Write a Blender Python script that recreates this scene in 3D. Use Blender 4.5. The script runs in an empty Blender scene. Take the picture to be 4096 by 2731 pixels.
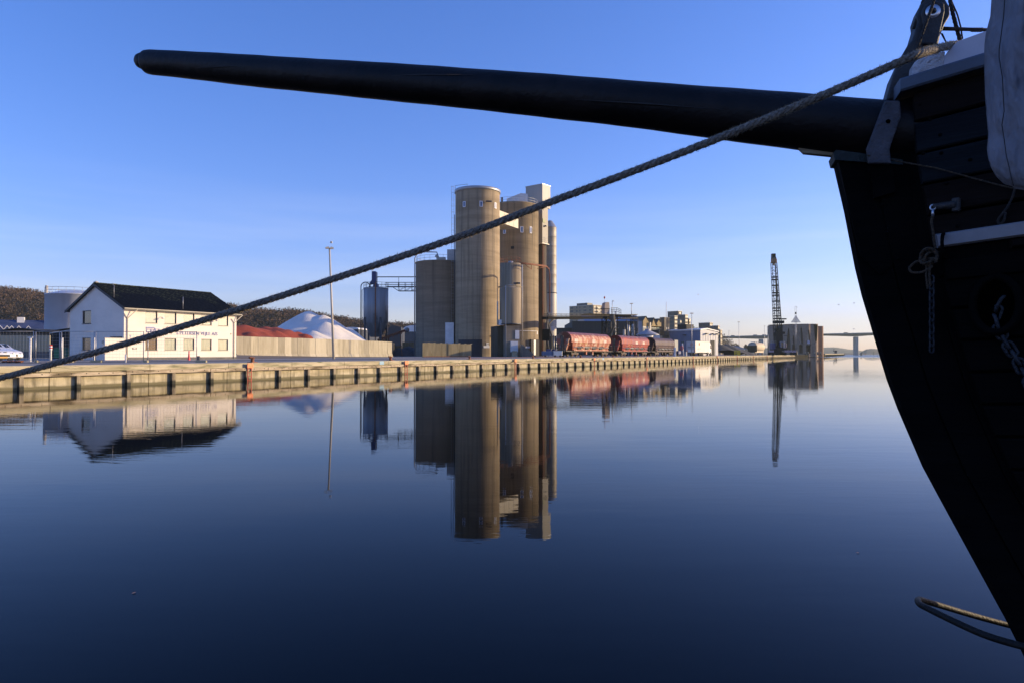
import bpy, math, random
import numpy as np
from mathutils import Vector, Matrix
random.seed(7)
RNG = np.random.default_rng(7)
sc = bpy.context.scene
COL = sc.collection
PI = math.pi
# ------------------------------------------------------------------ camera
CAMZ = 1.8
HAZE = 0.00013
FPX = 2731.0                      # focal length in pixels of the 4096 px wide photograph
PITCH = math.atan(47.5 / FPX)
cam = bpy.data.cameras.new('camera')
cam.sensor_width = 36.0; cam.lens = 36.0 * FPX / 4096.0
cam.clip_start = 0.05; cam.clip_end = 20000
camo = bpy.data.objects.new('camera', cam); COL.objects.link(camo)
camo.location = (0, 0, CAMZ); camo.rotation_euler = (PI / 2 + PITCH, 0, 0)
sc.camera = camo
# ------------------------------------------------------------------ sky and sun
SUN_AZ = math.radians(80)         # measured from +Y (view direction) towards +X
SUN_EL = math.radians(11)
world = bpy.data.worlds.new('World'); sc.world = world; world.use_nodes = True
nt = world.node_tree; nt.nodes.clear()
wo = nt.nodes.new('ShaderNodeOutputWorld'); bg = nt.nodes.new('ShaderNodeBackground')
sky = nt.nodes.new('ShaderNodeTexSky'); sky.sky_type = 'NISHITA'; sky.sun_disc = False
sky.sun_elevation = SUN_EL; sky.sun_rotation = SUN_AZ
sky.air_density = 1.0; sky.dust_density = 0.5; sky.ozone_density = 3.0; sky.altitude = 0
tint = nt.nodes.new('ShaderNodeMix'); tint.data_type = 'RGBA'; tint.blend_type = 'MULTIPLY'
tint.inputs[0].default_value = 1.0; tint.inputs[7].default_value = (1.22, 1.03, 1.57, 1)
gm = nt.nodes.new('ShaderNodeGamma'); gm.inputs[1].default_value = 0.92
hs = nt.nodes.new('ShaderNodeHueSaturation'); hs.inputs['Saturation'].default_value = 1.22; hs.inputs['Value'].default_value = 1.06
nt.links.new(sky.outputs[0], gm.inputs[0]); nt.links.new(gm.outputs[0], hs.inputs['Color'])
nt.links.new(hs.outputs[0], tint.inputs[6])
# thin cirrus bands low in the sky
tc = nt.nodes.new('ShaderNodeTexCoord'); mp = nt.nodes.new('ShaderNodeMapping'); mp.inputs['Scale'].default_value = (1.1, 1.1, 15)
mp.inputs['Rotation'].default_value = (0.035, -0.05, 0)
nz = nt.nodes.new('ShaderNodeTexNoise'); nz.inputs['Scale'].default_value = 1.6; nz.inputs['Detail'].default_value = 5; nz.inputs['Roughness'].default_value = 0.55
cr = nt.nodes.new('ShaderNodeValToRGB'); cr.color_ramp.elements[0].position = 0.46; cr.color_ramp.elements[1].position = 0.78
sx = nt.nodes.new('ShaderNodeSeparateXYZ')
mr = nt.nodes.new('ShaderNodeMapRange'); mr.inputs[1].default_value = 0.02; mr.inputs[2].default_value = 0.24; mr.inputs[3].default_value = 0.42; mr.inputs[4].default_value = 0.0
mm = nt.nodes.new('ShaderNodeMath'); mm.operation = 'MULTIPLY'
cm = nt.nodes.new('ShaderNodeMix'); cm.data_type = 'RGBA'; cm.inputs[7].default_value = (5.0, 5.1, 5.6, 1)
L = nt.links.new
L(tc.outputs['Generated'], mp.inputs[0]); L(mp.outputs[0], nz.inputs['Vector']); L(nz.outputs[0], cr.inputs[0])
L(tc.outputs['Generated'], sx.inputs[0]); L(sx.outputs[2], mr.inputs[0]); L(cr.outputs[0], mm.inputs[0]); L(mr.outputs[0], mm.inputs[1])
L(mm.outputs[0], cm.inputs[0]); L(tint.outputs[2], cm.inputs[6]); L(cm.outputs[2], bg.inputs[0])
bg.inputs[1].default_value = 0.15
L(bg.outputs[0], wo.inputs[0])
sun = bpy.data.lights.new('sun', 'SUN'); sun.energy = 5.0; sun.angle = math.radians(0.5); sun.color = (1.0, 0.76, 0.45)
suno = bpy.data.objects.new('sun', sun); COL.objects.link(suno)
SUND = Vector((math.sin(SUN_AZ) * math.cos(SUN_EL), math.cos(SUN_AZ) * math.cos(SUN_EL), math.sin(SUN_EL)))
suno.rotation_euler = SUND.to_track_quat('Z', 'Y').to_euler()
sc.view_settings.view_transform = 'Standard'; sc.view_settings.look = 'None'
sc.view_settings.exposure = 0.45; sc.view_settings.gamma = 1.0; sc.view_settings.use_curve_mapping = False
sc.cycles.use_denoising = True
sc.cycles.max_bounces = 8; sc.cycles.sample_clamp_indirect = 6.0

# ------------------------------------------------------------------ pixel helpers (photograph pixels, 4096 x 2731)
CP, SP_ = math.cos(PITCH), math.sin(PITCH)
def ray(x, y):
    xc = (x - 2048) / FPX; yc = -(y - 1365.5) / FPX
    return Vector((xc, CP - yc * SP_, SP_ + yc * CP))
def P(x, y, Y):
    d = ray(x, y); return Vector((0, 0, CAMZ)) + d * (Y / d.y)
def ZZ(y, Y): return P(2048, y, Y).z
GZ = 1.18                                     # quay / ground level above the water
def G(x, Y, z=GZ):
    return Vector(((x - 2048) / FPX * Y, Y, z))
QA = math.radians(29.2); D = Vector((math.sin(QA), math.cos(QA), 0)); N = Vector((-math.cos(QA), math.sin(QA), 0))
Q0 = Vector((-24.7, 32.9, 0)); QYAW = PI / 2 - QA
def along(o, d, x):                           # length along direction d from o to reach picture column x
    r = (x - 2048) / FPX
    return (r * o.y - o.x) / (d.x - r * d.y)
def onq(x, off, z=GZ):                        # point at column x on the line `off` metres inland of the quay face
    o = Q0 + N * off; p = o + D * along(o, D, x); return Vector((p.x, p.y, z))
def dirs(deg):
    a = math.radians(deg); return Vector((math.sin(a), math.cos(a), 0)), Vector((-math.cos(a), math.sin(a), 0)), PI / 2 - a

# ------------------------------------------------------------------ materials
MATS = {}
def mat(name, c1, c2=None, rough=0.75, metal=0.0, s1=(1, 1, 1), c3=None, s3=(1, 1, 1), f3=(0.55, 0.75), bump=0.0, bs=(20, 20, 20), ramp=(0.35, 0.65), spec=0.5, coat=0.0, alpha=None, rseed=0.0):
    if name in MATS: return MATS[name]
    m = bpy.data.materials.new(name); m.use_nodes = True; t = m.node_tree; b = t.nodes['Principled BSDF']
    b.inputs['Roughness'].default_value = rough; b.inputs['Metallic'].default_value = metal
    b.inputs['Specular IOR Level'].default_value = spec; b.inputs['Coat Weight'].default_value = coat
    b.inputs['Base Color'].default_value = (*c1, 1)
    tco = t.nodes.new('ShaderNodeTexCoord'); src = tco.outputs['Object']
    def noise(scale, det=6, r=0.6):
        mpn = t.nodes.new('ShaderNodeMapping'); mpn.inputs['Scale'].default_value = scale; mpn.inputs['Location'].default_value = (rseed, rseed * 1.7, 0)
        n = t.nodes.new('ShaderNodeTexNoise'); n.inputs['Scale'].default_value = 1.0; n.inputs['Detail'].default_value = det; n.inputs['Roughness'].default_value = r
        t.links.new(src, mpn.inputs[0]); t.links.new(mpn.outputs[0], n.inputs['Vector']); return n
    out = None
    if c2:
        n = noise(s1); r = t.nodes.new('ShaderNodeValToRGB')
        r.color_ramp.elements[0].position, r.color_ramp.elements[1].position = ramp
        r.color_ramp.elements[0].color = (*c1, 1); r.color_ramp.elements[1].color = (*c2, 1)
        t.links.new(n.outputs[0], r.inputs[0]); out = r.outputs[0]
        if c3:
            n3 = noise(s3); r3 = t.nodes.new('ShaderNodeValToRGB')
            r3.color_ramp.elements[0].position, r3.color_ramp.elements[1].position = f3
            mx = t.nodes.new('ShaderNodeMix'); mx.data_type = 'RGBA'; mx.inputs[7].default_value = (*c3, 1)
            t.links.new(n3.outputs[0], r3.inputs[0]); t.links.new(r3.outputs[0], mx.inputs[0]); t.links.new(out, mx.inputs[6]); out = mx.outputs[2]
        t.links.new(out, b.inputs['Base Color'])
    if bump:
        nb = noise(bs, 4); bp = t.nodes.new('ShaderNodeBump'); bp.inputs['Strength'].default_value = min(1.0, bump); bp.inputs['Distance'].default_value = 0.02 * max(1.0, bump)
        t.links.new(nb.outputs[0], bp.inputs['Height']); t.links.new(bp.outputs[0], b.inputs['Normal'])
    MATS[name] = m; return m
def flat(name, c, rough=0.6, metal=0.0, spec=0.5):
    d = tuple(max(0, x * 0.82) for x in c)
    return mat(name, d, c, rough, metal, s1=(0.9, 0.9, 0.9), spec=spec)

M_conc = mat('quay concrete', (.32, .275, .17), (.50, .44, .30), .85, s1=(.5, .5, 2.2), c3=(.17, .15, .095), s3=(2.2, 2.2, .35), f3=(.46, .66), bump=.5, bs=(9, 9, 9))
M_capc = mat('quay cap concrete', (.30, .26, .155), (.49, .43, .29), .85, s1=(.35, .35, 3), c3=(.15, .15, .075), s3=(.8, .8, 6), f3=(.5, .68), bump=.5, bs=(9, 9, 9))
M_wale = mat('weathered timber', (.33, .26, .17), (.50, .42, .30), .9, s1=(1.2, 1.2, 9), c3=(.13, .10, .055), s3=(.5, .5, 2), f3=(.48, .62), bump=.8, bs=(4, 4, 30))
M_pile = mat('fender pile timber', (.16, .13, .09), (.34, .29, .20), .9, s1=(5, 5, .8), bump=.8, bs=(25, 25, 2))
M_black = mat('black timber', (.012, .012, .012), (.03, .027, .024), .8, s1=(3, 3, 3))
M_tarmac = mat('quay paving', (.20, .195, .185), (.28, .27, .25), .9, s1=(.08, .08, .08), c3=(.13, .125, .12), s3=(.25, .25, .25), bump=.3, bs=(30, 30, 30))
M_road = mat('road asphalt', (.07, .07, .075), (.12, .12, .12), .85, s1=(.2, .2, .2))
M_dirt = mat('brown asphalt ramp', (.13, .105, .08), (.19, .155, .115), .9, s1=(.4, .4, .4))
M_silo = mat('silo concrete', (.25, .19, .115), (.345, .27, .17), .88, s1=(.12, .12, 1.1), c3=(.12, .10, .07), s3=(1.3, 1.3, .045), f3=(.48, .74), bump=.4, bs=(.6, .6, 5))
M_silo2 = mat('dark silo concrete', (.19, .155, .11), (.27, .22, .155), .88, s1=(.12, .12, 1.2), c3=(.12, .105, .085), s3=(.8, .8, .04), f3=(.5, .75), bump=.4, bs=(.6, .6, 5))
M_steelsilo = mat('stained steel', (.20, .155, .095), (.31, .245, .155), .75, 0, s1=(1.6, 1.6, .05), c3=(.10, .08, .055), s3=(.7, .7, .05), f3=(.5, .75))
M_white = mat('white render', (.70, .63, .545), (.78, .705, .61), .85, s1=(.4, .4, .9), c3=(.66, .63, .56), s3=(1.5, 1.5, .3), f3=(.6, .85))
M_whpaint = flat('white paint', (.74, .73, .70), .45)
M_plinth = mat('plinth', (.10, .10, .10), (.16, .155, .14), .9)
M_roofm = mat('dark roof sheet', (.018, .017, .015), (.036, .034, .030), .9, s1=(2.5, 2.5, 2.5), c3=(.06, .055, .035), s3=(3, 3, 3), f3=(.60, .72), bump=.5, spec=.2)
M_roofmo = mat('mossy roof sheet', (.022, .021, .016), (.045, .043, .030), .9, s1=(2.5, 2.5, 2.5), c3=(.13, .115, .05), s3=(2.6, 2.6, 2.6), f3=(.48, .64), bump=.8, spec=.2)
M_moss = mat('moss ridge', (.05, .06, .015), (.14, .15, .03), .95, s1=(3, 3, 3), bump=1)
M_fascia = flat('black fascia', (.015, .015, .017))
M_gutter = flat('pale gutter', (.50, .46, .38), .5)
M_glass = mat('window glass', (.02, .025, .028), None, .06, 0, spec=1.0)
M_frame = flat('dark window frame', (.03, .026, .022), .5)
M_blind = mat('pale window blind', (.42, .46, .36), (.52, .54, .43), .12, s1=(.3, .3, .5), spec=.8, coat=.6)
M_curt = mat('green curtain glass', (.20, .26, .21), (.36, .42, .33), .12, s1=(5, 5, .6), spec=.8, coat=.6)
M_galv = flat('galvanised steel', (.42, .42, .42), .45, .6)
M_dsteel = flat('dark painted steel', (.06, .065, .075), .5, .3)
M_bsteel = flat('blue painted steel', (.015, .03, .13), .45)
M_rust = mat('rusty steel', (.16, .06, .03), (.30, .12, .06), .85, s1=(3, 3, 3), bump=.5)
M_orange = flat('red ladder paint', (.42, .04, .02), .5)
M_orangep = mat('orange patch', (.75, .22, .08), (.85, .33, .15), .7, s1=(6, 6, 6))
M_bluep = mat('light blue patch', (.22, .38, .50), (.35, .50, .58), .7, s1=(6, 6, 6))
M_red = flat('red paint', (.62, .03, .025), .45)
M_tyre = flat('black rubber', (.018, .018, .018), .8)
M_panelw = mat('concrete wall panel', (.36, .32, .225), (.48, .43, .31), .85, s1=(1.2, 1.2, .25), c3=(.25, .215, .14), s3=(3, 3, .3), f3=(.52, .78), bump=.4)
M_panelw2 = mat('pale wall panel', (.43, .385, .28), (.52, .47, .35), .85, s1=(1.2, 1.2, .25), c3=(.33, .28, .18), s3=(4, 4, .3), f3=(.55, .78), bump=.4, rseed=3)
M_panelw3 = mat('grey wall panel', (.29, .26, .19), (.38, .34, .25), .85, s1=(1.5, 1.5, .2), c3=(.22, .19, .12), s3=(3, 3, .3), f3=(.5, .75), bump=.4, rseed=6)
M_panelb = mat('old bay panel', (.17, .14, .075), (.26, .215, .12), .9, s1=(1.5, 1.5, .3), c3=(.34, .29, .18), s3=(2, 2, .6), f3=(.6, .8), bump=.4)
M_redg = mat('red gravel', (.26, .045, .022), (.36, .065, .03), .95, s1=(.4, .4, .4), bump=2.5, bs=(6, 6, 6), c3=(.14, .03, .02), s3=(6, 6, 6))
M_whg = mat('white gravel', (.68, .63, .55), (.78, .73, .64), .95, s1=(.3, .3, .3), bump=3, bs=(5, 5, 5), c3=(.45, .44, .43), s3=(7, 7, 7))
M_blkg = mat('black gravel', (.03, .032, .034), (.07, .07, .07), .95, s1=(.8, .8, .8), bump=2, bs=(6, 6, 6))

def tide(m, z0, z1, col, wob=.12, sc=(1.4, 1.4, 1.4)):      # stained band below a wavering line, in object height
    t = m.node_tree; b = t.nodes['Principled BSDF']; lk = b.inputs['Base Color'].links[0]; src = lk.from_socket
    tco = t.nodes.new('ShaderNodeTexCoord'); sp = t.nodes.new('ShaderNodeSeparateXYZ'); t.links.new(tco.outputs['Object'], sp.inputs[0])
    mpn = t.nodes.new('ShaderNodeMapping'); mpn.inputs['Scale'].default_value = sc; n = t.nodes.new('ShaderNodeTexNoise'); n.inputs['Scale'].default_value = 1; n.inputs['Detail'].default_value = 6
    t.links.new(tco.outputs['Object'], mpn.inputs[0]); t.links.new(mpn.outputs[0], n.inputs['Vector'])
    ad = t.nodes.new('ShaderNodeMath'); ad.operation = 'MULTIPLY_ADD'; ad.inputs[1].default_value = wob * 2; t.links.new(n.outputs[0], ad.inputs[0]); t.links.new(sp.outputs[2], ad.inputs[2])
    mr = t.nodes.new('ShaderNodeMapRange'); mr.inputs[1].default_value = z0 + wob; mr.inputs[2].default_value = z1 + wob; mr.inputs[3].default_value = 1; mr.inputs[4].default_value = 0
    t.links.new(ad.outputs[0], mr.inputs[0]); mx = t.nodes.new('ShaderNodeMix'); mx.data_type = 'RGBA'; mx.inputs[7].default_value = (*col, 1)
    t.links.new(mr.outputs[0], mx.inputs[0]); t.links.new(src, mx.inputs[6]); t.links.new(mx.outputs[2], b.inputs['Base Color'])
tide(M_conc, .10, .20, (.13, .115, .06), .10, (.9, .9, .9))
tide(M_pile, .15, .3, (.03, .03, .02), .08)

# ------------------------------------------------------------------ mesh builder
MINV = {}
class MB:
    def __init__(s, M=None): s.v = []; s.f = []; s.M = M or Matrix(); s.smooth = []
    def add(s, vs, fs, smooth=False):
        k = len(s.v); s.v += [s.M @ Vector(v) for v in vs]; s.f += [tuple(i + k for i in f) for f in fs]; s.smooth += [smooth] * len(fs); return s
    def box(s, x0, x1, y0, y1, z0, z1):
        return s.add([(x0, y0, z0), (x1, y0, z0), (x1, y1, z0), (x0, y1, z0), (x0, y0, z1), (x1, y0, z1), (x1, y1, z1), (x0, y1, z1)],
                     [(0, 3, 2, 1), (4, 5, 6, 7), (0, 1, 5, 4), (1, 2, 6, 5), (2, 3, 7, 6), (3, 0, 4, 7)])
    def bbox(s, x0, x1, y0, y1, z0, z1, b=.02):    # box with chamfered vertical and top edges
        p = [(x0 + b, y0), (x1 - b, y0), (x1, y0 + b), (x1, y1 - b), (x1 - b, y1), (x0 + b, y1), (x0, y1 - b), (x0, y0 + b)]
        cx, cy = (x0 + x1) / 2, (y0 + y1) / 2
        q = [(cx + (a - cx) * (1 - b / max(.01, abs(x1 - x0) / 2)), cy + (c - cy) * (1 - b / max(.01, abs(y1 - y0) / 2))) for a, c in p]
        vs = [(a, c, z0) for a, c in p] + [(a, c, z1 - b) for a, c in p] + [(a, c, z1) for a, c in q]
        fs = [(i, (i + 1) % 8, 8 + (i + 1) % 8, 8 + i) for i in range(8)] + [(8 + i, 8 + (i + 1) % 8, 16 + (i + 1) % 8, 16 + i) for i in range(8)]
        fs += [tuple(range(16, 24)), tuple(range(7, -1, -1))]
        return s.add(vs, fs)
    def prism(s, poly, a, b, axis='y'):           # poly extruded between a and b
        n = len(poly)
        if axis == 'y': vs = [(p, a, q) for p, q in poly] + [(p, b, q) for p, q in poly]
        elif axis == 'x': vs = [(a, p, q) for p, q in poly] + [(b, p, q) for p, q in poly]
        else: vs = [(p, q, a) for p, q in poly] + [(p, q, b) for p, q in poly]
        fs = [(i, (i + 1) % n, n + (i + 1) % n, n + i) for i in range(n)] + [tuple(range(n - 1, -1, -1)), tuple(range(n, 2 * n))]
        return s.add(vs, fs)
    def tube(s, pts, r, n=6, caps=True, smooth=True):
        pts = [Vector(p) for p in pts]; rs = r if isinstance(r, (list, tuple)) else [r] * len(pts)
        vs = []; up = None
        for i, p in enumerate(pts):
            t = (pts[min(i + 1, len(pts) - 1)] - pts[max(i - 1, 0)])
            t = t.normalized() if t.length > 1e-9 else Vector((0, 0, 1))
            if up is None:
                up = Vector((0, 0, 1)) if abs(t.z) < .9 else Vector((1, 0, 0))
            a = t.cross(up).normalized(); b = a.cross(t).normalized(); up = b
            for k in range(n):
                an = 2 * PI * k / n; vs.append(p + (a * math.cos(an) + b * math.sin(an)) * rs[i])
        fs = []
        for i in range(len(pts) - 1):
            for k in range(n):
                fs.append((i * n + k, i * n + (k + 1) % n, (i + 1) * n + (k + 1) % n, (i + 1) * n + k))
        s.add([tuple(v) for v in vs], fs, smooth)
        if caps:
            k = len(s.v) - len(vs); s.f.append(tuple(range(k + n - 1, k - 1, -1))); s.f.append(tuple(range(k + len(vs) - n, k + len(vs)))); s.smooth += [False, False]
        return s
    def lathe(s, prof, cx=0, cy=0, n=32, smooth=True, a0=0, a1=2 * PI):   # prof: (r, z)
        full = abs(a1 - a0 - 2 * PI) < 1e-6; m = n if full else n + 1
        vs = [(cx + r * math.cos(a0 + (a1 - a0) * k / n), cy + r * math.sin(a0 + (a1 - a0) * k / n), z) for r, z in prof for k in range(m)]
        fs = []
        for i in range(len(prof) - 1):
            for k in range(n): fs.append((i * m + k, i * m + (k + 1) % m, (i + 1) * m + (k + 1) % m, (i + 1) * m + k))
        return s.add(vs, fs, smooth)
    def disc(s, cx, cy, z, r, n=32):
        return s.add([(cx + r * math.cos(2 * PI * k / n), cy + r * math.sin(2 * PI * k / n), z) for k in range(n)], [tuple(range(n))])
    def sphere(s, c, r, n=8, sz=1):
        vs = []; fs = []; m = n // 2 + 1
        for i in range(m + 1):
            th = PI * i / m
            for k in range(n): vs.append((c[0] + r * math.sin(th) * math.cos(2 * PI * k / n), c[1] + r * math.sin(th) * math.sin(2 * PI * k / n), c[2] + r * sz * math.cos(th)))
        for i in range(m):
            for k in range(n): fs.append((i * n + k, (i + 1) * n + k, (i + 1) * n + (k + 1) % n, i * n + (k + 1) % n))
        return s.add(vs, fs, True)
    def build(s, name, m, parent=None, at=None, **kw):
        if parent is not None: Mi = MINV[parent.name]
        else:
            at = Vector(at) if at is not None else (sum(s.v, Vector()) / len(s.v))
            if at is not None and not isinstance(at, Vector): at = Vector(at)
            Mi = Matrix.Translation(-at)
        me = bpy.data.meshes.new(name)
        me.from_pydata([tuple(Mi @ v) for v in s.v], [], s.f); me.materials.append(m)
        me.polygons.foreach_set('use_smooth', s.smooth); me.update()
        o = bpy.data.objects.new(name, me); COL.objects.link(o)
        if parent is not None:
            o.parent = parent; MINV[o.name] = Mi
        else:
            o.location = at; MINV[o.name] = Mi
        # a part of a part keeps identity local space; its parent sits at the root origin
        for k, v in kw.items(): o[k] = v
        return o
def frame(o, yaw=0.0):
    return Matrix.Translation(Vector(o)) @ Matrix.Rotation(yaw, 4, 'Z')
def thing(name, label, cat, M, group=None):
    o = bpy.data.objects.new(name, None); COL.objects.link(o); o.matrix_world = M
    MINV[o.name] = M.inverted(); o['label'] = label; o['category'] = cat
    if group: o['group'] = group
    return o
def tg(o, label, cat, group=None):
    o['label'] = label; o['category'] = cat
    if group: o['group'] = group
    return o
def copy_tree(o, M, label, group=None, parent=None):
    c = o.copy(); COL.objects.link(c)
    if parent is None:
        c.matrix_world = M
        if label: c['label'] = label
        if group: c['group'] = group
    else: c.parent = parent
    for ch in list(o.children): copy_tree(ch, None, None, None, c)
    return c
def piece(mesh, name, parent, loc, rot=(0, 0, 0), scl=(1, 1, 1)):  # shared-mesh part in parent's local space
    o = bpy.data.objects.new(name, mesh); COL.objects.link(o); o.parent = parent; o.location = loc; o.rotation_euler = rot; o.scale = scl; return o
def meshof(mb, name, m):
    me = bpy.data.meshes.new(name); me.from_pydata([tuple(v) for v in mb.v], [], mb.f); me.materials.append(m)
    me.polygons.foreach_set('use_smooth', mb.smooth); me.update(); return me
def front(mb, u0, u1, z0, z1, v, holes, depth=.12):   # facade quads in the plane y=v (facing -y) with real reveals
    us = sorted({u0, u1} | {h[0] for h in holes} | {h[1] for h in holes}); zs = sorted({z0, z1} | {h[2] for h in holes} | {h[3] for h in holes})
    for i in range(len(us) - 1):
        for j in range(len(zs) - 1):
            a, b, c, d = us[i], us[i + 1], zs[j], zs[j + 1]; mu, mz = (a + b) / 2, (c + d) / 2
            if any(h[0] < mu < h[1] and h[2] < mz < h[3] for h in holes): continue
            mb.add([(a, v, c), (b, v, c), (b, v, d), (a, v, d)], [(0, 1, 2, 3)])
    for a, b, c, d in holes:
        w = v + depth
        mb.add([(a, v, c), (b, v, c), (b, v, d), (a, v, d), (a, w, c), (b, w, c), (b, w, d), (a, w, d)], [(0, 4, 5, 1), (1, 5, 6, 2), (2, 6, 7, 3), (3, 7, 4, 0)])
# ------------------------------------------------------------------ water
m = bpy.data.materials.new('harbour water'); m.use_nodes = True; t = m.node_tree; b = t.nodes['Principled BSDF']; L = t.links.new
b.inputs['Base Color'].default_value = (.0006, .0016, .0024, 1); b.inputs['IOR'].default_value = 1.333; b.inputs['Specular IOR Level'].default_value = .10; b.inputs['Specular Tint'].default_value = (.45, .65, 1, 1); b.inputs['Roughness'].default_value = .004
geo = t.nodes.new('ShaderNodeNewGeometry'); spx = t.nodes.new('ShaderNodeSeparateXYZ'); L(geo.outputs['Position'], spx.inputs[0])
def wn(scale, det, rot=0.0, rough=.5):
    mpn = t.nodes.new('ShaderNodeMapping'); mpn.inputs['Scale'].default_value = scale; mpn.inputs['Rotation'].default_value = (0, 0, rot)
    n = t.nodes.new('ShaderNodeTexNoise'); n.inputs['Scale'].default_value = 1; n.inputs['Detail'].default_value = det; n.inputs['Roughness'].default_value = rough
    L(geo.outputs['Position'], mpn.inputs[0]); L(mpn.outputs[0], n.inputs['Vector']); return n
def bump(n, dist, prev=None, strength=None):
    bp = t.nodes.new('ShaderNodeBump'); bp.inputs['Distance'].default_value = dist; bp.inputs['Strength'].default_value = 1.0
    L(n.outputs[0] if hasattr(n, 'outputs') else n, bp.inputs['Height'])
    if prev: L(prev.outputs[0], bp.inputs['Normal'])
    if strength is not None: L(strength, bp.inputs['Strength'])
    return bp
pt = wn((.05, .05, .05), 3); pr = t.nodes.new('ShaderNodeMapRange'); pr.inputs[1].default_value = .40; pr.inputs[2].default_value = .68; pr.inputs[3].default_value = .25; pr.inputs[4].default_value = 1.0
L(pt.outputs[0], pr.inputs[0])
b1 = bump(wn((.35, 1.6, 1), 3, .1), .0045, None, pr.outputs[0])
b2 = bump(wn((2.2, 7.0, 1), 3, -.15), 0.0016, b1, pr.outputs[0])
# wind-ruffled band far down the fjord
rf = t.nodes.new('ShaderNodeMapRange'); rf.interpolation_type = 'SMOOTHSTEP'; rf.inputs[1].default_value = 300; rf.inputs[2].default_value = 380; rf.inputs[3].default_value = 0; rf.inputs[4].default_value = 1.0
L(spx.outputs[1], rf.inputs[0])
b3 = bump(wn((.8, 2.0, 1), 4), .20, b2, rf.outputs[0])
L(b3.outputs[0], b.inputs['Normal'])
rr = t.nodes.new('ShaderNodeMapRange'); rr.inputs[3].default_value = .004; rr.inputs[4].default_value = .22; L(rf.outputs[0], rr.inputs[0]); L(rr.outputs[0], b.inputs['Roughness'])
wb = MB(); wb.add([(-900, -60, 0), (2600, -60, 0), (2600, 3500, 0), (-900, 3500, 0)], [(0, 1, 2, 3)])
wb.build('water', m, at=(0, 0, 0), kind='structure')
# ------------------------------------------------------------------ land
TE = 303.0                                          # quay length along D
def Qp(t_, off=0, z=0): p = Q0 + D * t_ + N * off; return Vector((p.x, p.y, z))
e1 = Qp(TE, .45); e0 = Qp(-60, .45)
lb = MB(); lp = [tuple(e0), tuple(e1), (e1.x - 15, e1.y + 40, 0), (230, 760, 0), (-100, 1000, 0), (-1400, 1000, 0), (-1400, -60, 0)]
lb.add([(x, y, GZ) for x, y, _ in lp] + [(x, y, -1.0) for x, y, _ in lp], [tuple(range(7))] + [(i, 7 + i, 7 + (i + 1) % 7, (i + 1) % 7) for i in range(7)])
lb.build('ground', M_tarmac, at=(0, 0, 0), kind='structure')
# road strip, painted edge line
rb = MB(frame(Q0, QYAW)); rb.box(-60, 110, 9.0, 16.0, GZ + .001, GZ + .006); rb.build('road', M_road, at=(0, 0, GZ), kind='structure')
# quay wall: one structure carrying its pieces as parts
qroot = MB(frame(Q0, QYAW)); qroot.box(-60, TE, .12, .50, -1.2, GZ - .30)
quay = qroot.build('quay_wall', M_conc, at=tuple(Q0), kind='structure')
# face panels between expansion joints
k = 0; tt = 2.25 - 5.33 * 8
while tt < TE:
    t1 = min(tt + 5.33, TE)
    if tt < 115:
        pb = MB(frame(Q0, QYAW)); dv = random.uniform(0, .02); pb.box(tt + .02, t1 - .02, .02 + dv, .13, -1.2, GZ - .33); pb.build('face_panel', M_conc, quay)
        cb = MB(frame(Q0, QYAW)); cb.prism([(-.10, GZ - .31), (-.10, GZ - .03), (-.06, GZ + .012), (.75, GZ + .012), (.75, GZ - .31)], tt + .015, t1 - .015, 'x')
        cb.build('cap_block', M_capc, quay)
    tt = t1
pb = MB(frame(Q0, QYAW)); cb = MB(frame(Q0, QYAW)); t0 = tt = 2.25 - 5.33 * 8
while tt < TE:
    t1 = min(tt + 5.33, TE)
    if tt >= 115:
        pb.box(tt + .02, t1 - .02, .02, .13, -1.2, GZ - .33); cb.box(tt + .015, t1 - .015, -.10, .75, GZ - .31, GZ + .012)
    tt = t1
pb.build('face_panels_far', M_conc, quay)['kind'] = 'stuff'; cb.build('cap_far', M_capc, quay)['kind'] = 'stuff'
# wale timbers (uneven lengths), piles
tt = -20.0; i = 0
while tt < 115:
    ln = random.choice([3.2, 4.5, 5.4, 6.3]); dz = random.uniform(-.015, .015); sag = random.uniform(-.03, .03) if tt > 35 else random.uniform(-.012, .012)
    z0 = GZ - .52 + dz; h = random.uniform(.17, .20) if tt < 35 else random.uniform(.12, .18)
    w = MB(frame(Q0, QYAW)); seg = 5; off = random.uniform(-.25, -.22)
    vs = []; fs = []
    for q in range(seg + 1):
        u = tt + .02 + (ln - .04) * q / seg; zz = z0 + sag * (q / seg) + random.uniform(-.006, .006); hh = h + random.uniform(-.012, .012) - (.05 if (q in (0, seg) and tt > 35) else 0)
        vs += [(u, off, zz), (u, off + .2, zz), (u, off + .2, zz + hh), (u, off, zz + hh)]
    for q in range(seg):
        for c in range(4): fs.append((q * 4 + c, q * 4 + 4 + c, q * 4 + 4 + (c + 1) % 4, q * 4 + (c + 1) % 4))
    fs += [(0, 1, 2, 3), (seg * 4 + 3, seg * 4 + 2, seg * 4 + 1, seg * 4)]
    w.add(vs, fs); wo_ = w.build('wale_timber', M_wale, quay)
    if tt < 40:
        nb = MB(frame(Q0, QYAW))
        for q in range(int(ln / .75)):
            u = tt + .4 + q * .75 + random.uniform(-.12, .12); nb.M = frame(Q0, QYAW) @ Matrix.Translation((u, off - .004, z0 + h * .6)) @ Matrix.Rotation(PI / 2, 4, 'X')
            nb.lathe([(.0, .006), (.028, .006), (.03, -.01)], n=8)
        nb.build('bolt_heads', M_black, wo_)['kind'] = 'stuff'
    tt += ln
w = MB(frame(Q0, QYAW)); w.box(115, TE, -.25, -.05, GZ - .52, GZ - .34); w.build('wale_far', M_wale, quay)['kind'] = 'stuff'
k = -8
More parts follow.
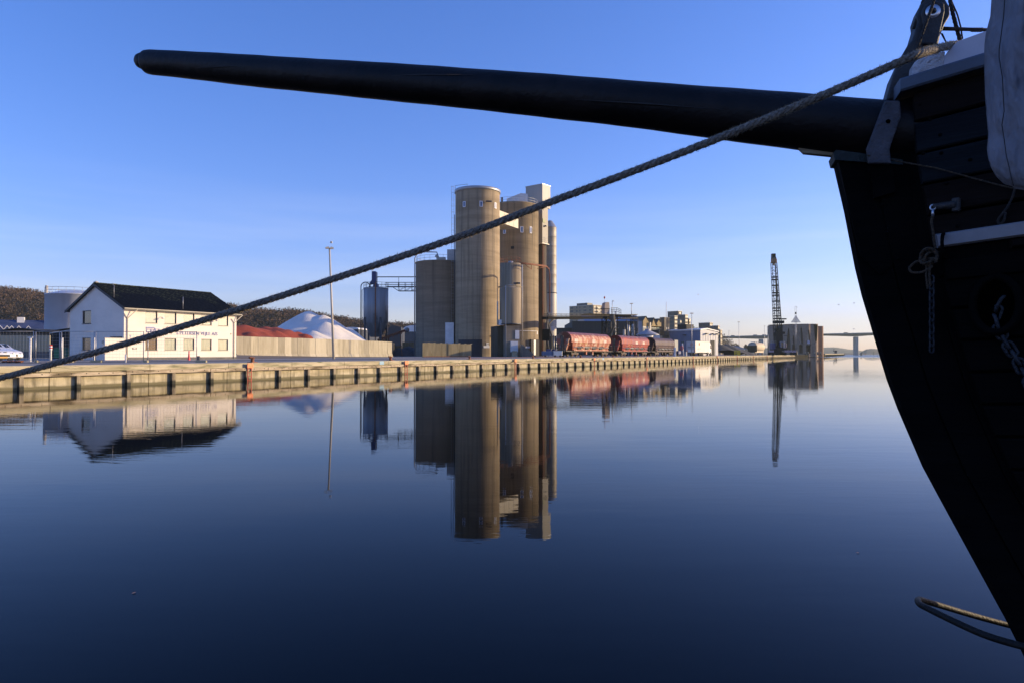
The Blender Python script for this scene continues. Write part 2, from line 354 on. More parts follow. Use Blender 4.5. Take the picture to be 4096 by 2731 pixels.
while .8 + 2.69 * k < TE:
    u = .8 + 2.69 * k + random.uniform(-.05, .05)
    p = MB(frame(Q0, QYAW)); wv = random.uniform(.19, .24)
    lean = random.uniform(-.03, .03)
    p.add([(u, -.20, -1), (u + wv, -.20, -1), (u + wv, .10, -1), (u, .10, -1), (u + lean, -.20, GZ - .53), (u + lean + wv, -.20, GZ - .53), (u + lean + wv, .10, GZ - .53), (u + lean, .10, GZ - .53)],
          [(0, 3, 2, 1), (4, 5, 6, 7), (0, 1, 5, 4), (1, 2, 6, 5), (2, 3, 7, 6), (3, 0, 4, 7)])
    p.build('fender_pile', M_pile, quay); k += 1
# quay beyond the corner: basin edge, its shade put into a near-black colour, and pier
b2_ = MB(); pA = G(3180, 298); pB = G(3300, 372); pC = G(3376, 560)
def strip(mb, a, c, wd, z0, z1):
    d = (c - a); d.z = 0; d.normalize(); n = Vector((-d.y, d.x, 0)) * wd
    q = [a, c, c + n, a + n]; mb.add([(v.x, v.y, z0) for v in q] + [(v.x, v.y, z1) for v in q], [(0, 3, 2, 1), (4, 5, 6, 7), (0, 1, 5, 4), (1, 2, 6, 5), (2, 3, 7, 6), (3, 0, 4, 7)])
strip(b2_, pA, pB, 30, -1, 1.25); b2_.build('basin_quay', mat('shade toned quay', (.018, .016, .012), (.04, .036, .028), .95, s1=(1, 1, 2), spec=.05), at=tuple(pA), kind='structure')
b3_ = MB(); strip(b3_, pB, pC, 14, .1, 1.75); pier = b3_.build('pier', M_conc, at=tuple(pB), kind='structure')
dd = (pC - pB).normalized(); pm = MB()
for q in range(46):
    c = pB + (pC - pB) * (q + .5) / 46; pm.tube([(c.x, c.y - .3, -1), (c.x, c.y - .3, 1.2)], .25, 5)
pm.build('pier_piles', M_pile, pier)['kind'] = 'stuff'
# ------------------------------------------------------------------ orange ladders, blue patches, bollards
def qu(x): return along(Q0, D, x)
for n_, x in enumerate([980, 1610, 2050, 2368, 2580, 2767, 2864, 2944, 3010, 3065]):
    u = qu(x); F = frame(Q0 + D * u, QYAW)
    lab = ['orange quay ladder opposite the corner of the white two-storey house', 'orange quay ladder below the dark bay of black gravel', 'orange quay ladder below the silos with the floodlight pole',
           'orange quay ladder below the nearest red wagon', 'orange quay ladder below the middle red wagon', 'orange quay ladder below the lamp by the white lorry',
           'orange quay ladder just beyond the white lorry', 'orange quay ladder beside the yellow frame', 'orange quay ladder below the tank wagon', 'orange quay ladder between tank wagon and crane'][n_]
    r = thing('quay_ladder', lab, 'ladder', F, 'orange ladders along the quay')
    z = MB(F); z.box(-.04, .0, -.33, -.27, -.5, GZ - .02); z.build('rail', M_orange, r)
    z = MB(F); z.box(.26, .30, -.33, -.27, -.5, GZ - .02); z.build('rail', M_orange, r)
    for q in range(6):
        z = MB(F); z.tube([(0, -.30, -.2 + q * .25), (.26, -.30, -.2 + q * .25)], .018, 5); z.build('rung', M_orange, r)
    z = MB(F); z.box(-.08, .38, -.36, -.33, GZ - .33, GZ - .03); z.build('paint_plate', M_orangep, r)
for n_, x in enumerate([1515, 2407]):
    F = frame(Q0 + D * qu(x), QYAW); z = MB(F); z.box(0, .55, -.112, -.100, GZ - .30, GZ - .02)
    z.build('paint_mark', M_bluep, quay)['label'] = 'light blue painted square on the quay cap'
bol = None
for n_, (x, s) in enumerate([(1010, 1.0), (1562, 1.0), (1878, .9), (2132, .9), (2322, 1.0), (2452, .9)]):
    off = .6; F = frame(onq(x, off), QYAW)
    lab = ['rusty mooring bollard opposite the white house corner', 'rusty mooring bollard in front of the black gravel bay', 'low rusty mooring ring at the end of the old panel wall', 'low dark bollard before the silo doorways',
           'dark bollard under the nearest red wagon', 'leaning rusty bollard between the first two wagons'][n_]
    if bol is None:
        bol = thing('mooring_bollard', lab, 'bollard', F, 'mooring bollards on the quay')
        z = MB(F); z.bbox(-.26, .26, -.26, .26, 0, .05); z.build('base_plate', M_rust, bol)
        z = MB(F); z.lathe([(.13, .04), (.11, .18), (.12, .27), (.16, .30), (.16, .36), (.0, .38)], n=14); z.build('post', M_rust, bol)
        z = MB(F); z.tube([(-.02, 0, .32), (-.28, 0, .35)], [.09, .06], 8); z.build('horn', M_rust, bol)
    else: copy_tree(bol, F @ Matrix.Rotation(random.uniform(-.5, .5), 4, 'Z') @ Matrix.Scale(s, 4), lab)
# ------------------------------------------------------------------ white two-storey house
HD, HN, HY = dirs(31.0)
hO = G(495, 66); HL = along(hO, HD, 945); HW = along(hO, HN, 278.5); HF = frame(hO, HY)
zE = 6.35 - GZ; zR = 8.75 - GZ
house = thing('office_house', 'white two-storey house with black mossy roof and blue lettering', 'house', HF)
ul = lambda x: along(hO, HD, x)
def zl(y, u): p = hO + HD * u; return ZZ(y, p.y) - GZ
cols = [((1363 + 5) / 2.352, 1478 / 2.352), (1549 / 2.352, 1657 / 2.352), (1727 / 2.352, 1827 / 2.352), (1893 / 2.352, 1990 / 2.352), (2052 / 2.352, 2145 / 2.352)]
wins = []
for a, b in cols:
    wins.append([ul(a), ul(b), 3.62, 4.82]); wins.append([ul(a), ul(b), .95, 2.15])
mbw = MB(HF); front(mbw, 0, HL, .25, zE, 0, [tuple(h) for h in wins], .16); mbw.build('wall', M_white, house, label='sunlit long wall with ten windows')
# gable wall (faces -x)
GF = HF @ Matrix.Rotation(-PI / 2, 4, 'Z')           # local: x = -n direction ... gable width runs 0..-HW
gl = lambda x: along(hO, HN, x)
gw = [(-gl(772 / 2.352), -gl(853 / 2.352), 3.62, 4.95), (-gl(772 / 2.352), -gl(853 / 2.352), .95, 2.2), (-gl(1035 / 2.352), -gl(1150 / 2.352), .0, 2.25)]
gw = [(min(a, b), max(a, b), c, d) for a, b, c, d in gw]
mbg = MB(GF); front(mbg, -HW, 0, 0, zE, 0, gw, .16)
mbg.add([(-HW, 0, zE), (0, 0, zE), (-HW / 2, 0, zR - .15)], [(0, 1, 2)]); mbg.build('gable_wall', M_white, house, label='shaded end wall with a door and two windows')
mbk = MB(HF); mbk.add([(0, HW, 0), (HL, HW, 0), (HL, HW, zE), (0, HW, zE), (HL, 0, 0), (HL, 0, zE), (HL, HW / 2, zR - .15)], [(0, 1, 2, 3), (4, 1, 2, 6, 5)]); mbk.build('back_wall', M_white, house)
z = MB(HF); z.box(-.01, HL + .01, -.03, .0, 0, .25); z.build('plinth', M_plinth, house)
def window(F, a, b, c, d, parent, pane, v=.10, th=.06, mull=False):
    w = MB(F)
    for q in [(a, a + th, c, d), (b - th, b, c, d), (a + th, b - th, c, c + th), (a + th, b - th, d - th, d)]: w.box(q[0], q[1], v - .03, v + .05, q[2], q[3])
    if mull: w.box((a + b) / 2 - .03, (a + b) / 2 + .03, v - .03, v + .05, c + th, d - th)
    o = w.build('window', M_frame, parent)
    g = MB(F); g.add([(a + th, v + .02, c + th), (b - th, v + .02, c + th), (b - th, v + .02, d - th), (a + th, v + .02, d - th)], [(0, 1, 2, 3)]); g.build('pane', pane, o)
    s = MB(F); s.box(a - .05, b + .05, -.05, v - .03, c - .05, c - .005); s.build('sill', M_gutter if pane is not M_glass else M_frame, o); return o
labs = {0: 'pale blind drawn behind the glass'}
for i, h in enumerate(wins):
    pane = M_blind if i % 2 == 0 else (M_glass if i == 1 else M_curt)
    o = window(HF, *h, house, pane)
    if i == 7: o['label'] = 'lower window with a cracked pane'
for h in gw[:2]: window(GF, *h, house, M_glass)
a, b, c, d = gw[2]
z = MB(GF); z.box(a, b, .10, .16, 0, d); dr = z.build('door', flat('dark door', (.03, .03, .035)), house)
z = MB(GF); z.box(a + .15, a + .5, .085, .10, 1.2, 1.9); z.build('pane', M_glass, dr)
# roof of separate corrugated sheets, both slopes
ov = .45; rl = HL + .5; sl = math.hypot(HW / 2 + ov, (zR - zE + .25)); ang = math.atan2(zR - zE + .25, HW / 2 + ov)
nc, nr = 12, 5; sw, sh = rl / nc, sl / nr
sm = MB(); n = 14; vs = []; fs = []
for j in range(2):
    for i in range(n + 1): vs.append((sw * i / n * .995, sh * 1.04 * j, .028 * math.cos(PI * i)))
fs = [(i, i + 1, n + 2 + i, n + 1 + i) for i in range(n)]
fs += [tuple(range(n, -1, -1))] if False else []
sm.add(vs, fs); sme = meshof(sm, 'roof_sheet', M_roofm); smo = meshof(sm, 'roof_sheet', M_roofmo)
z = MB(HF); e = zE - .22
z.prism([(-ov, e - .06), (-ov, e + .02), (HW / 2, zR - .0), (HW + ov, e + .02), (HW + ov, e - .06), (HW / 2, zR - .12)], -.25, HL + .25, 'x')
roof = z.build('roof', M_fascia, house)
for side in (0, 1):
    for i in range(nc):
        for j in range(nr):
            lift = .055 + random.uniform(-.006, .01)
            if side == 0:
                loc = Vector((-.25 + i * sw, -ov + math.cos(ang) * j * sh - math.sin(ang) * 0, e + math.sin(ang) * j * sh + lift + .02)); rot = (ang + .015, 0, 0)
            else:
                loc = Vector((-.25 + (i + 1) * sw, HW + ov - math.cos(ang) * j * sh, e + math.sin(ang) * j * sh + lift + .02)); rot = (ang + .015, 0, PI)
            p = piece(smo if j >= nr - 2 or (j == nr - 3 and random.random() < .4) else sme, 'roof_sheet', roof, loc, rot)
for i in range(nc):
    z = MB(HF); z.tube([(-.25 + i * sw, HW / 2, zR + .05), (-.25 + i * sw + sw * .99, HW / 2, zR + .05)], .085, 7); z.build('ridge_tile', M_moss, roof)
# bargeboards, soffit, gutter, downpipes
for s_ in (-.30, HL + .25):
    z = MB(HF); z.prism([(-ov - .05, e - .16), (-ov - .05, e + .08), (HW / 2, zR + .06), (HW + ov + .05, e + .08), (HW + ov + .05, e - .16), (HW / 2, zR - .22)], s_, s_ + .05, 'x'); z.build('bargeboard', M_fascia, house)
z = MB(HF); z.box(-.2, HL + .2, -ov, 0, e - .14, e - .07); z.build('soffit', flat('grey soffit', (.20, .19, .17)), house)
z = MB(HF)
pf = [(-ov - .13, e + .03), (-ov - .12, e - .04), (-ov - .06, e - .08), (-ov, e - .04), (-ov, e + .03), (-ov - .02, e + .03), (-ov - .06, e - .05), (-ov - .11, e + .03)]
z.prism(pf, -.25, HL + .3, 'x'); z.build('gutter', M_gutter, house)
for u in (.30, HL - .35):
    z = MB(HF); z.tube([(u + .75, -ov - .06, e - .06), (u, -.08, e - .95), (u, -.08, .1)], .045, 8); z.tube([(u - .35, -.08, e - .5), (u, -.08, e - .95)], .04, 8); z.build('downpipe', M_gutter, house)
# chimney-like vent pipe and antenna on the roof, lamps, low porch wall, door lamp
z = MB(HF); u = ul(1713 / 2.352); z.tube([(u, -.1, e + .2), (u, -.1, e + 1.55)], .025, 6); z.build('vent_pipe', M_galv, roof)
z = MB(HF); z.tube([(-.1, 1.6, e + 1.0), (-.1, 1.6, e + 2.3), (-.02, 2.2, e + 2.55)], .02, 5); z.tube([(-.1, 2.0, e + 2.5), (.5, 2.1, e + 2.5)], .015, 5); z.build('aerial', M_galv, roof)
for x, y in [(1510, 1080 + 455 / 2.352), (2020, 1080 + 478 / 2.352)]:
    u = ul(x / 2.352); zc = zl(y, u); z = MB(HF); z.tube([(u, 0, zc + .12), (u, -.25, zc + .1), (u - .02, -.38, zc)], .022, 6); z.build('lamp_arm', M_galv, house)
    z = MB(HF); z.sphere((u - .05, -.42, zc - .02), .17, 10, .4); z.build('lamp', M_whpaint, house)
u = -gl(982 / 2.352); z = MB(GF); z.sphere((u, -.12, 1.75), .14, 8, 1.3); z.build('door_lamp', flat('lamp glass', (.45, .42, .36)), house)
z = MB(HF); u0, u1 = -.95 * 1.2, -.02
pwall = MB(HF); pwall.box(-1.9, -.04, -.25, -.05, 0, 2.02); pwall.build('porch_wall', M_white, house)
pwall = MB(HF); pwall.box(-1.95, -.04, -.27, -.03, 2.02, 2.08); pwall.build('porch_coping', M_gutter, house)
z = MB(HF); u = ul(1265 / 2.352); z.box(u - .22, u + .22, -.02, 0, 1.02, 1.2); vb = z.build('wall_vent', M_frame, house)
z = MB(HF); z.box(u - .14, u + .14, -.03, -.02, 1.07, 1.15); z.build('vent_louvre', M_whpaint, vb)
z = MB(HF); z.box(HL - .75, HL - .68, -.03, 0, 2.7, 2.85); z.build('junction_box', M_rust, house)
# lettering
M_let = flat('blue grey lettering', (.30, .30, .50), .6)
def text(body, size, F, parent, m, name='lettering', ext=.02, width=None):
    cu = bpy.data.curves.new(name, 'FONT'); cu.body = body; cu.size = size; cu.extrude = ext; cu.space_character = 1.0
    to = bpy.data.objects.new('tmp', cu); me = bpy.data.meshes.new_from_object(to, preserve_all_data_layers=False)
    bpy.data.objects.remove(to)
    xs = [v.co.x for v in me.vertices]; w = max(xs) - min(xs)
    if width:
        k = width / w
        for v in me.vertices: v.co.x *= k
    me.materials.append(m); o = bpy.data.objects.new(name, me); COL.objects.link(o); o.parent = parent
    o.matrix_local = MINV[parent.name] @ F @ Matrix.Rotation(PI / 2, 4, 'X'); return o
zt = zl(1080 + 607 / 2.352, ul(1660 / 2.352)); hh = 33 / 2.352 / FPX * 69
text('S PETERSEN VEJLE A/S', hh * 1.4, HF @ Matrix.Translation((ul(1657 / 2.352), -.03, zt)), house, M_let, 'lettering', .02, ul(2043 / 2.352) - ul(1657 / 2.352))
text('9', .36, HF @ Matrix.Translation((ul(1216 / 2.352), -.012, zl(1080 + 636 / 2.352, .7))), house, M_let, 'house_number', .008)
# emblem beside the lettering: rounded interlocked strokes under a swooping bar
lx, lz = ul(1374 / 2.352), zl(1080 + 590 / 2.352, 3.4)
EF = HF @ Matrix.Translation((lx, -.04, lz))
def stroke(pts, w=.07):
    z = MB(EF)
    for (a, c), (b, d) in zip(pts[:-1], pts[1:]):
        dx, dz = b - a, d - c; l = math.hypot(dx, dz); nx, nz = -dz / l * w / 2, dx / l * w / 2; ex, ez = dx / l * w * .35, dz / l * w * .35
        z.prism([(a + nx - ex, c + nz - ez), (a - nx - ex, c - nz - ez), (b - nx + ex, d - nz + ez), (b + nx + ex, d + nz + ez)], -.012, .012)
    return z.build('emblem_stroke', M_let, house)
W_ = ul(1495 / 2.352) - lx
stroke([(0, .50), (W_ * .55, .50), (W_ * .66, .44), (W_ * .78, .10), (W_ * .86, .05), (W_, .33)], .08)
stroke([(0, .36), (0, .42), (W_ * .5, .42)], .05)
stroke([(W_ * .30, .30), (.09, .30), (.03, .24), (.03, .10), (.09, .04), (W_ * .30, .04)], .07)
stroke([(W_ * .36, .0), (W_ * .36, .30), (W_ * .58, .30), (W_ * .62, .22), (W_ * .56, .14), (W_ * .36, .14)], .07)
stroke([(W_ * .72, .36), (W_ * .98, .36)], .06)

# ------------------------------------------------------------------ site fence
def mesh_panel(p0, p1, label, h=2.0, z0=.14):
    d = p1 - p0; Ln = d.length; yaw = math.atan2(d.y, d.x); F = frame(p0, yaw)
    r = thing('fence_panel', label, 'site fence', F, 'temporary wire fence panels on the quay')
    for u in (.0, Ln):
        z = MB(F); z.tube([(u, 0, .06), (u, 0, h + z0)], .028, 7); z.build('post', M_galv, r)
    for q in (z0, h + z0 - .02):
        z = MB(F); z.tube([(0, 0, q), (Ln, 0, q)], .022, 6); z.build('rail', M_galv, r)
    z = MB(F); n = int(Ln / .22)
    for q in range(1, n): z.tube([(Ln * q / n, 0, z0), (Ln * q / n, 0, h + z0)], .0035, 3, False)
    for q in range(1, 9): z.tube([(0, 0, z0 + h * q / 9), (Ln, 0, z0 + h * q / 9)], .005, 3, False)
    o = z.build('wire_mesh', M_galv, r); o['kind'] = 'stuff'
    return r
FY = 47.0
fp = [(-150, 134, 'wire fence panel beside the two white cars'), (143, 238, 'narrow wire fence panel with a bent top rail beside the red-and-white marker'), (246, 376, 'wire fence panel before the shaded end of the house'), (383, 574, 'wire fence panel before the door corner of the house'), (592, 787, 'endmost wire fence panel, in front of the lit house wall')]
for a, b, lab in fp: mesh_panel(G(a, FY + .001 * a), G(b, FY + .001 * b), lab)
ft = None
for i, (x, lab) in enumerate([(146, 'pale concrete fence foot near the white cars'), (285, 'small concrete fence foot under the rope'), (381, 'long concrete fence foot at the shaded end of the house'), (583, 'dark fence foot below the house emblem'), (800, 'long concrete fence foot at the free end of the fence')]):
    F = frame(G(x, FY - .05), .1)
    z = MB(F); l = [.12, .14, .45, .17, .45][i]; z.bbox(-l * .6, l, -.12, .12, 0, .16, .03)
    tg(z.build('concrete_block_weight', M_capc, at=tuple(F.translation)), lab, 'concrete block', 'concrete blocks weighing down the wire fence')
for i, (x, y0, y1, lab) in enumerate([(121, 1352, 1446, 'white guide post with a small cap beside the white cars'), (248, 1351, 1438, 'white guide post against the black shed'), (375, 1350, 1449, 'white guide post before the house end wall')]):
    Y = 52; b0 = G(x, Y); h = P(x, y0, Y).z - GZ; F = frame(b0)
    z = MB(F); z.bbox(-.07, .07, -.05, .05, 0, h, .01); r = z.build('guide_post', M_whpaint, at=tuple(b0)); tg(r, lab, 'post', 'white guide posts behind the fence')
    if i == 0:
        z = MB(F); z.box(-.18, .18, -.03, .03, h, h + .08); z.build('cap', M_whpaint, r)
F = frame(G(203, 62)); r = thing('marker_post', 'red-and-white banded marker post behind the fence', 'marker post', F)
h = P(203, 1379, 62).z - GZ; z = MB(F); z.lathe([(.09, 0), (.09, h * .68)], n=10); z.build('post', M_galv, r)
for q, m_ in ((0, M_whpaint), (1, M_red), (2, M_whpaint), (3, M_red)):
    z = MB(F); z.lathe([(.12, h * (.68 + .08 * q)), (.12, h * (.76 + .08 * q)), (0, h * (.76 + .08 * q))], n=10); z.build('band', m_, r)
F = frame(G(756, 60)); r = thing('marker_cone', 'slim red plastic marker cone in front of the lower house windows', 'cone', F)
z = MB(F); z.lathe([(.13, .03), (.09, .2), (.06, .6), (.05, .62), (.055, .84), (.0, .86)], n=10); z.build('cone_body', flat('signal red plastic', (.85, .05, .04), .4), r)
z = MB(F); z.bbox(-.22, .22, -.22, .22, 0, .04, .01); z.build('rubber_base', M_tyre, r)
z = MB(F); z.lathe([(.062, .50), (.06, .60)], n=10); z.build('band', M_whpaint, r)
F = frame(G(503, 47.3)); z = MB(F); z.tube([(0, 0, -.1), (0, 0, .55)], .06, 8); tg(z.build('pipe_stub', M_whpaint, at=tuple(F.translation)), 'short pale pipe stub rising at the foot of the wire fence', 'pipe')
F = frame(G(794, 49)); z = MB(F); z.bbox(-.09, .09, -.09, .09, 0, .45, .03); tg(z.build('power_pillar', M_dsteel, at=tuple(F.translation)), 'short dark service post beside the fence end', 'post')
# ------------------------------------------------------------------ cars
M_car = flat('white car paint', (.78, .79, .80), .25); M_car.node_tree.nodes['Principled BSDF'].inputs['Coat Weight'].default_value = .8
M_dglass = mat('car glass', (.015, .02, .025), None, .05, spec=1)
M_chrome = flat('headlight glass', (.5, .52, .55), .12, .7)
def make_car(F, label):
    r = thing('parked_car', label, 'car', F, 'white cars parked behind the fence')
    prof = [(2.15, .28), (2.22, .42), (2.18, .62), (2.0, .76), (1.2, .92), (.85, .97), (.15, 1.36), (-.9, 1.42), (-1.6, 1.12), (-2.05, 1.02), (-2.15, .6), (-2.1, .28)]
    n = len(prof); vs = []
    for y, k in ((-.86, .0), (-.80, 1), (.80, 1), (.86, 0)):
        for a, c in prof:
            tuck = max(0, c - .9) * .45; inset = .10 if (k == 0 and abs(a) > 2) else 0
            yy = y - math.copysign(tuck, y); aa = a * (1 - .02 * (1 - k)) - math.copysign(inset, a)
            vs.append((aa, yy, c - (.04 if k == 0 else 0)))
    fs = [(j * n + i, j * n + (i + 1) % n, (j + 1) * n + (i + 1) % n, (j + 1) * n + i) for j in range(3) for i in range(n)] + [tuple(range(n)), tuple(range(4 * n - 1, 3 * n - 1, -1))]
    z = MB(F); z.add(vs, fs, True); o = z.build('body', M_car, r); bv = o.modifiers.new('b', 'BEVEL'); bv.width = .04; bv.segments = 2
    z = MB(F); z.add([(.78, -.62, 1.00), (.78, .62, 1.00), (.20, .55, 1.355), (.20, -.55, 1.355)], [(0, 1, 2, 3)]); z.M = F @ Matrix.Translation((.012, 0, .012)); z.build('windscreen', M_dglass, r)
    for s in (-1, 1):
        z = MB(F); z.add([(.62, s * .835, .99), (.10, s * .68, 1.32), (-.85, s * .66, 1.37), (-1.45, s * .80, 1.02)], [(0, 1, 2, 3)]); z.build('side_window', M_dglass, r)
        z = MB(F); z.add([(2.205, s * .45, .52), (2.12, s * .82, .54), (2.06, s * .80, .68), (2.16, s * .45, .66)], [(0, 1, 2, 3)]); z.M = F; z.sphere((2.10, s * .63, .60), .12, 8, .6); z.build('headlight', M_chrome, r)
        for a in (1.35, -1.35):
            z = MB(F @ Matrix.Translation((a, s * .80, .32)) @ Matrix.Rotation(PI / 2, 4, 'X')); z.lathe([(.0, -.1), (.20, -.1), (.31, -.10), (.32, 0), (.31, .10), (.2, .1), (0, .1)], n=16); w = z.build('wheel', M_tyre, r)
            z = MB(F @ Matrix.Translation((a, s * .80, .32)) @ Matrix.Rotation(PI / 2, 4, 'X')); z.lathe([(0, -.112), (.19, -.108), (.19, .108), (0, .112)], n=12); z.build('rim', M_galv, w)
        z = MB(F); z.add([(2.19, s * .18 - .09, .71), (2.19, s * .18 + .09, .71), (.86, s * .18 + .09, .992), (.86, s * .18 - .09, .992)], [(0, 1, 2, 3)]); z.M = F; z.build('bonnet_stripe', M_tyre, r)
        for q in range(len(z.v)): z.v[q] = z.v[q] + Vector((0, 0, .012))
    z = MB(F); z.box(2.20, 2.235, -.42, .42, .40, .54); z.build('grille', M_tyre, r)
    z = MB(F); z.box(2.235, 2.25, -.26, .26, .30, .40); z.build('number_plate', flat('amber plate', (.70, .38, .06)), r)
    z = MB(F); z.box(2.15, 2.215, -.6, .6, .20, .32); z.build('bumper_intake', M_tyre, r)
    return r
make_car(frame(G(-42, 50.5), -.55), 'nearer white car with black bonnet stripes, mostly outside the frame')
make_car(frame(G(-10, 55.0), -.50), 'white car with black stripes and amber plate behind the fence')
z = MB(); pts = []
for i in range(60): pts.append(G(10 + i * 1.4, 45 + .5 * math.sin(i * .8), GZ + .05 + .06 * abs(math.sin(i * 1.1))))
z.tube(pts, .05, 6); tg(z.build('rusty_chain', M_rust, at=tuple(G(50, 45))), 'tangled rusty chain lying along the quay edge below the cars', 'chain')
# ------------------------------------------------------------------ left background: board wall, shed, brick terrace, blue tank
M_board = mat('pale board wall', (.36, .31, .20), (.45, .39, .26), .85, s1=(1.5, 1.5, .2))
wO = G(-260, 92); wl = (G(212, 92) - wO).length; F = frame(wO, 0.0)
r = thing('board_fence', 'tall pale wall of upright concrete boards behind the white cars', 'wall', F)
n = int(wl / .42); bmsh = MB(); bmsh.prism([(0, 0), (.03, -.05), (.36, -.05), (.40, 0), (.40, .05), (0, .05)], .9, 3.02, 'z'); bme = meshof(bmsh, 'wall_board', M_board)
for i in range(n): piece(bme, 'wall_board', r, (i * .42, 0, 0))
z = MB(F); z.box(0, wl, -.02, .1, 0, .9); z.build('base_wall', flat('dark grey base', (.10, .10, .10)), r)  # base wall in plain dark grey
F = frame(G(150, 105)); r = thing('curved_roof_shed', 'dark brown shed with a sagging curved roof beside the house', 'shed', F)
xs = np.linspace(-7.5, 7.6, 26); prof = [(x, 4.15 + .22 * math.cos(x * .75 - 4.2)) for x in xs]
z = MB(F); z.prism([(-7.5, 0)] + [(a, b - .1) for a, b in prof] + [(7.6, 0)], 0, 9); z.build('wall', mat('brown cladding', (.045, .035, .02), (.08, .065, .04), .85, s1=(3, 3, .2)), r)
z = MB(F); z.prism(prof + [(a, b + .12) for a, b in reversed(prof)], -.3, 9.3); z.build('roof', flat('dark roof felt', (.035, .032, .028)), r)
for i in range(36):
    z = MB(F); z.box(-7.3 + i * .42, -7.22 + i * .42, -.06, 0, 1, 3.8); z.build('batten', MATS['brown cladding'], r)
F = frame(G(205, 80)); r = thing('black_lean_to', 'low black lean-to against the shaded house wall', 'shed', F)
z = MB(F); z.prism([(0, 0), (0, 2.9), (3.2, 3.35), (3.2, 0)], 0, 3); z.build('wall', M_black, r)
z = MB(F); z.prism([(-.1, 2.9), (3.3, 3.40), (3.3, 3.52), (-.1, 3.0)], -.2, 3.2); z.build('roof', M_galv, r)
for i, c in enumerate([(.05, .2, .08), (.03, .12, .07)]):
    F = frame(G(240 + i * 24, 73 - i)); z = MB(F); z.bbox(-.45, .45, -.35, .35, .15, 1.25, .06); bn = z.build('waste_bin', flat('bin %d' % i, c), at=tuple(F.translation)); tg(bn, ['green wheeled bin by the black lean-to', 'dark green bin against the house gable corner'][i], 'bin')
    z = MB(F); z.bbox(-.48, .48, -.40, .38, 1.26, 1.34, .03); z.build('lid', M_black, bn)
# brick terrace with blue slate roof and dormers
TO = G(-180, 185); TD = 78.0; Dv, Nv, yw = dirs(62.0); F = frame(TO, yw); tl = along(TO, Dv, 196)
r = thing('brick_terrace', 'long red brick building with blue roof and dormers below the wooded hill', 'building', F)
M_brk = mat('red brick', (.24, .07, .04), (.36, .12, .07), .9, s1=(2, 2, 6)); M_bluer = mat('blue slate', (.03, .045, .10), (.06, .08, .16), .45, s1=(.3, .3, 1))
eh = ZZ(1352, 185) - GZ; rh = ZZ(1280, 195) - GZ; z = MB(F); z.box(0, tl, 0, 11, 0, eh); z.build('wall', M_brk, r)
z = MB(F); z.prism([(-.6, eh - .2), (5.5, rh), (11.6, eh - .2)], -.4, tl + .4, 'x'); rf_ = z.build('roof', M_bluer, r)
z = MB(F); z.prism([(0, eh), (5.5, rh - .35), (11, eh)], tl + .401, tl + .45, 'x'); z.build('gable', flat('grey gable', (.16, .15, .13)), r)
for x in (70, 181):
    u = along(TO, Dv, x); z = MB(F); z.box(u - .85, u + .85, 4.6, 6.2, rh - .8, rh + .8); z.build('chimney', M_whpaint, rf_)
for x in (28, 46, 75, 113, 0, -30):
    u = along(TO, Dv, x); z = MB(F); z.prism([(u - 1.5, eh + .6), (u - 1.5, eh + 1.6), (u, eh + 3.4), (u + 1.5, eh + 1.6), (u + 1.5, eh + .6)], -.1, 3.5); dm = z.build('dormer', M_bluer, rf_)
    for s in (-1, 1):
        z = MB(F); z.prism([(u + s * 1.65, eh + 1.45), (u, eh + 3.6), (u, eh + 3.35), (u + s * 1.45, eh + 1.45)], -.25, -.1); z.build('bargeboard', M_whpaint, dm)
    z = MB(F); z.box(u + 1.7, u + 2.6, -.2, .8, eh - .5, eh + 1.5); z.build('brick_pier', M_brk, rf_)
# blue tank
BT = G(300, 118); R_ = 103 / FPX * 118; th = ZZ(1184, 118) - GZ; F = frame(BT)
M_btank = mat('blue grey tank', (.50, .54, .60), (.56, .60, .66), .5, s1=(.2, .2, .4), c3=(.44, .47, .53), s3=(.6, .6, .05))
r = thing('storage_tank', 'large pale blue cylindrical tank rising behind the white house', 'tank', F)
z = MB(F); z.lathe([(R_, 0), (R_, th), (R_ + .08, th), (R_ + .08, th + .12), (R_, th + .12), (R_ * .5, th + .75), (0, th + .95)], n=56); z.build('shell', M_btank, r)
for hh_ in (.55, 1.05):
    z = MB(F); z.tube([(R_ * math.cos(a), R_ * math.sin(a), th + .12 + hh_) for a in np.linspace(0, 2 * PI, 49)], .03, 4, False); z.build('guard_rail', M_galv, r)
z = MB(F)
for a in np.linspace(0, 2 * PI, 25): z.tube([(R_ * math.cos(a), R_ * math.sin(a), th), (R_ * math.cos(a), R_ * math.sin(a), th + 1.17)], .025, 4)
z.build('rail_posts', M_galv, r)['kind'] = 'stuff'
z = MB(F); z.lathe([(.25, th + .5), (.25, th + 1.7), (.4, th + 1.75), (.4, th + 2.3), (0, th + 2.5)], cx=R_ * .9, cy=-.8, n=10); z.build('roof_vent', M_gutter, r)
z = MB(F); z.lathe([(.22, th + .1), (.22, th + 1.5), (0, th + 1.55)], cx=-R_ * .72, cy=-R_ * .6, n=10); z.build('vent_pipe', M_gutter, r)
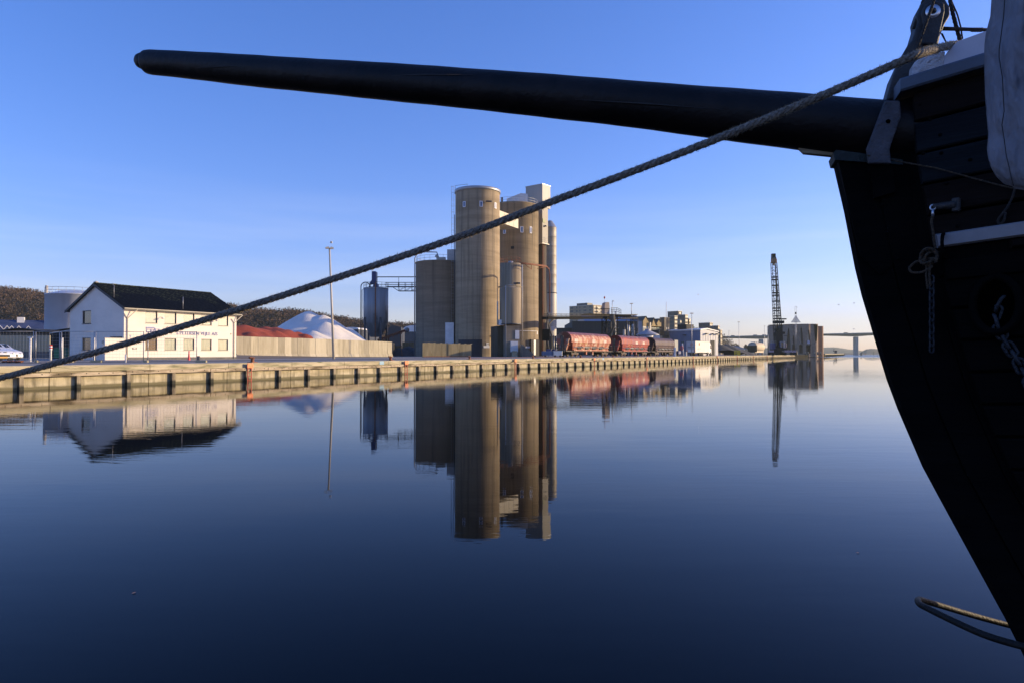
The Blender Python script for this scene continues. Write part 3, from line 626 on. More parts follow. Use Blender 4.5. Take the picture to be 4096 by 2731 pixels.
# mast on the hill
# ------------------------------------------------------------------ tall lamp
def lamp_mast(x, yb, yt, Y, label, head='double', xt=None, r0=.10, group='tall harbour lamp masts', zb=None):
    b_ = G(x, Y) if zb is None else P(x, zb, Y); tp = P(xt or x, yt, Y); F = frame(b_)
    r = thing('lamp_mast', label, 'lamp mast', F, group)
    tp = tp - b_; z = MB(F); z.tube([(0, 0, 0), tuple(tp * .5), tuple(tp)], [r0, r0 * .8, r0 * .6], 8); z.build('pole', M_galv if r0 < .12 else M_gutter, r)
    s = Y / 150.0 if r0 < .12 else 1.0
    for q, sg in enumerate((1, -1) if head == 'double' else (1,)):
        z = MB(F @ Matrix.Translation(tp) @ Matrix.Rotation(.4, 4, 'Z')); z.prism([(0, .05), (sg * .15, .22), (sg * .48, .10), (sg * .45, -.04), (sg * .1, -.05)], -.16, .16); z.build('lamp_head', M_gutter, r)
    return r
lamp_mast(1335, 1434, 995, 80, 'tall pale lamp mast with a gull on top, before the gravel wall', xt=1318, r0=.16)
lamp_mast(2526, 0, 1216, 190, 'double-armed lamp mast rising over the end of the lattice gantry', zb=1260)
lamp_mast(2449, 0, 1206, 185, 'single-headed lamp mast just beside the hopper tower', head='single', zb=1262)
lamp_mast(2767, 0, 1255, 175, 'lamp mast standing behind the white lorry')
lamp_mast(2917, 0, 1325, 300, 'short distant lamp mast nearest the end of the long warehouse', head='single', xt=2915)
lamp_mast(2957, 0, 1289, 270, 'tall distant lamp mast above the yellow frame', xt=2955)
lamp_mast(3060, 0, 1305, 290, 'thin distant lamp mast above the tank wagon', head='single', xt=3057)
lamp_mast(3078, 0, 1314, 300, 'slightly leaning distant lamp mast next to the crane', head='single', xt=3070)
z = MB(); p0 = P(2665, 1275, 235); z.tube([p0, P(2665, 1209, 235)], .09, 6); tg(z.build('flagpole', M_whpaint, at=tuple(p0)), 'bare white flagpole over the dark cladded box tower', 'flagpole')
z = MB(); p0 = P(2418, 1215, 170); z.tube([p0, P(2418, 1192, 170)], .03, 5); bc_ = z.build('aerial_mast', M_galv, at=tuple(p0)); tg(bc_, 'thin aerial with a red lamp above the hopper tower', 'aerial')
z = MB(); z.sphere(P(2418, 1191, 170), .22, 8, 1.4); z.build('warning_lamp', M_orange, bc_)
# gulls
def gull(p, s, label, yaw=0, fly=True):
    F = frame(p, yaw) @ Matrix.Scale(s, 4); r = thing('gull', label, 'gull', F)
    z = MB(F); z.sphere((0, 0, 0), .10, 8, .9); z.sphere((.14, 0, .05), .05, 8); z.tube([(.18, 0, .05), (.23, 0, .04)], [.02, .005], 5); z.tube([(-.05, 0, 0), (-.25, 0, .02)], [.08, .02], 6); z.build('body', M_whpaint, r)
    if fly:
        for sg in (-1, 1):
            z = MB(F); z.add([(.08, sg * .06, .03), (-.10, sg * .06, .03), (-.02, sg * .35, .22), (.10, sg * .35, .24), (-.12, sg * .72, .10), (-.05, sg * .72, .12)], [(0, 1, 2, 3), (3, 2, 4, 5)]); z.build('wing', M_galv, r)
gull(P(1325, 984, 80) + Vector((0, 0, .42)), 1.6, 'gull sitting on top of the tallest lamp mast', 2, False)
gull(P(2793, 1179, 150), 1.3, 'small gull flying alone over the middle apartment blocks', 1.2)
for i, (x, y) in enumerate([(3415, 1318), (3327, 1221), (3355, 1220), (3416, 1214)]):
    gull(P(x, y, 240), 1.2, ['gull flying just above the bridge deck', 'gull flying nearest the triangular beacon', 'second gull from the beacon, over the bridge', 'gull flying closest to the ship stem'][i], i)
# ------------------------------------------------------------------ gravel wall and heaps
wa = G(946, 95); wd, wn_, wyaw = dirs(31.7); WF = frame(wa, wyaw); WL = along(wa, wd, 1568)
r = thing('retaining_wall', 'long retaining wall of upright pale concrete panels holding the gravel heaps', 'wall', WF)
npn = 27; pw = WL / npn
def hwall(u): return (ZZ(1345 + (1367 - 1345) * u / WL, (wa + wd * u).y) - GZ)
for i in range(npn):
    z = MB(WF); u0, u1 = i * pw + .015, (i + 1) * pw - .015; h = hwall(u0) * 1.0 + random.uniform(-.02, .02); dv = random.uniform(-.02, .02) + (0 if i != 13 else .0)
    z.prism([(dv - .25, .0), (dv - .25, .15), (dv - .08, .6), (dv, .62), (dv, h), (dv + .22, h), (dv + .22, 0)], u0, u1, 'x'); z.build('wall_panel', random.choice([M_panelw, M_panelw, M_panelw2, M_panelw3]), r)
# the sloping asphalt ramp before the wall
z = MB(); a0 = wa - wn_ * .3 + Vector((0, 0, .42)); a1 = wa + wd * (WL * .55) - wn_ * .3 + Vector((0, 0, .12)); a2 = wa + wd * WL - wn_ * .3 + Vector((0, 0, .02))
q0, q1 = G(930, 78, GZ + .012), G(1560, 118, GZ + .012)
z.add([tuple(a0), tuple(a1), tuple(a2), tuple(q1), tuple(q0), tuple(wa - wd * 14 + Vector((0, 0, .42)))], [(0, 4, 3, 2, 1), (5, 4, 0)]); z.build('asphalt_ramp', M_dirt, at=tuple(wa), kind='structure')
def heap(name, label, cones, u0, u1, v0, v1, m, F, res=.35, base=0, amp=.25, lab='gravel heap'):
    nu, nv = int((u1 - u0) / res), int((v1 - v0) / res); U, V = np.meshgrid(np.linspace(u0, u1, nu), np.linspace(v0, v1, nv))
    H = np.full(U.shape, base - .3)
    for cu, cv, ch, sl_ in cones:
        d_ = np.hypot(U - cu, V - cv); c = ch - sl_ * (np.sqrt(d_ ** 2 + .35) - .6); H = np.maximum(H, c)
    rr_ = np.random.default_rng(int(cones[0][0] * 10) % 1000 + 3); Nn = np.zeros(U.shape)
    for k_ in range(14):
        fx, fy, ph = rr_.uniform(-1.6, 1.6), rr_.uniform(-1.6, 1.6), rr_.uniform(0, 6.3); Nn += np.sin(U * fx + V * fy + ph) / 14
    H = H + Nn * amp * 2; H = np.maximum(H, base - .3)
    mb = MB(F); vs = [(float(a), float(b), float(c)) for a, b, c in zip(U.ravel(), V.ravel(), H.ravel())]
    fs = [(j * nu + i, j * nu + i + 1, (j + 1) * nu + i + 1, (j + 1) * nu + i) for j in range(nv - 1) for i in range(nu - 1)]
    mb.add(vs, fs, True); o = mb.build(name, m, at=tuple(F.translation)); tg(o, label, lab); return o
def hz(y, Y): return ZZ(y, Y) - GZ
wu = lambda x, off: along(wa + wn_ * off, wd, x)
def cone(x, y, off, sl_=.72):
    u = wu(x, off); p = wa + wd * u + wn_ * off; return (u, off, hz(y, p.y), sl_)
red = [cone(930, 1304, 9, .35), cone(975, 1303, 8, .4), cone(1020, 1307, 9, .35), cone(1060, 1306, 11, .4), cone(1105, 1308, 10, .35), cone(1000, 1322, 5), cone(1055, 1326, 5), cone(1100, 1324, 6), cone(1150, 1316, 9), cone(1190, 1327, 7), cone(1215, 1336, 5)]
heap('red_gravel_heap', 'low heap of brick-red gravel behind the panel wall', red, -6, wu(1262, 5), .3, 18, M_redg, WF)
wh = [cone(1236, 1245, 16, .64), cone(1290, 1259, 13, .66), cone(1265, 1272, 17, .6), cone(1345, 1300, 8, .6), cone(1300, 1290, 8, .62), cone(1205, 1270, 20, .6), cone(1160, 1300, 22, .55), cone(1440, 1325, 10, .55), cone(1475, 1338, 9, .5), cone(1510, 1352, 8, .5), cone(1395, 1312, 10, .6), cone(1250, 1320, 6, .6)]
heap('white_gravel_heap', 'tall double-peaked heap of white gravel behind the panel wall', wh, 12, WL - .5, .3, 38, M_whg, WF, .45, amp=.3)
# ------------------------------------------------------------------ dark bay with black gravel and old panel wall
bA = G(1690, 114); bB = G(1886, 118.5); BD = (bB - bA).normalized(); byaw = math.atan2(BD.y, BD.x); BF = frame(bA, byaw); BL = (bB - bA).length
r = thing('bay_wall', 'short stained panel wall with a rusty rail along its foot', 'wall', BF)
for i in range(8):
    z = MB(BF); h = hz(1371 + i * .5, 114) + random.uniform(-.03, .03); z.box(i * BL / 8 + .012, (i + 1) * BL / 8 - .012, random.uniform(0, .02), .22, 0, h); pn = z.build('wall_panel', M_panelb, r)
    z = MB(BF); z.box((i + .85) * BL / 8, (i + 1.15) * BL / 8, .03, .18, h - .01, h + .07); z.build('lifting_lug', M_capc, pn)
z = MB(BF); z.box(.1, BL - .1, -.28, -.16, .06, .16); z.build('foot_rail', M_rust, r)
F = frame(G(1567, 150), .12); r = thing('gravel_bay', 'dark three-sided concrete bay between the two panel walls', 'storage bay', F)
bw = 120 / FPX * 165; hb = hz(1371, 160)
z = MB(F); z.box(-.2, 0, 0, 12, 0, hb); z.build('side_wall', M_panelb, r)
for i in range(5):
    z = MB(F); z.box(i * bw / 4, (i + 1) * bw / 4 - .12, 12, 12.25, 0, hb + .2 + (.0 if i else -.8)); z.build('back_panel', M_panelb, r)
bk = [(1.5, 6, 1.9, .55), (3.5, 8, 2.3, .6), (5.2, 6, 1.7, .6), (6.6, 8, 2.2, .6), (8, 6, 1.6, .55)]
heap('black_gravel_heap', 'low heaps of black gravel inside the dark bay', bk, .2, bw, 1, 11.8, M_blkg, F, .3, amp=.15)
# ------------------------------------------------------------------ small grey silo with blue filter
SY = 150; F = frame(G(1503, SY)); R_ = 49 / FPX * SY; zt = hz(1153, SY); zc = hz(1293, SY); zk = hz(1348, SY)
M_gsilo = mat('grey silo steel', (.22, .23, .24), (.30, .31, .32), .5, .15, s1=(.8, .8, .06), c3=(.07, .07, .075), s3=(.35, .35, .10), f3=(.52, .66))
ssilo = thing('cement_silo', 'small grey steel silo on legs with a blue filter on top', 'silo', F)
z = MB(F); z.lathe([(0, zt), (R_, zt), (R_, zc), (R_ * .92, zc - .1), (R_ * .45, zk), (0, zk)], n=40); z.build('vessel', M_gsilo, ssilo)
for k_ in range(2):
    z = MB(F); z.lathe([(R_ + .03, zt - .15 - k_ * (zt - zc) * .52), (R_ + .07, zt - .2 - k_ * (zt - zc) * .52), (R_ + .03, zt - .3 - k_ * (zt - zc) * .52)], n=40); z.build('hoop', M_gsilo, ssilo)
for a in (PI * .25, PI * .75, PI * 1.25, PI * 1.68):
    z = MB(F); x_, y_ = (R_ + .12) * math.cos(a), (R_ + .12) * math.sin(a); z.box(x_ - .18, x_ + .18, y_ - .18, y_ + .18, 0, zc + 1.2); z.build('leg', M_dsteel, ssilo)
z = MB(F); a = PI * 1.55; z.tube([((R_ + .12) * math.cos(a), (R_ + .12) * math.sin(a), .5), ((R_ + .12) * math.cos(a), (R_ + .12) * math.sin(a), zt + 1.0)], .12, 6); z.build('fill_pipe', M_rust, ssilo)
s_ = SY / FPX
z = MB(F); z.bbox(-14 * s_, 3 * s_, -1, 1, zt + 1.0, zt + 2.2 + 1.4, .1); z.prism([(-6 * s_, zt + 1.4), (8 * s_, zt + .9), (12 * s_, zt), (-10 * s_, zt)], -.9, .9); z.tube([(-12 * s_, 0, zt + 1.6), (-22 * s_, 0, zt + .9)], .35, 8); z.build('blue_filter', M_bsteel, ssilo)
for hh_ in (.55, 1.1):
    z = MB(F); z.tube([(R_ * math.cos(a), R_ * math.sin(a), zt + hh_) for a in np.linspace(0, 2 * PI, 33)], .035, 4, False); z.build('guard_rail', M_dsteel, ssilo)
z = MB(F)
for a in np.linspace(0, 2 * PI, 15): z.tube([(R_ * math.cos(a), R_ * math.sin(a), zt), (R_ * math.cos(a), R_ * math.sin(a), zt + 1.1)], .03, 4)
z.build('rail_posts', M_dsteel, ssilo)['kind'] = 'stuff'
def arc(xc, z0, r, F, n=9): return [(xc - r * math.cos(PI * k / n), 0, z0 + r * math.sin(PI * k / n)) for k in range(n + 1)]
z = MB(F); xl = -60 * s_; z.tube([(xl, 0, 0), (xl, 0, zt + .3)] + arc(xl + 1.0, zt + .3, 1.0, F)[1:] + [(xl + 2.0, 0, zt + .1), (xl + 2.3, 0, zt - .3)], .11, 7); z.build('bent_pipe', M_dsteel, ssilo)
z = MB(F); xl = -56 * s_; z.tube([(xl, .2, 0), (xl, .2, zt - .4), (xl + .6, .2, zt)], .07, 6); z.build('bent_pipe', M_dsteel, ssilo)
z = MB(F); z.tube(arc(-22 * s_ + .4, zt + .2, .7, F), .09, 6); z.build('bent_pipe', M_dsteel, ssilo)
# pipe bridge from small silo to the big one
r = thing('pipe_bridge', 'open truss footbridge and pipe between the small and big silos', 'footbridge', F)
x0_, x1_ = 42 * s_, 163 * s_; zd = hz(1148, SY); zb_ = hz(1165, SY); zr = hz(1131, SY); zp = hz(1108.5, SY)
for y_ in (-.6, .6):
    z = MB(F); z.box(x0_, x1_, y_ - .06, y_ + .06, zd - .08, zd + .08); z.build('deck_beam', M_dsteel, r)
    z = MB(F); z.tube([(x0_ + 1.3, y_, zd), (x0_ + 2.7, y_, zb_), (x1_, y_, zb_)], .06, 5); z.build('bottom_chord', M_dsteel, r)
    for k_ in range(5):
        u = x0_ + 2.7 + k_ * 1.45 * 1.0; z = MB(F); z.tube([(u, y_, zb_), (u, y_, zr)], .045, 4); z.build('post', M_dsteel, r)
        if k_ < 4: z = MB(F); z.tube([(u, y_, zb_), (u + 1.4, y_, zd)], .04, 4); z.build('brace', M_dsteel, r)
    for q in (zr, (zr + zd) / 2):
        z = MB(F); z.tube([(x0_ - .3, y_, q), (x1_, y_, q)], .04, 4); z.build('hand_rail', M_dsteel, r)
z = MB(F); z.tube([(-6 * s_, 0, zt + 3.4), (0, 0, zp - .4), (7 * s_, 0, zp), (x1_, 0, zp)], .11, 7); z.build('pipe', M_dsteel, r)
for u in (x0_ + 2.7, x0_ + 7.2):
    z = MB(F); z.tube([(u, 0, zd), (u, 0, zp)], .05, 4); z.build('pipe_hanger', M_dsteel, r)
# conveyor
p0, p1 = P(1512, 1362, 150), P(1627, 1320, 152); F = frame(p0, math.atan2(p1.y - p0.y, p1.x - p0.x)); r = thing('belt_conveyor', 'rusty inclined belt conveyor rising beside the small silo', 'conveyor', F)
Lc = math.hypot(p1.x - p0.x, p1.y - p0.y); dz = p1.z - p0.z
for y_ in (-.45, .45):
    z = MB(F); z.prism([(0, -.25), (Lc, dz - .25), (Lc, dz + .3), (0, .3)], y_ - .05, y_ + .05); z.build('side_frame', M_rust, r)
z = MB(F); z.prism([(-.2, .12), (Lc + .2, dz + .12), (Lc + .2, dz + .2), (-.2, .2)], -.39, .39); z.build('belt', M_tyre, r)
z = MB(F @ Matrix.Translation((Lc, 0, dz)) @ Matrix.Rotation(PI / 2, 4, 'X')); z.lathe([(0, -.55), (.5, -.55), (.5, .55), (0, .55)], n=14); z.build('head_drum', M_galv, r)
for q in range(7):
    u = Lc * (q + .5) / 7; z = MB(F); z.tube([(u, -.5, dz * (q + .5) / 7 - .6), (u + .3, -.5, dz * (q + .5) / 7 + .2)], .07, 5); z.build('idler_bracket', M_rust, r)
for q in (.35, .75):
    z = MB(F); z.tube([(Lc * q, -.4, dz * q - .2), (Lc * q + .5, -.4, GZ - p0.z)], .09, 5); z.build('leg', M_rust, r)
# white barrel roofed halls and dark shed
def hall(x0, x1, ytop, yeave, Y, label, dep=26, wallm=None):
    a_ = G(x0, Y); W2 = (x1 - x0) / FPX * Y; F = frame(a_, -.15); r = thing('barrel_hall', label, 'storage hall', F, 'white barrel-roofed storage halls')
    ze, zt_ = hz(yeave, Y), hz(ytop, Y); z = MB(F); z.box(0, W2, 0, dep, 0, ze); z.build('wall', wallm or M_dsteel, r)
    pr_ = [(W2 / 2 - W2 / 2 * math.cos(PI * k / 16), ze + (zt_ - ze) * math.sin(PI * k / 16) ** .6) for k in range(17)]
    z = MB(F); z.prism(pr_, -.3, dep + .3); z.build('roof', M_whpaint, r)
hall(1612, 1700, 1302, 1327, 270, 'white barrel-roofed hall beyond the belt conveyor')
hall(1375, 1437, 1309, 1318, 300, 'white barrel roof showing just above the white gravel heap')
F = frame(G(1552, 215), .1); r = thing('dark_shed', 'dark pitched-roof shed between small silo and barrel hall', 'shed', F); ww = 52 / FPX * 215
z = MB(F); z.prism([(0, 0), (0, hz(1312, 215)), (ww * .3, hz(1302, 215)), (ww, hz(1308, 215)), (ww, 0)], 0, 20); z.build('wall', flat('dark cladding', (.045, .047, .052)), r)
z = MB(F); z.box(ww * .1, ww * .5, -.05, .0, 0, 4); z.build('door', M_black, r)
# ------------------------------------------------------------------ big silos
def railing(F, R_, zt, parent, m=M_galv, h=1.1, n=24, a0=0, a1=2 * PI):
    for q in (.5, 1.0):
        z = MB(F); z.tube([(R_ * math.cos(a), R_ * math.sin(a), zt + h * q) for a in np.linspace(a0, a1, n * 2 + 1)], .03, 4, False); z.build('guard_rail', m, parent)
    z = MB(F)
    for a in np.linspace(a0, a1, n): z.tube([(R_ * math.cos(a), R_ * math.sin(a), zt), (R_ * math.cos(a), R_ * math.sin(a), zt + h)], .028, 4)
    z.build('rail_posts', m, parent)['kind'] = 'stuff'
def ladder(F, x, y, z0, z1, parent, m=M_galv, cage=True):
    z = MB(F)
    for s in (-.25, .25): z.tube([(x + s, y, z0), (x + s, y, z1)], .03, 4)
    k_ = z0
    while k_ < z1: z.tube([(x - .25, y, k_), (x + .25, y, k_)], .02, 3); k_ += .6
    if cage:
        k_ = z0 + 2
        while k_ < z1 + 1:
            z.tube([(x - .35 + .35 - .38 * math.cos(a), y - .75 * math.sin(a), k_) for a in np.linspace(0, PI, 7)], .025, 3, False); k_ += 1.3
    z.build('ladder', m, parent)
M_swin = flat('white window frame', (.75, .76, .80), .5); M_sglass = mat('blue window pane', (.07, .09, .16), None, .1, spec=1)
def curved_window(F, R_, a, z0, z1, w, parent):
    W_ = F @ Matrix.Rotation(a + PI / 2, 4, 'Z') @ Matrix.Translation((0, -R_, 0))
    z = MB(W_)
    for q in [(-w / 2, -w / 2 + .12, z0, z1), (w / 2 - .12, w / 2, z0, z1), (-w / 2 + .12, w / 2 - .12, z0, z0 + .12), (-w / 2 + .12, w / 2 - .12, z1 - .12, z1)]: z.box(q[0], q[1], -.10, .15, q[2], q[3])
    o = z.build('window', M_swin, parent); z = MB(W_); z.box(-w / 2 + .12, w / 2 - .12, -.04, .12, z0 + .12, z1 - .12); z.build('pane', M_sglass, o)
def sign(F, x, y, z0, w, h, parent, txt=None, m=M_whpaint):
    z = MB(F); z.box(x - w / 2, x + w / 2, y - .03, y, z0, z0 + h); o = z.build('sign_plate', m, parent)
    if txt: text(txt, h * .8, F @ Matrix.Translation((x - w * .38, y - .045, z0 + h * .2)), parent, M_frame, 'sign_text', .005, w * .76)
    return o
S1Y = 141
def yr(x1, x2, Y): return (x2 - x1) / 2 / FPX * Y
# left silo
Fl = frame(G(1762, 146)); RL = 99 / FPX * 146; zl_ = hz(1053, 146)
s_l = thing('left_silo', 'shorter dark concrete silo joined to the footbridge', 'silo', Fl)
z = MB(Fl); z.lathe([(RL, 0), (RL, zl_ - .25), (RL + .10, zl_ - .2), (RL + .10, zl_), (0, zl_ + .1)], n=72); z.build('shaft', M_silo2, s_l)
railing(Fl, RL - .15, zl_, s_l)
z = MB(Fl); z.box(RL * .30, RL * .95, -2.2, 1.0, zl_, zl_ + 2.6); z.build('roof_house', M_galv, s_l)
z = MB(Fl); z.bbox(-RL * .10, RL * .25, -3, -2, zl_ + .1, zl_ + .8, .05); z.tube([(-RL * .05, -2.5, zl_ + .8), (-RL * .15, -2.5, zl_ + 1.3)], .3, 7); z.build('roof_fan', M_gutter, s_l)
z = MB(Fl); x_ = -RL - .25; z.tube([(x_, 0, 0), (x_, 0, zl_ + 1.0), (x_ + .5, 0, zl_ + 2.0), (x_ + 2, 0, zl_ + 2.4), (x_ + 4.8, -1, zl_ + 2.2), (x_ + 5.6, -1, zl_)], .13, 7); z.build('riser_pipe', M_galv, s_l)
z = MB(Fl); ub = (1791 - 1762) / FPX * 146; z.box(ub, ub + 1.75, -RL - .3, -RL * .6, 0, hz(1291, 141)); z.build('white_door_shed', M_whpaint, s_l)
z = MB(Fl); z.box(ub + .6, RL * .9, -RL * .72, -RL * .5, hz(1282, 143), hz(1260, 143)); z.build('bracket_box', M_dsteel, s_l)
# tallest silo with a real doorway cut into the shaft
RB = 89 / FPX * S1Y; Fb = frame(G(1910, S1Y)); zb2 = hz(766, S1Y)
s_b = thing('tallest_silo', 'tallest round concrete silo with small windows under the rim', 'silo', Fb)
a0 = -PI / 2 + math.asin(min(.999, (1962 - 1911) / 89)); a1 = -PI / 2 + math.asin(.985); zdoor = hz(1341, S1Y - RB)
z = MB(Fb); z.lathe([(RB, zdoor), (RB, zb2)], n=96)
z.lathe([(RB, 0), (RB, zdoor)], n=90, a0=a1, a1=a0 + 2 * PI)
rr2 = RB - 1.2
z.lathe([(rr2, 0), (rr2, zdoor)], n=10, a0=a0, a1=a1)
for a in (a0, a1): z.add([(RB * math.cos(a), RB * math.sin(a), 0), (rr2 * math.cos(a), rr2 * math.sin(a), 0), (rr2 * math.cos(a), rr2 * math.sin(a), zdoor), (RB * math.cos(a), RB * math.sin(a), zdoor)], [(0, 1, 2, 3)])
z.lathe([(RB, zdoor), (rr2, zdoor)], n=10, a0=a0, a1=a1); z.disc(0, 0, zb2, RB, 96); z.build('shaft', M_silo, s_b)
z = MB(Fb); z.lathe([(RB + .02, 0), (RB + .02, 3.4)], n=40, a0=-PI * .80, a1=-PI * .42); z.build('tarred_base', flat('tar', (.03, .03, .035), .7), s_b)
z = MB(Fb); z.lathe([(RB, zb2 - .55), (RB + .16, zb2 - .5), (RB + .16, zb2 + .05), (RB - .3, zb2 + .12)], n=96); z.build('rim_flashing', M_galv, s_b)
for x, y0, y1 in [(1863, 807, 829), (1929, 805, 828), (1983, 812, 835)]:
    s = (x - 1911) / 89; a = -PI / 2 + math.asin(s); Yw = S1Y - RB * math.cos(math.asin(s))
    curved_window(Fb, RB, a, hz(y1, Yw), hz(y0, Yw), .65, s_b)
z = MB(Fb); ladder(Fb, -RB - .55, 0, hz(1290, S1Y), zb2 + 1.1, s_b)
z = MB(Fb); z.tube([(-RB, 0, zb2), (-RB, -.3, zb2 + 1.1), (-RB + 2.6, -1.2, zb2 + 1.2), (-RB + 2.2, -1.2, zb2)], .04, 5); z.build('hatch_rail', M_dsteel, s_b)
z = MB(Fb); z.tube([(-RB - .12, -.6, 0), (-RB - .12, -.6, zb2 - 5)], .07, 6); z.build('drain_pipe', M_dsteel, s_b)
def onb(x, y0, w, h, txt=None):
    s = (x - 1911) / 89; a = -PI / 2 + math.asin(s); W_ = Fb @ Matrix.Rotation(a + PI / 2, 4, 'Z') @ Matrix.Translation((0, -RB, 0)); sign(W_, 0, -.02, hz(y0, S1Y - RB), w, h, s_b, txt)
onb(1989 - 2, 1326, 1.0, .75, '4-1'); onb(1986, 1335, 1.0, .28); onb(1954, 1382, .55, .6, '17'); onb(1950, 1391, 1.3, .45)
s = (1930 - 1911) / 89; z = MB(Fb); W_ = Fb @ Matrix.Rotation(math.asin(s), 4, 'Z') @ Matrix.Translation((.9, -RB, hz(808, 137))); z.M = W_; z.bbox(0, 1.2, -.5, 0, -.12, .12, .05); z.build('flood_light', M_dsteel, s_b)
z = MB(Fb); z.tube([(RB * .985, -.9, hz(1150, 139)), (RB + .3, -1.2, hz(1146, 139))], .04, 5); z.sphere((RB + .1, -1.3, hz(1147, 139)), .28, 7, .6); z.build('flood_light', M_dsteel, s_b)
# right cluster silo
YD = 158; FD_ = frame(G(2060, YD)); RD = 94 / FPX * YD; zd2 = hz(826, YD)
s_d = thing('right_silo', 'wide concrete silo behind the steel tanks, with narrow white windows', 'silo', FD_)
z = MB(FD_); z.lathe([(RD, 0), (RD, zd2 - .4), (RD + .12, zd2 - .3), (RD + .12, zd2), (0, zd2 + .1)], n=96); z.build('shaft', M_silo, s_d)
railing(FD_, RD - .2, zd2, s_d)
z = MB(FD_); z.prism([(-1.9, zd2), (-1.9, zd2 + 1.2), (1.4, zd2 + 2.5), (2.9, zd2 + 2.3), (2.9, zd2)], -2.5, .5); z.build('roof_house', M_whpaint, s_d)
z = MB(FD_); z.tube([(-3, -2, zd2), (-3, -2, zd2 + 1.6)], .25, 7); z.box(-3.7, -2.4, -2.5, -1.5, zd2, zd2 + .5); z.build('roof_vent', M_dsteel, s_d)
for x, y0, y1, w in [(2019, 911, 936, .7), (2086, 907, 931, .7), (2121, 908, 934, .65)]:
    s = (x - 2060) / 94; a = -PI / 2 + math.asin(s); Yw = YD - RD * math.cos(math.asin(s)); curved_window(FD_, RD, a, hz(y1, Yw), hz(y0, Yw), w, s_d)
s = (2050 - 2060) / 94; W_ = FD_ @ Matrix.Rotation(math.asin(s), 4, 'Z') @ Matrix.Translation((0, -RD, 0)); z = MB(W_); z.box(-.35, .35, -.15, .05, hz(956, 139), hz(945, 139)); z.build('vent_hatch', M_black, s_d)
def ond(x, y0, w, h, txt=None, m=M_whpaint, nm=None):
    s = (x - 2060) / 94; W_ = FD_ @ Matrix.Rotation(math.asin(s), 4, 'Z') @ Matrix.Translation((0, -RD, 0)); return sign(W_, 0, -.02, hz(y0, YD - RD * math.cos(math.asin(s))), w, h, s_d, txt, m)
ond(2107, 1392, 1.7, .42); ond(2147, 1338, .5, .8)
s = .86; W_ = FD_ @ Matrix.Rotation(math.asin(s), 4, 'Z') @ Matrix.Translation((0, -RD + .1, 0)); z = MB(W_); z.box(-2.2, 1.6, -.16, .1, 0, hz(1352, 141)); o = z.build('doorway', M_black, s_d)
z = MB(W_); z.box(-1.0, -.1, -.2, -.16, 0, hz(1352, 141) - .1); z.build('door_leaf', M_galv, s_d)
z = MB(FD_); z.tube([(RD * math.cos(a) * 1.02, RD * math.sin(a) * 1.02, hz(1322, 141) + .3) for a in np.linspace(-PI * .62, -PI * .12, 14)], .07, 5); z.build('pipe_ring', M_whpaint, s_d)
# metal cross passage
YP = 137; r = thing('cross_passage', 'cream cladded passage joining the two tall concrete silos near the top', 'passage', frame(G(1990, YP)))
pA_, pB_ = P(1997, 842, 140.3), P(2073, 870, 147.6); Fq = frame(pA_, math.atan2(pB_.y - pA_.y, pB_.x - pA_.x)); Lq = math.hypot(pB_.x - pA_.x, pB_.y - pA_.y)
zq1 = P(1997, 889, 140.3).z - pA_.z; zq0 = 0
z = MB(Fq); z.box(0, Lq, 0, 4.0, zq1, 0); z.build('cladding', mat('cream cladding', (.56, .50, .37), (.62, .56, .42), .6, s1=(2.5, 2.5, .1)), r)
for q in range(5):
    z = MB(Fq); z.box(Lq * q / 4 - .02, Lq * q / 4 + .02, -.03, 0, zq1, 0); z.build('seam', M_gutter, r)
# lift tower
YT = 161; tO = P(2170, 1300, YT); tO.z = GZ; TDv, TNv, TY_ = dirs(38); FT = frame(tO, TY_)
M_clad = mat('grey tower cladding', (.34, .33, .30), (.38, .37, .335), .55, s1=(3, 3, .1), c3=(.28, .26, .22), s3=(1.5, 1.5, .06)); M_shaft = mat('stained shaft', (.06, .048, .036), (.10, .078, .055), .85, s1=(1, 1, .1), c3=(.06, .05, .04), s3=(2, 2, .1))
tw = along(tO, TDv, 2202); td = along(tO, TNv, 2103); tw2 = along(tO, TDv, 2193); td2 = along(tO, TNv, 2145)
tower = thing('lift_tower', 'tall square cladded lift tower standing highest beside the silos', 'tower', FT)
z = MB(FT); z.box(0, tw, 0, td, hz(828, YT), hz(737, YT)); z.build('head_house', M_clad, tower)
for i in range(14):
    z = MB(FT); z.box(-.035, .0, td * (i + .5) / 14 - .03, td * (i + .5) / 14 + .03, hz(828, YT), hz(737, YT)); z.build('cladding_rib', M_clad, tower)
z = MB(FT); z.box(-.08, tw + .08, -.08, td + .08, hz(737, YT), hz(737, YT) + .15); z.build('roof_trim', M_galv, tower)
z = MB(FT); z.box(.05, tw2, .05, td2, hz(972, YT), hz(828, YT)); z.build('upper_shaft', mat('upper shaft', (.26, .235, .19), (.31, .28, .225), .6, s1=(2, 2, .1)), tower)
z = MB(FT); z.box(-.3, tw2 + .2, -.2, td2, hz(972, YT) - .2, hz(972, YT)); z.build('landing', M_gutter, tower)
z = MB(FT); z.box(.6, tw2 * .45, .4, td2 * .9, 0, hz(972, YT)); z.box(tw2 * .55, tw2 * .95, .4, td2 * .9, 0, hz(972, YT)); z.build('lower_shaft', M_shaft, tower)
z = MB(FT); z.tube([(0, -.1, 0), (0, -.1, hz(972, YT))], .09, 7); z.build('red_pipe', M_rust, tower)
z = MB(FT); z.tube([(.5, -.1, 4), (.5, -.1, hz(972, YT))], .07, 7); z.build('red_pipe', M_rust, tower)
for q in range(3):
    z = MB(FT); z.tube([(.2, -.25, hz(972, YT) + .5 * q + .3), (tw2 * .8, -.25, hz(972, YT) + .5 * q + .3)], .03, 4); z.build('landing_rail', M_galv, tower)
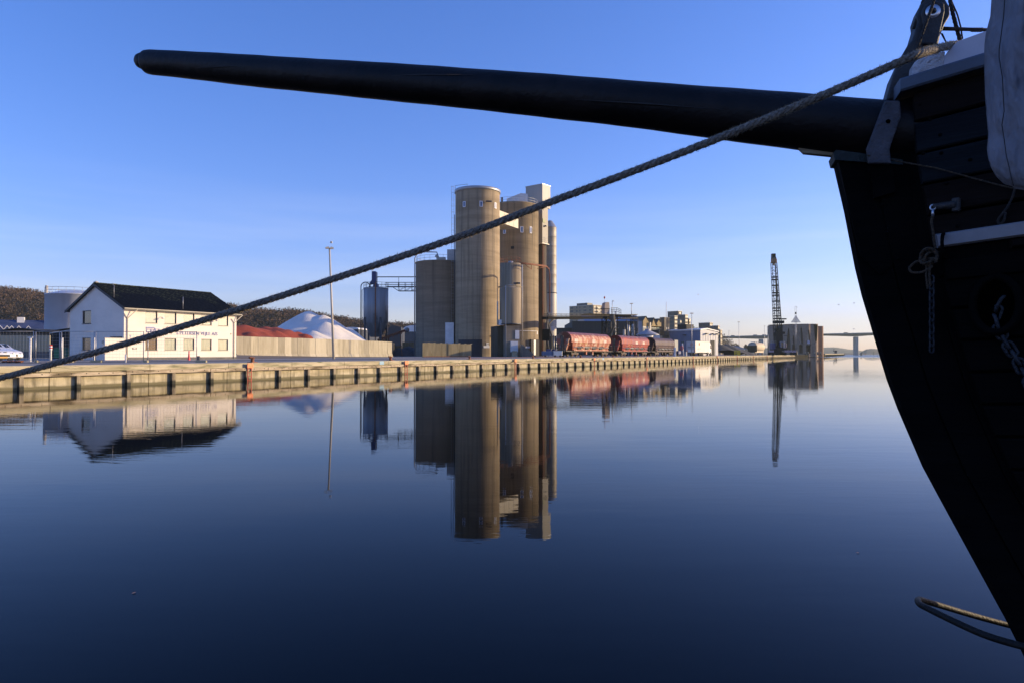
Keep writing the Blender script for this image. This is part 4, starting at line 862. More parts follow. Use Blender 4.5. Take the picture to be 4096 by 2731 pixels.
z = MB(FT); z.bbox(.8, 1.3, -.5, 0, hz(905, YT), hz(900, YT), .05); z.build('flood_light', M_dsteel, tower)
z = MB(FT); z.box(.15, 1.2, -.03, .05, hz(890, YT), hz(874, YT)); z.build('faded_panel', flat('faded green', (.30, .32, .16)), tower)
# steel segmented silo at the far right
YG = 168; FG = frame(G(2207, YG)); RG = 19.5 / FPX * YG
M_seg = mat('bright steel rings', (.29, .265, .21), (.37, .335, .27), .55, .1, s1=(.3, .3, 1.2)); M_segw = mat('white silo base', (.44, .40, .33), (.50, .46, .38), .5, s1=(.3, .3, .6))
s_g = thing('steel_silo', 'narrow shiny steel silo with pale base beside the first red wagon', 'silo', FG)
RG2 = RG * 1.35; zt, zm, zk = hz(912, YG), hz(1174, YG), hz(1344, YG); cxg = -.35 * RG
for i in range(7):
    a_, b_ = zm + (zt - zm) * i / 7, zm + (zt - zm) * (i + 1) / 7
    z = MB(FG); z.lathe([(RG2 + .03, a_), (RG2, a_ + .08), (RG2, b_ - .08), (RG2 + .03, b_)], cx=cxg, n=40); z.build('ring', M_seg, s_g)
z = MB(FG); z.lathe([(RG2 + .05, zt), (RG2 * .4, zt + 1.6), (0, zt + 1.9)], cx=cxg, n=40); z.build('roof_cone', M_galv, s_g)
z = MB(FG); z.lathe([(RG2 + .02, zk), (RG2 + .02, zm)], cx=cxg, n=40); z.disc(cxg, 0, zk, RG2, 40); z.build('base_shell', M_segw, s_g)
z = MB(FG); z.lathe([(RG2 + .02, zm - .1), (RG2 + .18, zm), (RG2 + .02, zm + .15)], cx=cxg, n=40); z.build('collar', M_dsteel, s_g)
for a in (-2.6, -1.9, -1.0, -.4): z = MB(FG); z.tube([(cxg + RG2 * math.cos(a), RG2 * math.sin(a), 0), (cxg + RG2 * math.cos(a), RG2 * math.sin(a), zk + .1)], .12, 6); z.build('leg', M_galv, s_g)
sign(FG, cxg + .6, -RG2 - .05, zk + 1.2, .8, 1.1, s_g)
# steel tank pair in front of the right silo
YE = 134; FE = frame(G(2042, YE)); RE = 43 / FPX * YE
s_e = thing('stained_steel_tank', 'stained upright steel tank between the two tall silos', 'tank', FE)
z = MB(FE); z.lathe([(RE, hz(1300, YE)), (RE, hz(1056, YE)), (0, hz(1054, YE))], n=56); z.disc(0, 0, hz(1300, YE), RE, 56); z.build('shell', M_steelsilo, s_e)
railing(FE, RE - .1, hz(1056, YE), s_e, MATS['rusty steel'], n=14)
z = MB(FE); z.lathe([(.5, hz(1056, YE)), (.5, hz(1046, YE)), (0, hz(1044, YE))], n=12); z.build('roof_vent', M_galv, s_e)
z = MB(FE); z.lathe([(RE + .05, hz(1148, YE) - .1), (RE + .10, hz(1148, YE)), (RE + .05, hz(1148, YE) + .1)], n=56); z.build('seam_ring', M_steelsilo, s_e)
YE2 = 129.5; FE2 = frame(G(2040, YE2)); RE2 = 42 / FPX * YE2
s_e2 = thing('front_steel_tank', 'shorter domed steel tank standing on the concrete loading house', 'tank', FE2)
z = MB(FE2); z.lathe([(RE2, hz(1299, YE2)), (RE2, hz(1156, YE2)), (RE2 * .93, hz(1153, YE2)), (RE2 * .5, hz(1146, YE2)), (0, hz(1144, YE2))], n=56); z.disc(0, 0, hz(1299, YE2), RE2, 56); z.build('shell', M_steelsilo, s_e2)
z = MB(FE2); z.lathe([(RE2 + .03, hz(1299, YE2)), (RE2 + .12, hz(1299, YE2) + .1), (RE2 + .03, hz(1299, YE2) + .2)], n=56); z.build('bottom_flange', M_dsteel, s_e2)
z = MB(FE2); z.tube([(RE2 + .35, 0, hz(1425, YE2) + 3), (RE2 + .35, 0, hz(1060, YE2))], .11, 7); z.build('white_pipe', M_gutter, s_e2)
# loading house under the tanks
FLh = frame(G(2024, 128), .28); lh = thing('loading_house', 'small concrete loading house with side stair between the silos', 'building', FLh)
w_ = 55 / FPX * 128 / math.cos(.28); z = MB(FLh); front(z, 0, w_, 0, hz(1302, 128), 0, [(1.0, 2.0, 0, 2.6)], .3); z.box(0, w_, .35, 7, 0, hz(1302, 128)); z.add([(w_, 0, 0), (w_, .36, 0), (w_, .36, hz(1302, 128)), (w_, 0, hz(1302, 128))], [(0, 1, 2, 3)]); z.build('wall', M_silo2, lh)
z = MB(FLh); z.box(-1.15, 0, 2, 7, 0, hz(1302, 128)); z.build('side_bay', MATS['brown cladding'], lh)
z = MB(FLh); z.box(.8, 2.2, -.5, -.02, .9, 2.9); z.build('white_cabinet', M_whpaint, lh)
z = MB(FLh); z.bbox(.7, 1.6, -2.2, -1.3, 0, 1.1, .05); z.build('concrete_block', M_capc, lh)
for q in range(7):
    z = MB(FLh); z.box(2.6 + q * .4, 3.0 + q * .4, -1.5, -.3, 0, 2.3 - q * .33); z.build('step', M_silo2, lh)
z = MB(FLh); z.box(w_ - .9, w_ - .1, -.06, -.02, hz(1355, 127), hz(1320, 127)); z.build('sign_plate', M_whpaint, lh)
z = MB(FLh); z.bbox(-1.15, -.15, .5, 2, hz(1300, 128), hz(1279, 128), .05); z.build('white_tank_box', M_whpaint, lh)
z = MB(FLh); z.tube([(-1.3, 1.2, hz(1300, 128)), (-1.3, 1.2, hz(1205, 128))], .14, 8); z.build('white_riser', M_gutter, lh)
z = MB(); p0 = G(2024, 118); z.tube([p0, P(2023, 1142, 118), P(2064, 1138, 118)], .07, 7)
fl_ = z.build('floodlight_pole', M_galv, at=tuple(p0)); tg(fl_, 'slim grey pole carrying two floodlights before the steel tanks', 'light pole')
for dx in (0, 6):
    z = MB(); c = P(2062 + dx * 1.6, 1134, 118); z.M = frame(c); z.bbox(-.35, .45, -.2, .2, -.1, .15, .04); z.build('flood_light', M_dsteel, fl_)
r = thing('pipe_gangway', 'thin orange-brown pipe gangway between the steel tank and the lift tower', 'gangway', frame(P(2085, 1056, 132)))
z = MB(); z.tube([P(2084, 1054, 131), P(2130, 1059, 134), P(2187, 1068, 140), P(2196, 1078, 141), P(2199, 1100, 141), P(2199, 1250, 141)], .14, 6); z.build('pipe', M_rust, r)
z = MB(); z.tube([P(2084, 1050, 131), P(2187, 1063, 140)], .05, 5); z.build('hand_rail', M_rust, r)
z = MB(); z.tube([P(2102, 1060, 132), P(2126, 1078, 134), P(2126, 1062, 134)], .06, 5); z.tube([P(2150, 1075, 136), P(2187, 1067, 140)], .06, 5); z.build('bracket', M_rust, r)
z = MB(); z.tube([P(2186, 1068, 143), P(2188, 1250, 143), P(2196, 1262, 143)], .09, 6); z.build('drop_pipe', M_dsteel, r)
# ------------------------------------------------------------------ conveyor gantry
YQ = 150; r = thing('conveyor_gantry', 'long grey conveyor gantry on legs running over the red wagons', 'gantry', frame(G(2180, YQ), 0))
gA, gB, gC = P(2180, 1272, 146), P(2425, 1271, 170), P(2550, 1270, 182)
def beam(a, c, y0, h0, h1, m, nm, par, w=1.2):
    F = frame(a, math.atan2(c.y - a.y, c.x - a.x)); Lb = math.hypot(c.x - a.x, c.y - a.y); dz = c.z - a.z
    z = MB(F); z.prism([(0, h0), (Lb, dz + h0), (Lb, dz + h1), (0, h1)], -w / 2, w / 2); return z.build(nm, m, par)
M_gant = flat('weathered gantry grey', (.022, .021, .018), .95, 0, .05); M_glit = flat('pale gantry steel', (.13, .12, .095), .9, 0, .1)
beam(gA, gB, 0, -.33, .28, M_gant, 'conveyor_deck', r, 1.6); beam(gA, gB, 0, .75, .85, M_glit, 'hand_rail', r, 1.5); beam(gA, gB, 0, .42, .50, M_glit, 'pipe', r, 1.7)
for i in range(14):
    q = gA + (gB - gA) * i / 13; z = MB(frame(q)); z.tube([(0, -.7, .3), (0, -.7, .9)], .04, 4); z.build('rail_post', M_glit, r)
# lattice part
def lattice(a, c, h, m, par, n, nm='lattice', r0=.09, yoff=0):
    z = MB(); up = Vector((0, 0, h)); z.tube([a, c], r0, 4); z.tube([a + up, c + up], r0, 4)
    for i in range(n):
        p, q = a + (c - a) * i / n, a + (c - a) * (i + 1) / n; z.tube([p, q + up] if i % 2 else [p + up, q], r0 * .7, 4); z.tube([p, p + up], r0 * .7, 4)
    z.build(nm, m, par)
for off in (0, 1.6):
    o_ = Vector((0, off, 0)); lattice(gB + Vector((0, 0, -.3)) + o_, gC + Vector((0, 0, -.2)) + o_, .95, M_glit if off == 0 else M_gant, r, 9, 'lattice_side')
def vtower(xa, xb, yt, yb, Y, par, m, nseg=4, dep=2.0, rr=.10):
    for off in (0, dep):
        a, b_, c, d_ = P(xa, yb, Y + off), P(xb, yb, Y + off), P(xa, yt, Y + off), P(xb, yt, Y + off)
        a.z = b_.z = GZ
        z = MB(); z.tube([a, c], rr, 4); z.tube([b_, d_], rr, 4)
        for i in range(nseg):
            p, q = a + (c - a) * i / nseg, b_ + (d_ - b_) * (i + 1) / nseg; p2, q2 = a + (c - a) * (i + 1) / nseg, b_ + (d_ - b_) * i / nseg
            z.tube([p, q] if i % 2 else [q2, p2], rr * .6, 4); z.tube([p2, q], rr * .6, 4)
        z.build('trestle_leg', m, par)
vtower(2537, 2551, 1268, 1420, 182, r, M_glit, 6); vtower(2523, 2532, 1268, 1420, 184, r, M_gant, 6)
vtower(2408, 2424, 1270, 1420, 172, r, M_gant, 6, rr=.13); vtower(2427, 2444, 1270, 1420, 170, r, M_glit, 6, rr=.13); vtower(2456, 2470, 1262, 1420, 171, r, M_gant, 6)
z = MB(); z.tube([P(2190, 1275, 146), P(2186, 1340, 144), P(2195, 1405, 143)], .22, 6); z.tube([P(2212, 1278, 148), P(2190, 1305, 147), P(2184, 1400, 146)], .15, 6); z.tube([P(2188, 1278, 147), P(2206, 1340, 146), P(2207, 1395, 146), P(2188, 1408, 144)], .20, 6); z.build('chute', M_glit, r)
z = MB(frame(P(2186, 1340, 144))); z.bbox(-.9, .7, -1, 1, -1.2, 1.2, .1); z.build('gear_box', M_gant, r)
# hopper tower on the gantry
hp = P(2419, 1255, 170); Fh = frame(hp, .5); s_ = 170 / FPX; z = MB(Fh)
z.prism([(0, -1), (0, 38 * s_ * .7), (2 * s_, 42 * s_), (10 * s_, 46 * s_), (22 * s_, 46 * s_), (24 * s_, 30 * s_), (24 * s_, -1)], 0, 20 * s_)
hop = thing('hopper_tower', 'pinkish-grey hopper head standing on the conveyor gantry', 'hopper', Fh); z.build('housing', mat('pinkish steel', (.27, .22, .19), (.36, .30, .26), .6, s1=(.8, .8, .2)), hop)
z = MB(Fh); z.box(-.1, 24 * s_ + .05, -.1, 20 * s_ + .1, 18 * s_, 18 * s_ + .15); z.build('belt_course', M_gant, hop)
z = MB(Fh); z.prism([(-6, -.6), (-5, -.1), (8, -.1), (8, -.6)], -.5, 2.2); z.build('platform', M_gant, hop)
z = MB()
for q in (1246, 1239, 1232): z.tube([P(2444, q, 170), P(2468, q, 172), P(2484, q + 7, 172)], .05, 4, False)
for x in (2446, 2456, 2467, 2476, 2484): z.tube([P(x, 1258, 171), P(x, 1233 + max(0, x - 2467) * .4, 171)], .05, 4)
z.build('guard_rail', M_glit, hop)
z = MB(); z.tube([P(2446, 1262, 168), P(2458, 1300, 168), P(2438, 1345, 168)], [.9, .35, .25], 7); z.build('spout', M_glit, hop)
# spiral stair
F = frame(P(2462, 1410, 172) * 1.0); F.translation.z = GZ; r = thing('stair_tower', 'grey metal stair climbing beside the gantry behind the middle wagon', 'stair', F); 
z = MB(F); z.tube([(0, 0, 0), (0, 0, hz(1245, 172))], .14, 7); z.build('centre_pole', M_galv, r)
for i in range(22):
    z = MB(F); sg = 1 if (i // 8) % 2 == 0 else -1; x_ = 1.0 * (i % 8) / 8 * 1.6 if sg > 0 else 1.6 - 1.6 * (i % 8) / 8
    z.box(x_ - 1.2, x_ - .2, -.6, .5, .3 + i * .32, .36 + i * .32); z.build('step', M_galv, r)
# dust filters and small tanks between
for i, (x, yt, w, Y, lab, m_) in enumerate([(2507, 1292, 5, 176, 'blue-grey upright dust filter left of the lattice tower', M_dsteel), (2516, 1300, 4, 178, 'pale round vent stack between the two dust filters', M_galv), (2533, 1297, 6, 188, 'white upright cylinder inside the lattice tower', M_whpaint), (2497, 1318, 5, 175, 'small grey cabinet stack beside the dust filters', M_gutter)]):
    F = frame(G(x, Y)); R_ = w / FPX * Y; h = hz(yt, Y); r = thing('process_vessel', lab, 'vessel', F)
    z = MB(F); z.lathe([(R_, 0), (R_, h * .9), (R_ * .7, h), (0, h)] if i != 3 else [(R_, h * .6), (R_, h), (0, h)], n=14 if i != 3 else 4); z.build('shell', m_, r)
    z = MB(F); z.tube([(R_ * .5, -R_, 0), (R_ * .5, -R_, h * .8)], .08, 5); z.build('pipe', M_glit, r)
    z = MB(F); z.lathe([(R_ * .5, h), (R_ * .55, h + .5), (0, h + .8)], n=10); z.build('cap', M_glit, r)
# pale tank with conical roof
F = frame(G(2590, 178)); R_ = 42 / FPX * 178; zt = hz(1335, 178); r = thing('cone_roof_tank', 'low wide tank with pale conical roof behind the wagons', 'tank', F)
z = MB(F); z.lathe([(R_, 0), (R_, zt - .2)], n=40); z.build('shell', flat('grey tank shell', (.20, .21, .23)), r)
z = MB(F); z.lathe([(R_ + .25, zt - .4), (R_ + .25, zt - .2), (R_ * .25, hz(1322, 178)), (R_ * .25, hz(1316, 178)), (0, hz(1315, 178))], n=24, smooth=False); z.build('cone_roof', flat('pale grey roof paint', (.42, .41, .42)), r)
for i in range(6):
    z = MB(F); x_ = R_ * (.45 + .1 * i); z.box(x_ - .12, x_ + .12, -R_ * .95, -R_ * .9, 0, zt - .5); z.build('white_stave', M_whpaint, r)
z = MB(F); z.tube([(R_ + .5, -2, zt - .3), (R_ + 2.2, -2, zt - .3), (R_ + 2.8, -2, zt - 1.8)], .06, 5); z.tube([(R_ + .5, -2, zt + .6), (R_ + 2, -2, zt + .6), (R_ + 2.8, -2, zt - 1.8)], .06, 5); z.build('stair_rail', M_glit, r)
z = MB(F); z.tube([(-R_ * .9, -R_ - .3, zt - 1.0), (R_ * .3, -R_ - .3, zt - .8)], .3, 8); z.build('pipe', M_galv, r)
# ------------------------------------------------------------------ wagons
def wagon_mat(i, base, base2, wash, rs):
    return mat('wagon paint %s' % i, base, base2, .6, s1=(.35, .35, 1.2), c3=wash, s3=(.9, .9, .55), f3=(.50, .56), bump=.3, rseed=rs)
WM = [wagon_mat('rust red', (.24, .05, .026), (.40, .12, .06), (.46, .28, .18), 1.3), wagon_mat('red', (.24, .028, .016), (.38, .065, .03), (.22, .04, .05), 5.1), wagon_mat('purple', (.04, .017, .02), (.07, .03, .03), (.06, .03, .045), 9.4)]  # third wagon gets a much darker purple paint
M_bogie = mat('dirty bogie steel', (.045, .038, .03), (.12, .095, .07), .8, s1=(3, 3, 3))
def wagon(F, Lw, wm, label, patches, m_roof=True):
    r = thing('hopper_wagon', label, 'wagon', F, 'red hopper wagons standing on the quay track')
    hw = 1.45
    half = [(0, 4.36), (.42, 4.33), (.80, 4.18), (1.12, 3.92), (1.34, 3.60), (hw, 3.28), (hw, 2.60), (hw - .05, 2.55)]
    prof = [(-a, c) for a, c in reversed(half)] + half[1:]
    bot = [(1.05, 2.05), (1.05, 1.15), (-1.05, 1.15), (-1.05, 2.05)]
    # upper shell with bevelled far end: end planes lean
    z = MB(F); z.prism([(a, c) for a, c in prof], 0, Lw, 'x'); z.build('roof_shell', wm, r)
    z = MB(F); top_ = [(-1.16, 3.90), (-.80, 4.21), (-.42, 4.36), (0, 4.39), (.42, 4.36), (.80, 4.21), (1.16, 3.90)]; z.prism(top_ + [(a * .97, c - .03) for a, c in reversed(top_)], .12, Lw - .12, 'x'); z.build('roof_cover', mat('purplish roof paint', (.13, .045, .055), (.20, .075, .085), .6, s1=(.5, 3, 3), c3=(.38, .27, .21), s3=(1.5, .5, .5), f3=(.56, .66)) if m_roof else wm, r)
    z = MB(F); z.add([(.5, -hw, 2.549), (Lw - .5, -hw, 2.549), (Lw - 1.4, -1.02, 1.2), (1.4, -1.02, 1.2), (.5, hw, 2.549), (Lw - .5, hw, 2.549), (Lw - 1.4, 1.02, 1.2), (1.4, 1.02, 1.2)],
                     [(0, 3, 2, 1), (4, 5, 6, 7), (0, 4, 7, 3), (1, 2, 6, 5), (3, 7, 6, 2)]); z.build('hopper_body', wm, r)
    for xx in (.0, Lw * .335, Lw * .665, Lw - .06): 
        z = MB(F); z.prism([(a * 1.012, c * 1.004) for a, c in prof], xx, xx + .07, 'x'); z.build('roof_rib', wm, r)
    for s in (-1, 1):
        z = MB(F); z.box(1.2, Lw - 1.2, s * 1.38 - .05, s * 1.38 + .05, 1.10, 1.32); z.build('side_sill', wm, r)
        z = MB(F); z.tube([(1.0, s * 1.42, 1.72), (Lw - 1.0, s * 1.42, 1.72)], .045, 6); z.build('operating_bar', M_galv if s < 0 else M_bogie, r)
        nb = 4
        for i in range(nb):
            u = 2.9 + (Lw - 5.2) * i / nb
            z = MB(F); z.prism([(u, 2.12), (u + 1.9, 2.12), (u + 1.9, 1.35), (u + .5, 1.35)], s * 1.20 - .05, s * 1.20 + .05); g_ = z.build('chute_flap', M_black, r)
            z = MB(F); z.prism([(u - .1, 2.22), (u + 2.0, 2.22), (u + 2.2, 1.75), (u + 1.95, 1.75), (u + 1.8, 2.10), (u, 2.10)], s * 1.30 - .04, s * 1.30 + .04); z.build('flap_arm', wm, g_)
            z = MB(F @ Matrix.Translation((u + 2.1, s * 1.42, 1.72)) @ Matrix.Rotation(PI / 2, 4, 'X')); z.lathe([(0, -.05), (.16, -.05), (.16, .05), (0, .05)], n=10); z.build('crank_disc', M_bogie, g_)
    for q in patches:
        z = MB(F); z.box(Lw * q, Lw * q + 1.5, -hw - .012, -hw - .002, 2.62, 3.22); z.build('pale_patch', mat('chalk white patch', (.50, .38, .30), (.62, .52, .44), .8, s1=(3, 3, 3)), r)
    z = MB(F); z.box(-1.6, Lw + 1.6, -1.15, 1.15, .95, 1.12); z.build('underframe', M_bogie, r)
    for e in (0, 1):
        X = (lambda a: a) if e == 0 else (lambda a: Lw - a)
        z = MB(F)
        for y_ in (-1.1, -.4, .4, 1.1): z.tube([(X(-1.5), y_, 1.1), (X(-1.5), y_, 2.1)], .035, 5)
        z.tube([(X(-1.5), -1.1, 2.1), (X(-1.5), 1.1, 2.1)], .035, 5); z.tube([(X(-1.5), -1.1, 2.1), (X(0), -1.2, 2.1)], .03, 5); z.tube([(X(-1.5), -1.1, 1.6), (X(-1.5), 1.1, 1.6)], .03, 5); z.build('end_platform_rail', M_bogie, r)
        z = MB(F); z.prism([(-1.2, 3.2), (-1.0, 2.4), (-.6, 1.2), (.6, 1.2), (1.0, 2.4), (1.2, 3.2)], min(X(-.5), X(.0)), max(X(-.5), X(.0)), 'x'); z.build('end_bulkhead', wm, r)
        z = MB(F); z.box(min(X(-.9), X(-.55)), max(X(-.9), X(-.55)), -.25, .25, 1.1, 3.7); z.build('end_ladder', M_bogie, r)
        for y_ in (-.88, .88):
            z = MB(F @ Matrix.Translation((X(-1.6), y_, 1.03)) @ Matrix.Rotation(PI / 2 * (-1 if e == 0 else 1), 4, 'Y')); z.lathe([(.0, .5), (.24, .5), (.24, .42), (.1, .40), (.1, 0)], n=12); z.build('buffer', M_bogie, r)
        bg_ = MB(F); cx_ = X(2.3)
        bg_.box(cx_ - 1.6, cx_ + 1.6, -1.12, -1.0, .48, .78); bg_.box(cx_ - 1.6, cx_ + 1.6, 1.0, 1.12, .48, .78); bg_.box(cx_ - .3, cx_ + .3, -1.1, 1.1, .5, .95); bo = bg_.build('bogie', M_bogie, r)
        for dx in (-.95, .95):
            for y_ in (-.85, .85):
                z = MB(F @ Matrix.Translation((cx_ + dx, y_, .46)) @ Matrix.Rotation(PI / 2, 4, 'X')); z.lathe([(0, -.06), (.12, -.08), (.14, -.04), (.38, -.04), (.40, -.07), (.46, -.07), (.46, .07), (0, .07)], n=20); z.build('wheel', M_bogie, bo)
                z = MB(F); z.bbox(cx_ + dx - .16, cx_ + dx + .16, min(y_, y_ * 1.32), max(y_, y_ * 1.32), .32, .62, .03); z.build('axle_box', M_rust, bo)
    z = MB(F); z.bbox(Lw * .36, Lw * .36 + .5, -1.3, -.9, .45, 1.0, .05); z.bbox(Lw * .52, Lw * .52 + .5, -1.3, -.9, .4, 1.0, .05); z.build('brake_gear', wm, r)
    return r
OFFW = 11.6
for (xa, xb, i, lab, pt_) in [(2286, 2443, 0, 'nearest hopper wagon, faded rust red with chalky patches', (.07, .50, .80)), (2487, 2597, 1, 'middle hopper wagon, brighter red with two chalky squares', (.48, .74)), (2622, 2700, 2, 'farthest hopper wagon, dull purple-brown and darkest of the three', ())]:
    o_ = onq(xa, OFFW); Lw = along(o_, D, xb); F = frame(o_ + N * 1.45, QYAW); w_ = wagon(F, Lw, WM[i], lab, pt_, i < 2)
    if i < 2:
        z = MB(F); z.box(Lw * .22, Lw * .22 + .9, -1.47, -1.462, 2.38, 2.44); z.box(Lw * .30, Lw * .30 + 1.2, -1.47, -1.462, 2.38, 2.44); z.build('stencil_line', flat('yellow stencil', (.5, .36, .08)), w_)
z = MB(frame(Q0, QYAW))
for v_ in (OFFW + .7, OFFW + 2.2): z.box(60, 240, v_ - .03, v_ + .03, GZ, GZ + .02)
z.build('rail_track', M_rust, at=tuple(Q0 + Vector((0, 0, GZ))), kind='structure')
# little trolley with box before the wagon
F = frame(G(2206, 116), .2); r = thing('tool_trolley', 'low trolley carrying a pale metal box and blue gear near the first wagon', 'trolley', F)
z = MB(F); z.bbox(.2, 1.75, -.6, .6, .28, 1.05, .03); z.build('metal_box', mat('galvanised box', (.5, .52, .5), (.6, .6, .58), .4, .4), r)
z = MB(F); z.bbox(-1.6, .1, -.5, .6, .3, 1.0, .05); z.build('blue_box', flat('dull blue', (.10, .15, .25)), r)
z = MB(F); z.bbox(-.9, -.1, -.3, .3, 1.0, 1.35, .05); z.tube([(-.2, 0, 1.2), (1.0, 0, 1.25)], .08, 6); z.build('pump', M_bsteel, r)
for x_ in (-1.2, .5, 1.4):
    z = MB(F @ Matrix.Translation((x_, -.55, .18)) @ Matrix.Rotation(PI / 2, 4, 'X')); z.lathe([(0, -.05), (.18, -.05), (.18, .05), (0, .05)], n=12); z.build('wheel', M_tyre, r)
# ------------------------------------------------------------------ far buildings
M_apt = mat('grey brown brick', (.09, .075, .058), (.125, .105, .08), .85, s1=(.3, .3, .6)); M_aptl = mat('light brown brick', (.23, .18, .115), (.29, .23, .15), .85, s1=(.3, .3, .6))
M_fglass = mat('far window glass', (.02, .025, .03), None, .3, spec=.6)
win_me = meshof(MB().box(-.5, .5, -.06, .10, 0, 1), 'window', M_fglass)
bal_me = meshof(MB().box(-.5, .5, -.9, 0, 0, .12).box(-.5, .5, -.92, -.86, 0, 1.0), 'balcony', flat('balcony glass', (.20, .25, .24), .3))
def block(parent, F, w, d_, h, m, cols, rows, fh, z0=0, colsL=None, bal=(), trim=True):
    # front faces -y of frame F, left side faces -x
    z = MB(F); z.box(0, w, 0, d_, z0, z0 + h); z.build('block', m, parent)
    if trim: z = MB(F); z.box(-.15, w + .15, -.15, d_ + .15, z0 + h, z0 + h + .35); z.build('parapet', M_gutter, parent)
    Mi = MINV[parent.name] @ F
    for rI in range(rows):
        for c, (u, ww) in enumerate(cols):
            o = bpy.data.objects.new('window', win_me); COL.objects.link(o); o.parent = parent; o.matrix_local = Mi @ Matrix.Translation((w * u, 0, z0 + h - fh * (rI + 1) + fh * .28)) @ Matrix.Diagonal((ww, 1, fh * .55, 1))
            if c in bal:
                o = bpy.data.objects.new('balcony', bal_me); COL.objects.link(o); o.parent = parent; o.matrix_local = Mi @ Matrix.Translation((w * u, 0, z0 + h - fh * (rI + 1) + fh * .05)) @ Matrix.Diagonal((ww * 1.3, 1.4, 1.2, 1))
        for c, (u, ww) in enumerate(colsL or []):
            o = bpy.data.objects.new('window', win_me); COL.objects.link(o); o.parent = parent; o.matrix_local = Mi @ Matrix.Rotation(-PI / 2, 4, 'Z') @ Matrix.Translation((-d_ * u, 0, z0 + h - fh * (rI + 1) + fh * .28)) @ Matrix.Diagonal((ww, 1, fh * .55, 1))
ad, an, ay = dirs(48)
def apt(xc, Y): o_ = G(xc, Y); return o_, frame(o_, ay), along(o_, ad, 0) if False else o_
YA = 600; o_ = G(2373, YA); F = frame(o_, ay); w = along(o_, ad, 2425); d_ = along(o_, an, 2278); h = hz(1221, YA)
r = thing('tall_apartment_block', 'tall brown apartment block rising behind the conveyor gantry', 'apartment block', F)
block(r, F, w, d_, h, M_aptl, [(.12, 2.2), (.36, 2.2), (.52, 1.5), (.75, 2.2), (.9, 1.8)], 8, 3.0, colsL=[(.12, 2.6), (.34, 3.4), (.55, 1.1), (.68, 1.6), (.90, 3.6)], bal=(1, 3))
z = MB(F); z.box(2, w * .5, d_ * .3, d_ * .75, h, h + 2.6); z.build('roof_plant_room', M_dsteel, r)
def aptgrp(YB, corners, lab, name='stepped_apartment_block'):
    r = thing(name, lab, 'apartment block', frame(G(corners[0][0], YB), ay), 'stepped brown apartment blocks beyond the warehouse')
    for (xc, xl, xr, yt, dY, m, cl, ll) in corners:
        o_ = G(xc, YB + dY); F = frame(o_, ay); w = along(o_, ad, xr); d_ = along(o_, an, xl); h = hz(yt, YB + dY)
        block(r, F, w, d_, h, m, cl, max(2, int(h / 3) - 1), 3.0, colsL=ll)
    return r
C2 = [(.3, 1.6), (.7, 1.6)]
aptgrp(520, [(2713, 2671, 2728, 1246, 22, M_apt, [(.5, 2)], [(.35, 2.2), (.75, 2.2)]), (2698, 2678, 2711, 1265, 0, M_apt, C2, [(.3, 2), (.72, 2)]), (2741, 2712, 2752, 1260, 12, M_apt, C2, [(.25, 1.5), (.6, 1.5), (.85, 1.5)]), (2724, 2710, 2723.5, 1280, -8, M_aptl, C2, [(.5, 2)]), (2757, 2752, 2763, 1276, 18, M_aptl, [(.5, 2)], [])], 'stepped apartment cluster right behind the dark box tower')
aptgrp(500, [(2839, 2795, 2852, 1292, 10, M_apt, C2, [(.2, 2.2), (.5, 2.2), (.8, 2.2)]), (2872, 2840, 2879, 1304, 0, M_apt, [(.5, 2)], [(.3, 1.8), (.7, 1.8)]), (2882, 2874, 2889, 1321, -6, M_aptl, [(.5, 2)], [(.5, 1.6)])], 'lower stepped apartment cluster over the blue warehouse roof')
# dark warehouse with blue roof and saw-tooth end
M_dclad = mat('dark brown cladding', (.038, .034, .028), (.052, .046, .038), .8, s1=(2, 2, .1)); M_blroof = mat('blue roof sheet', (.025, .04, .11), (.04, .055, .14), .4, s1=(.3, .3, .3))
M_gold = mat('golden timber cladding', (.30, .21, .085), (.42, .31, .14), .8, s1=(1.5, 1.5, .4))
YW = 255; o_ = G(2573, YW - 30); F = frame(o_, 0); r = thing('sawtooth_warehouse', 'long dark warehouse with blue roof and golden saw-tooth gables', 'warehouse', F)
s_ = 225 / FPX; w0 = -(2573 - 2290) * s_; zT = hz(1285, 225)
z = MB(F); z.box(w0, -24 * s_, .5, 34, 0, zT); z.build('wall', M_dclad, r)
z = MB(F); z.box(-24 * s_, 0, .4, 30, 0, hz(1283, 225)); z.build('end_bay', mat('light grey cladding', (.30, .30, .32), (.34, .34, .36), .6, s1=(2, 2, .2)), r)
z = MB(F); z.prism([(0.3, zT), (12, hz(1263, 225 + 12)), (34, zT)], w0 + 4, -24 * s_, 'x'); z.prism([(0.3, zT), (12, hz(1263, 237)), (34, zT)], -24 * s_, 0.0, 'x'); z.build('roof', M_blroof, r)
z = MB(F); z.box(w0 - 32, w0, 2, 30, 0, hz(1311, 225)); z.build('low_wing', M_dclad, r)
z = MB(F); z.box(w0 - 20, -24 * s_, -.1, .45, hz(1331, 225) - .1, hz(1329, 225)); z.build('canopy_edge', M_dsteel, r)
gd, gn, gy = dirs(52); go = o_; GFm = frame(go, gy)
tot = along(go, gd, 2648)
pk = [(.0, 1283), (.155, 1267), (.26, 1282)], 
fr = lambda x: along(go, gd, x)
def gz_(y, u): p = go + gd * u; return ZZ(y, p.y) - GZ
gx = [(2573, 1283), (2584, 1266), (2596, 1284), (2600, 1288)]
teeth = [(2573, 1283, 2584, 1266, 2606.5, 1303), (2588, 1283, 2594.5, 1269.5, 2606.5, 1303), (2606.5, 1303, 2615.5, 1272, 2628, 1303), (2628, 1293, 2637, 1276, 2646, 1290)]
M_ = GFm
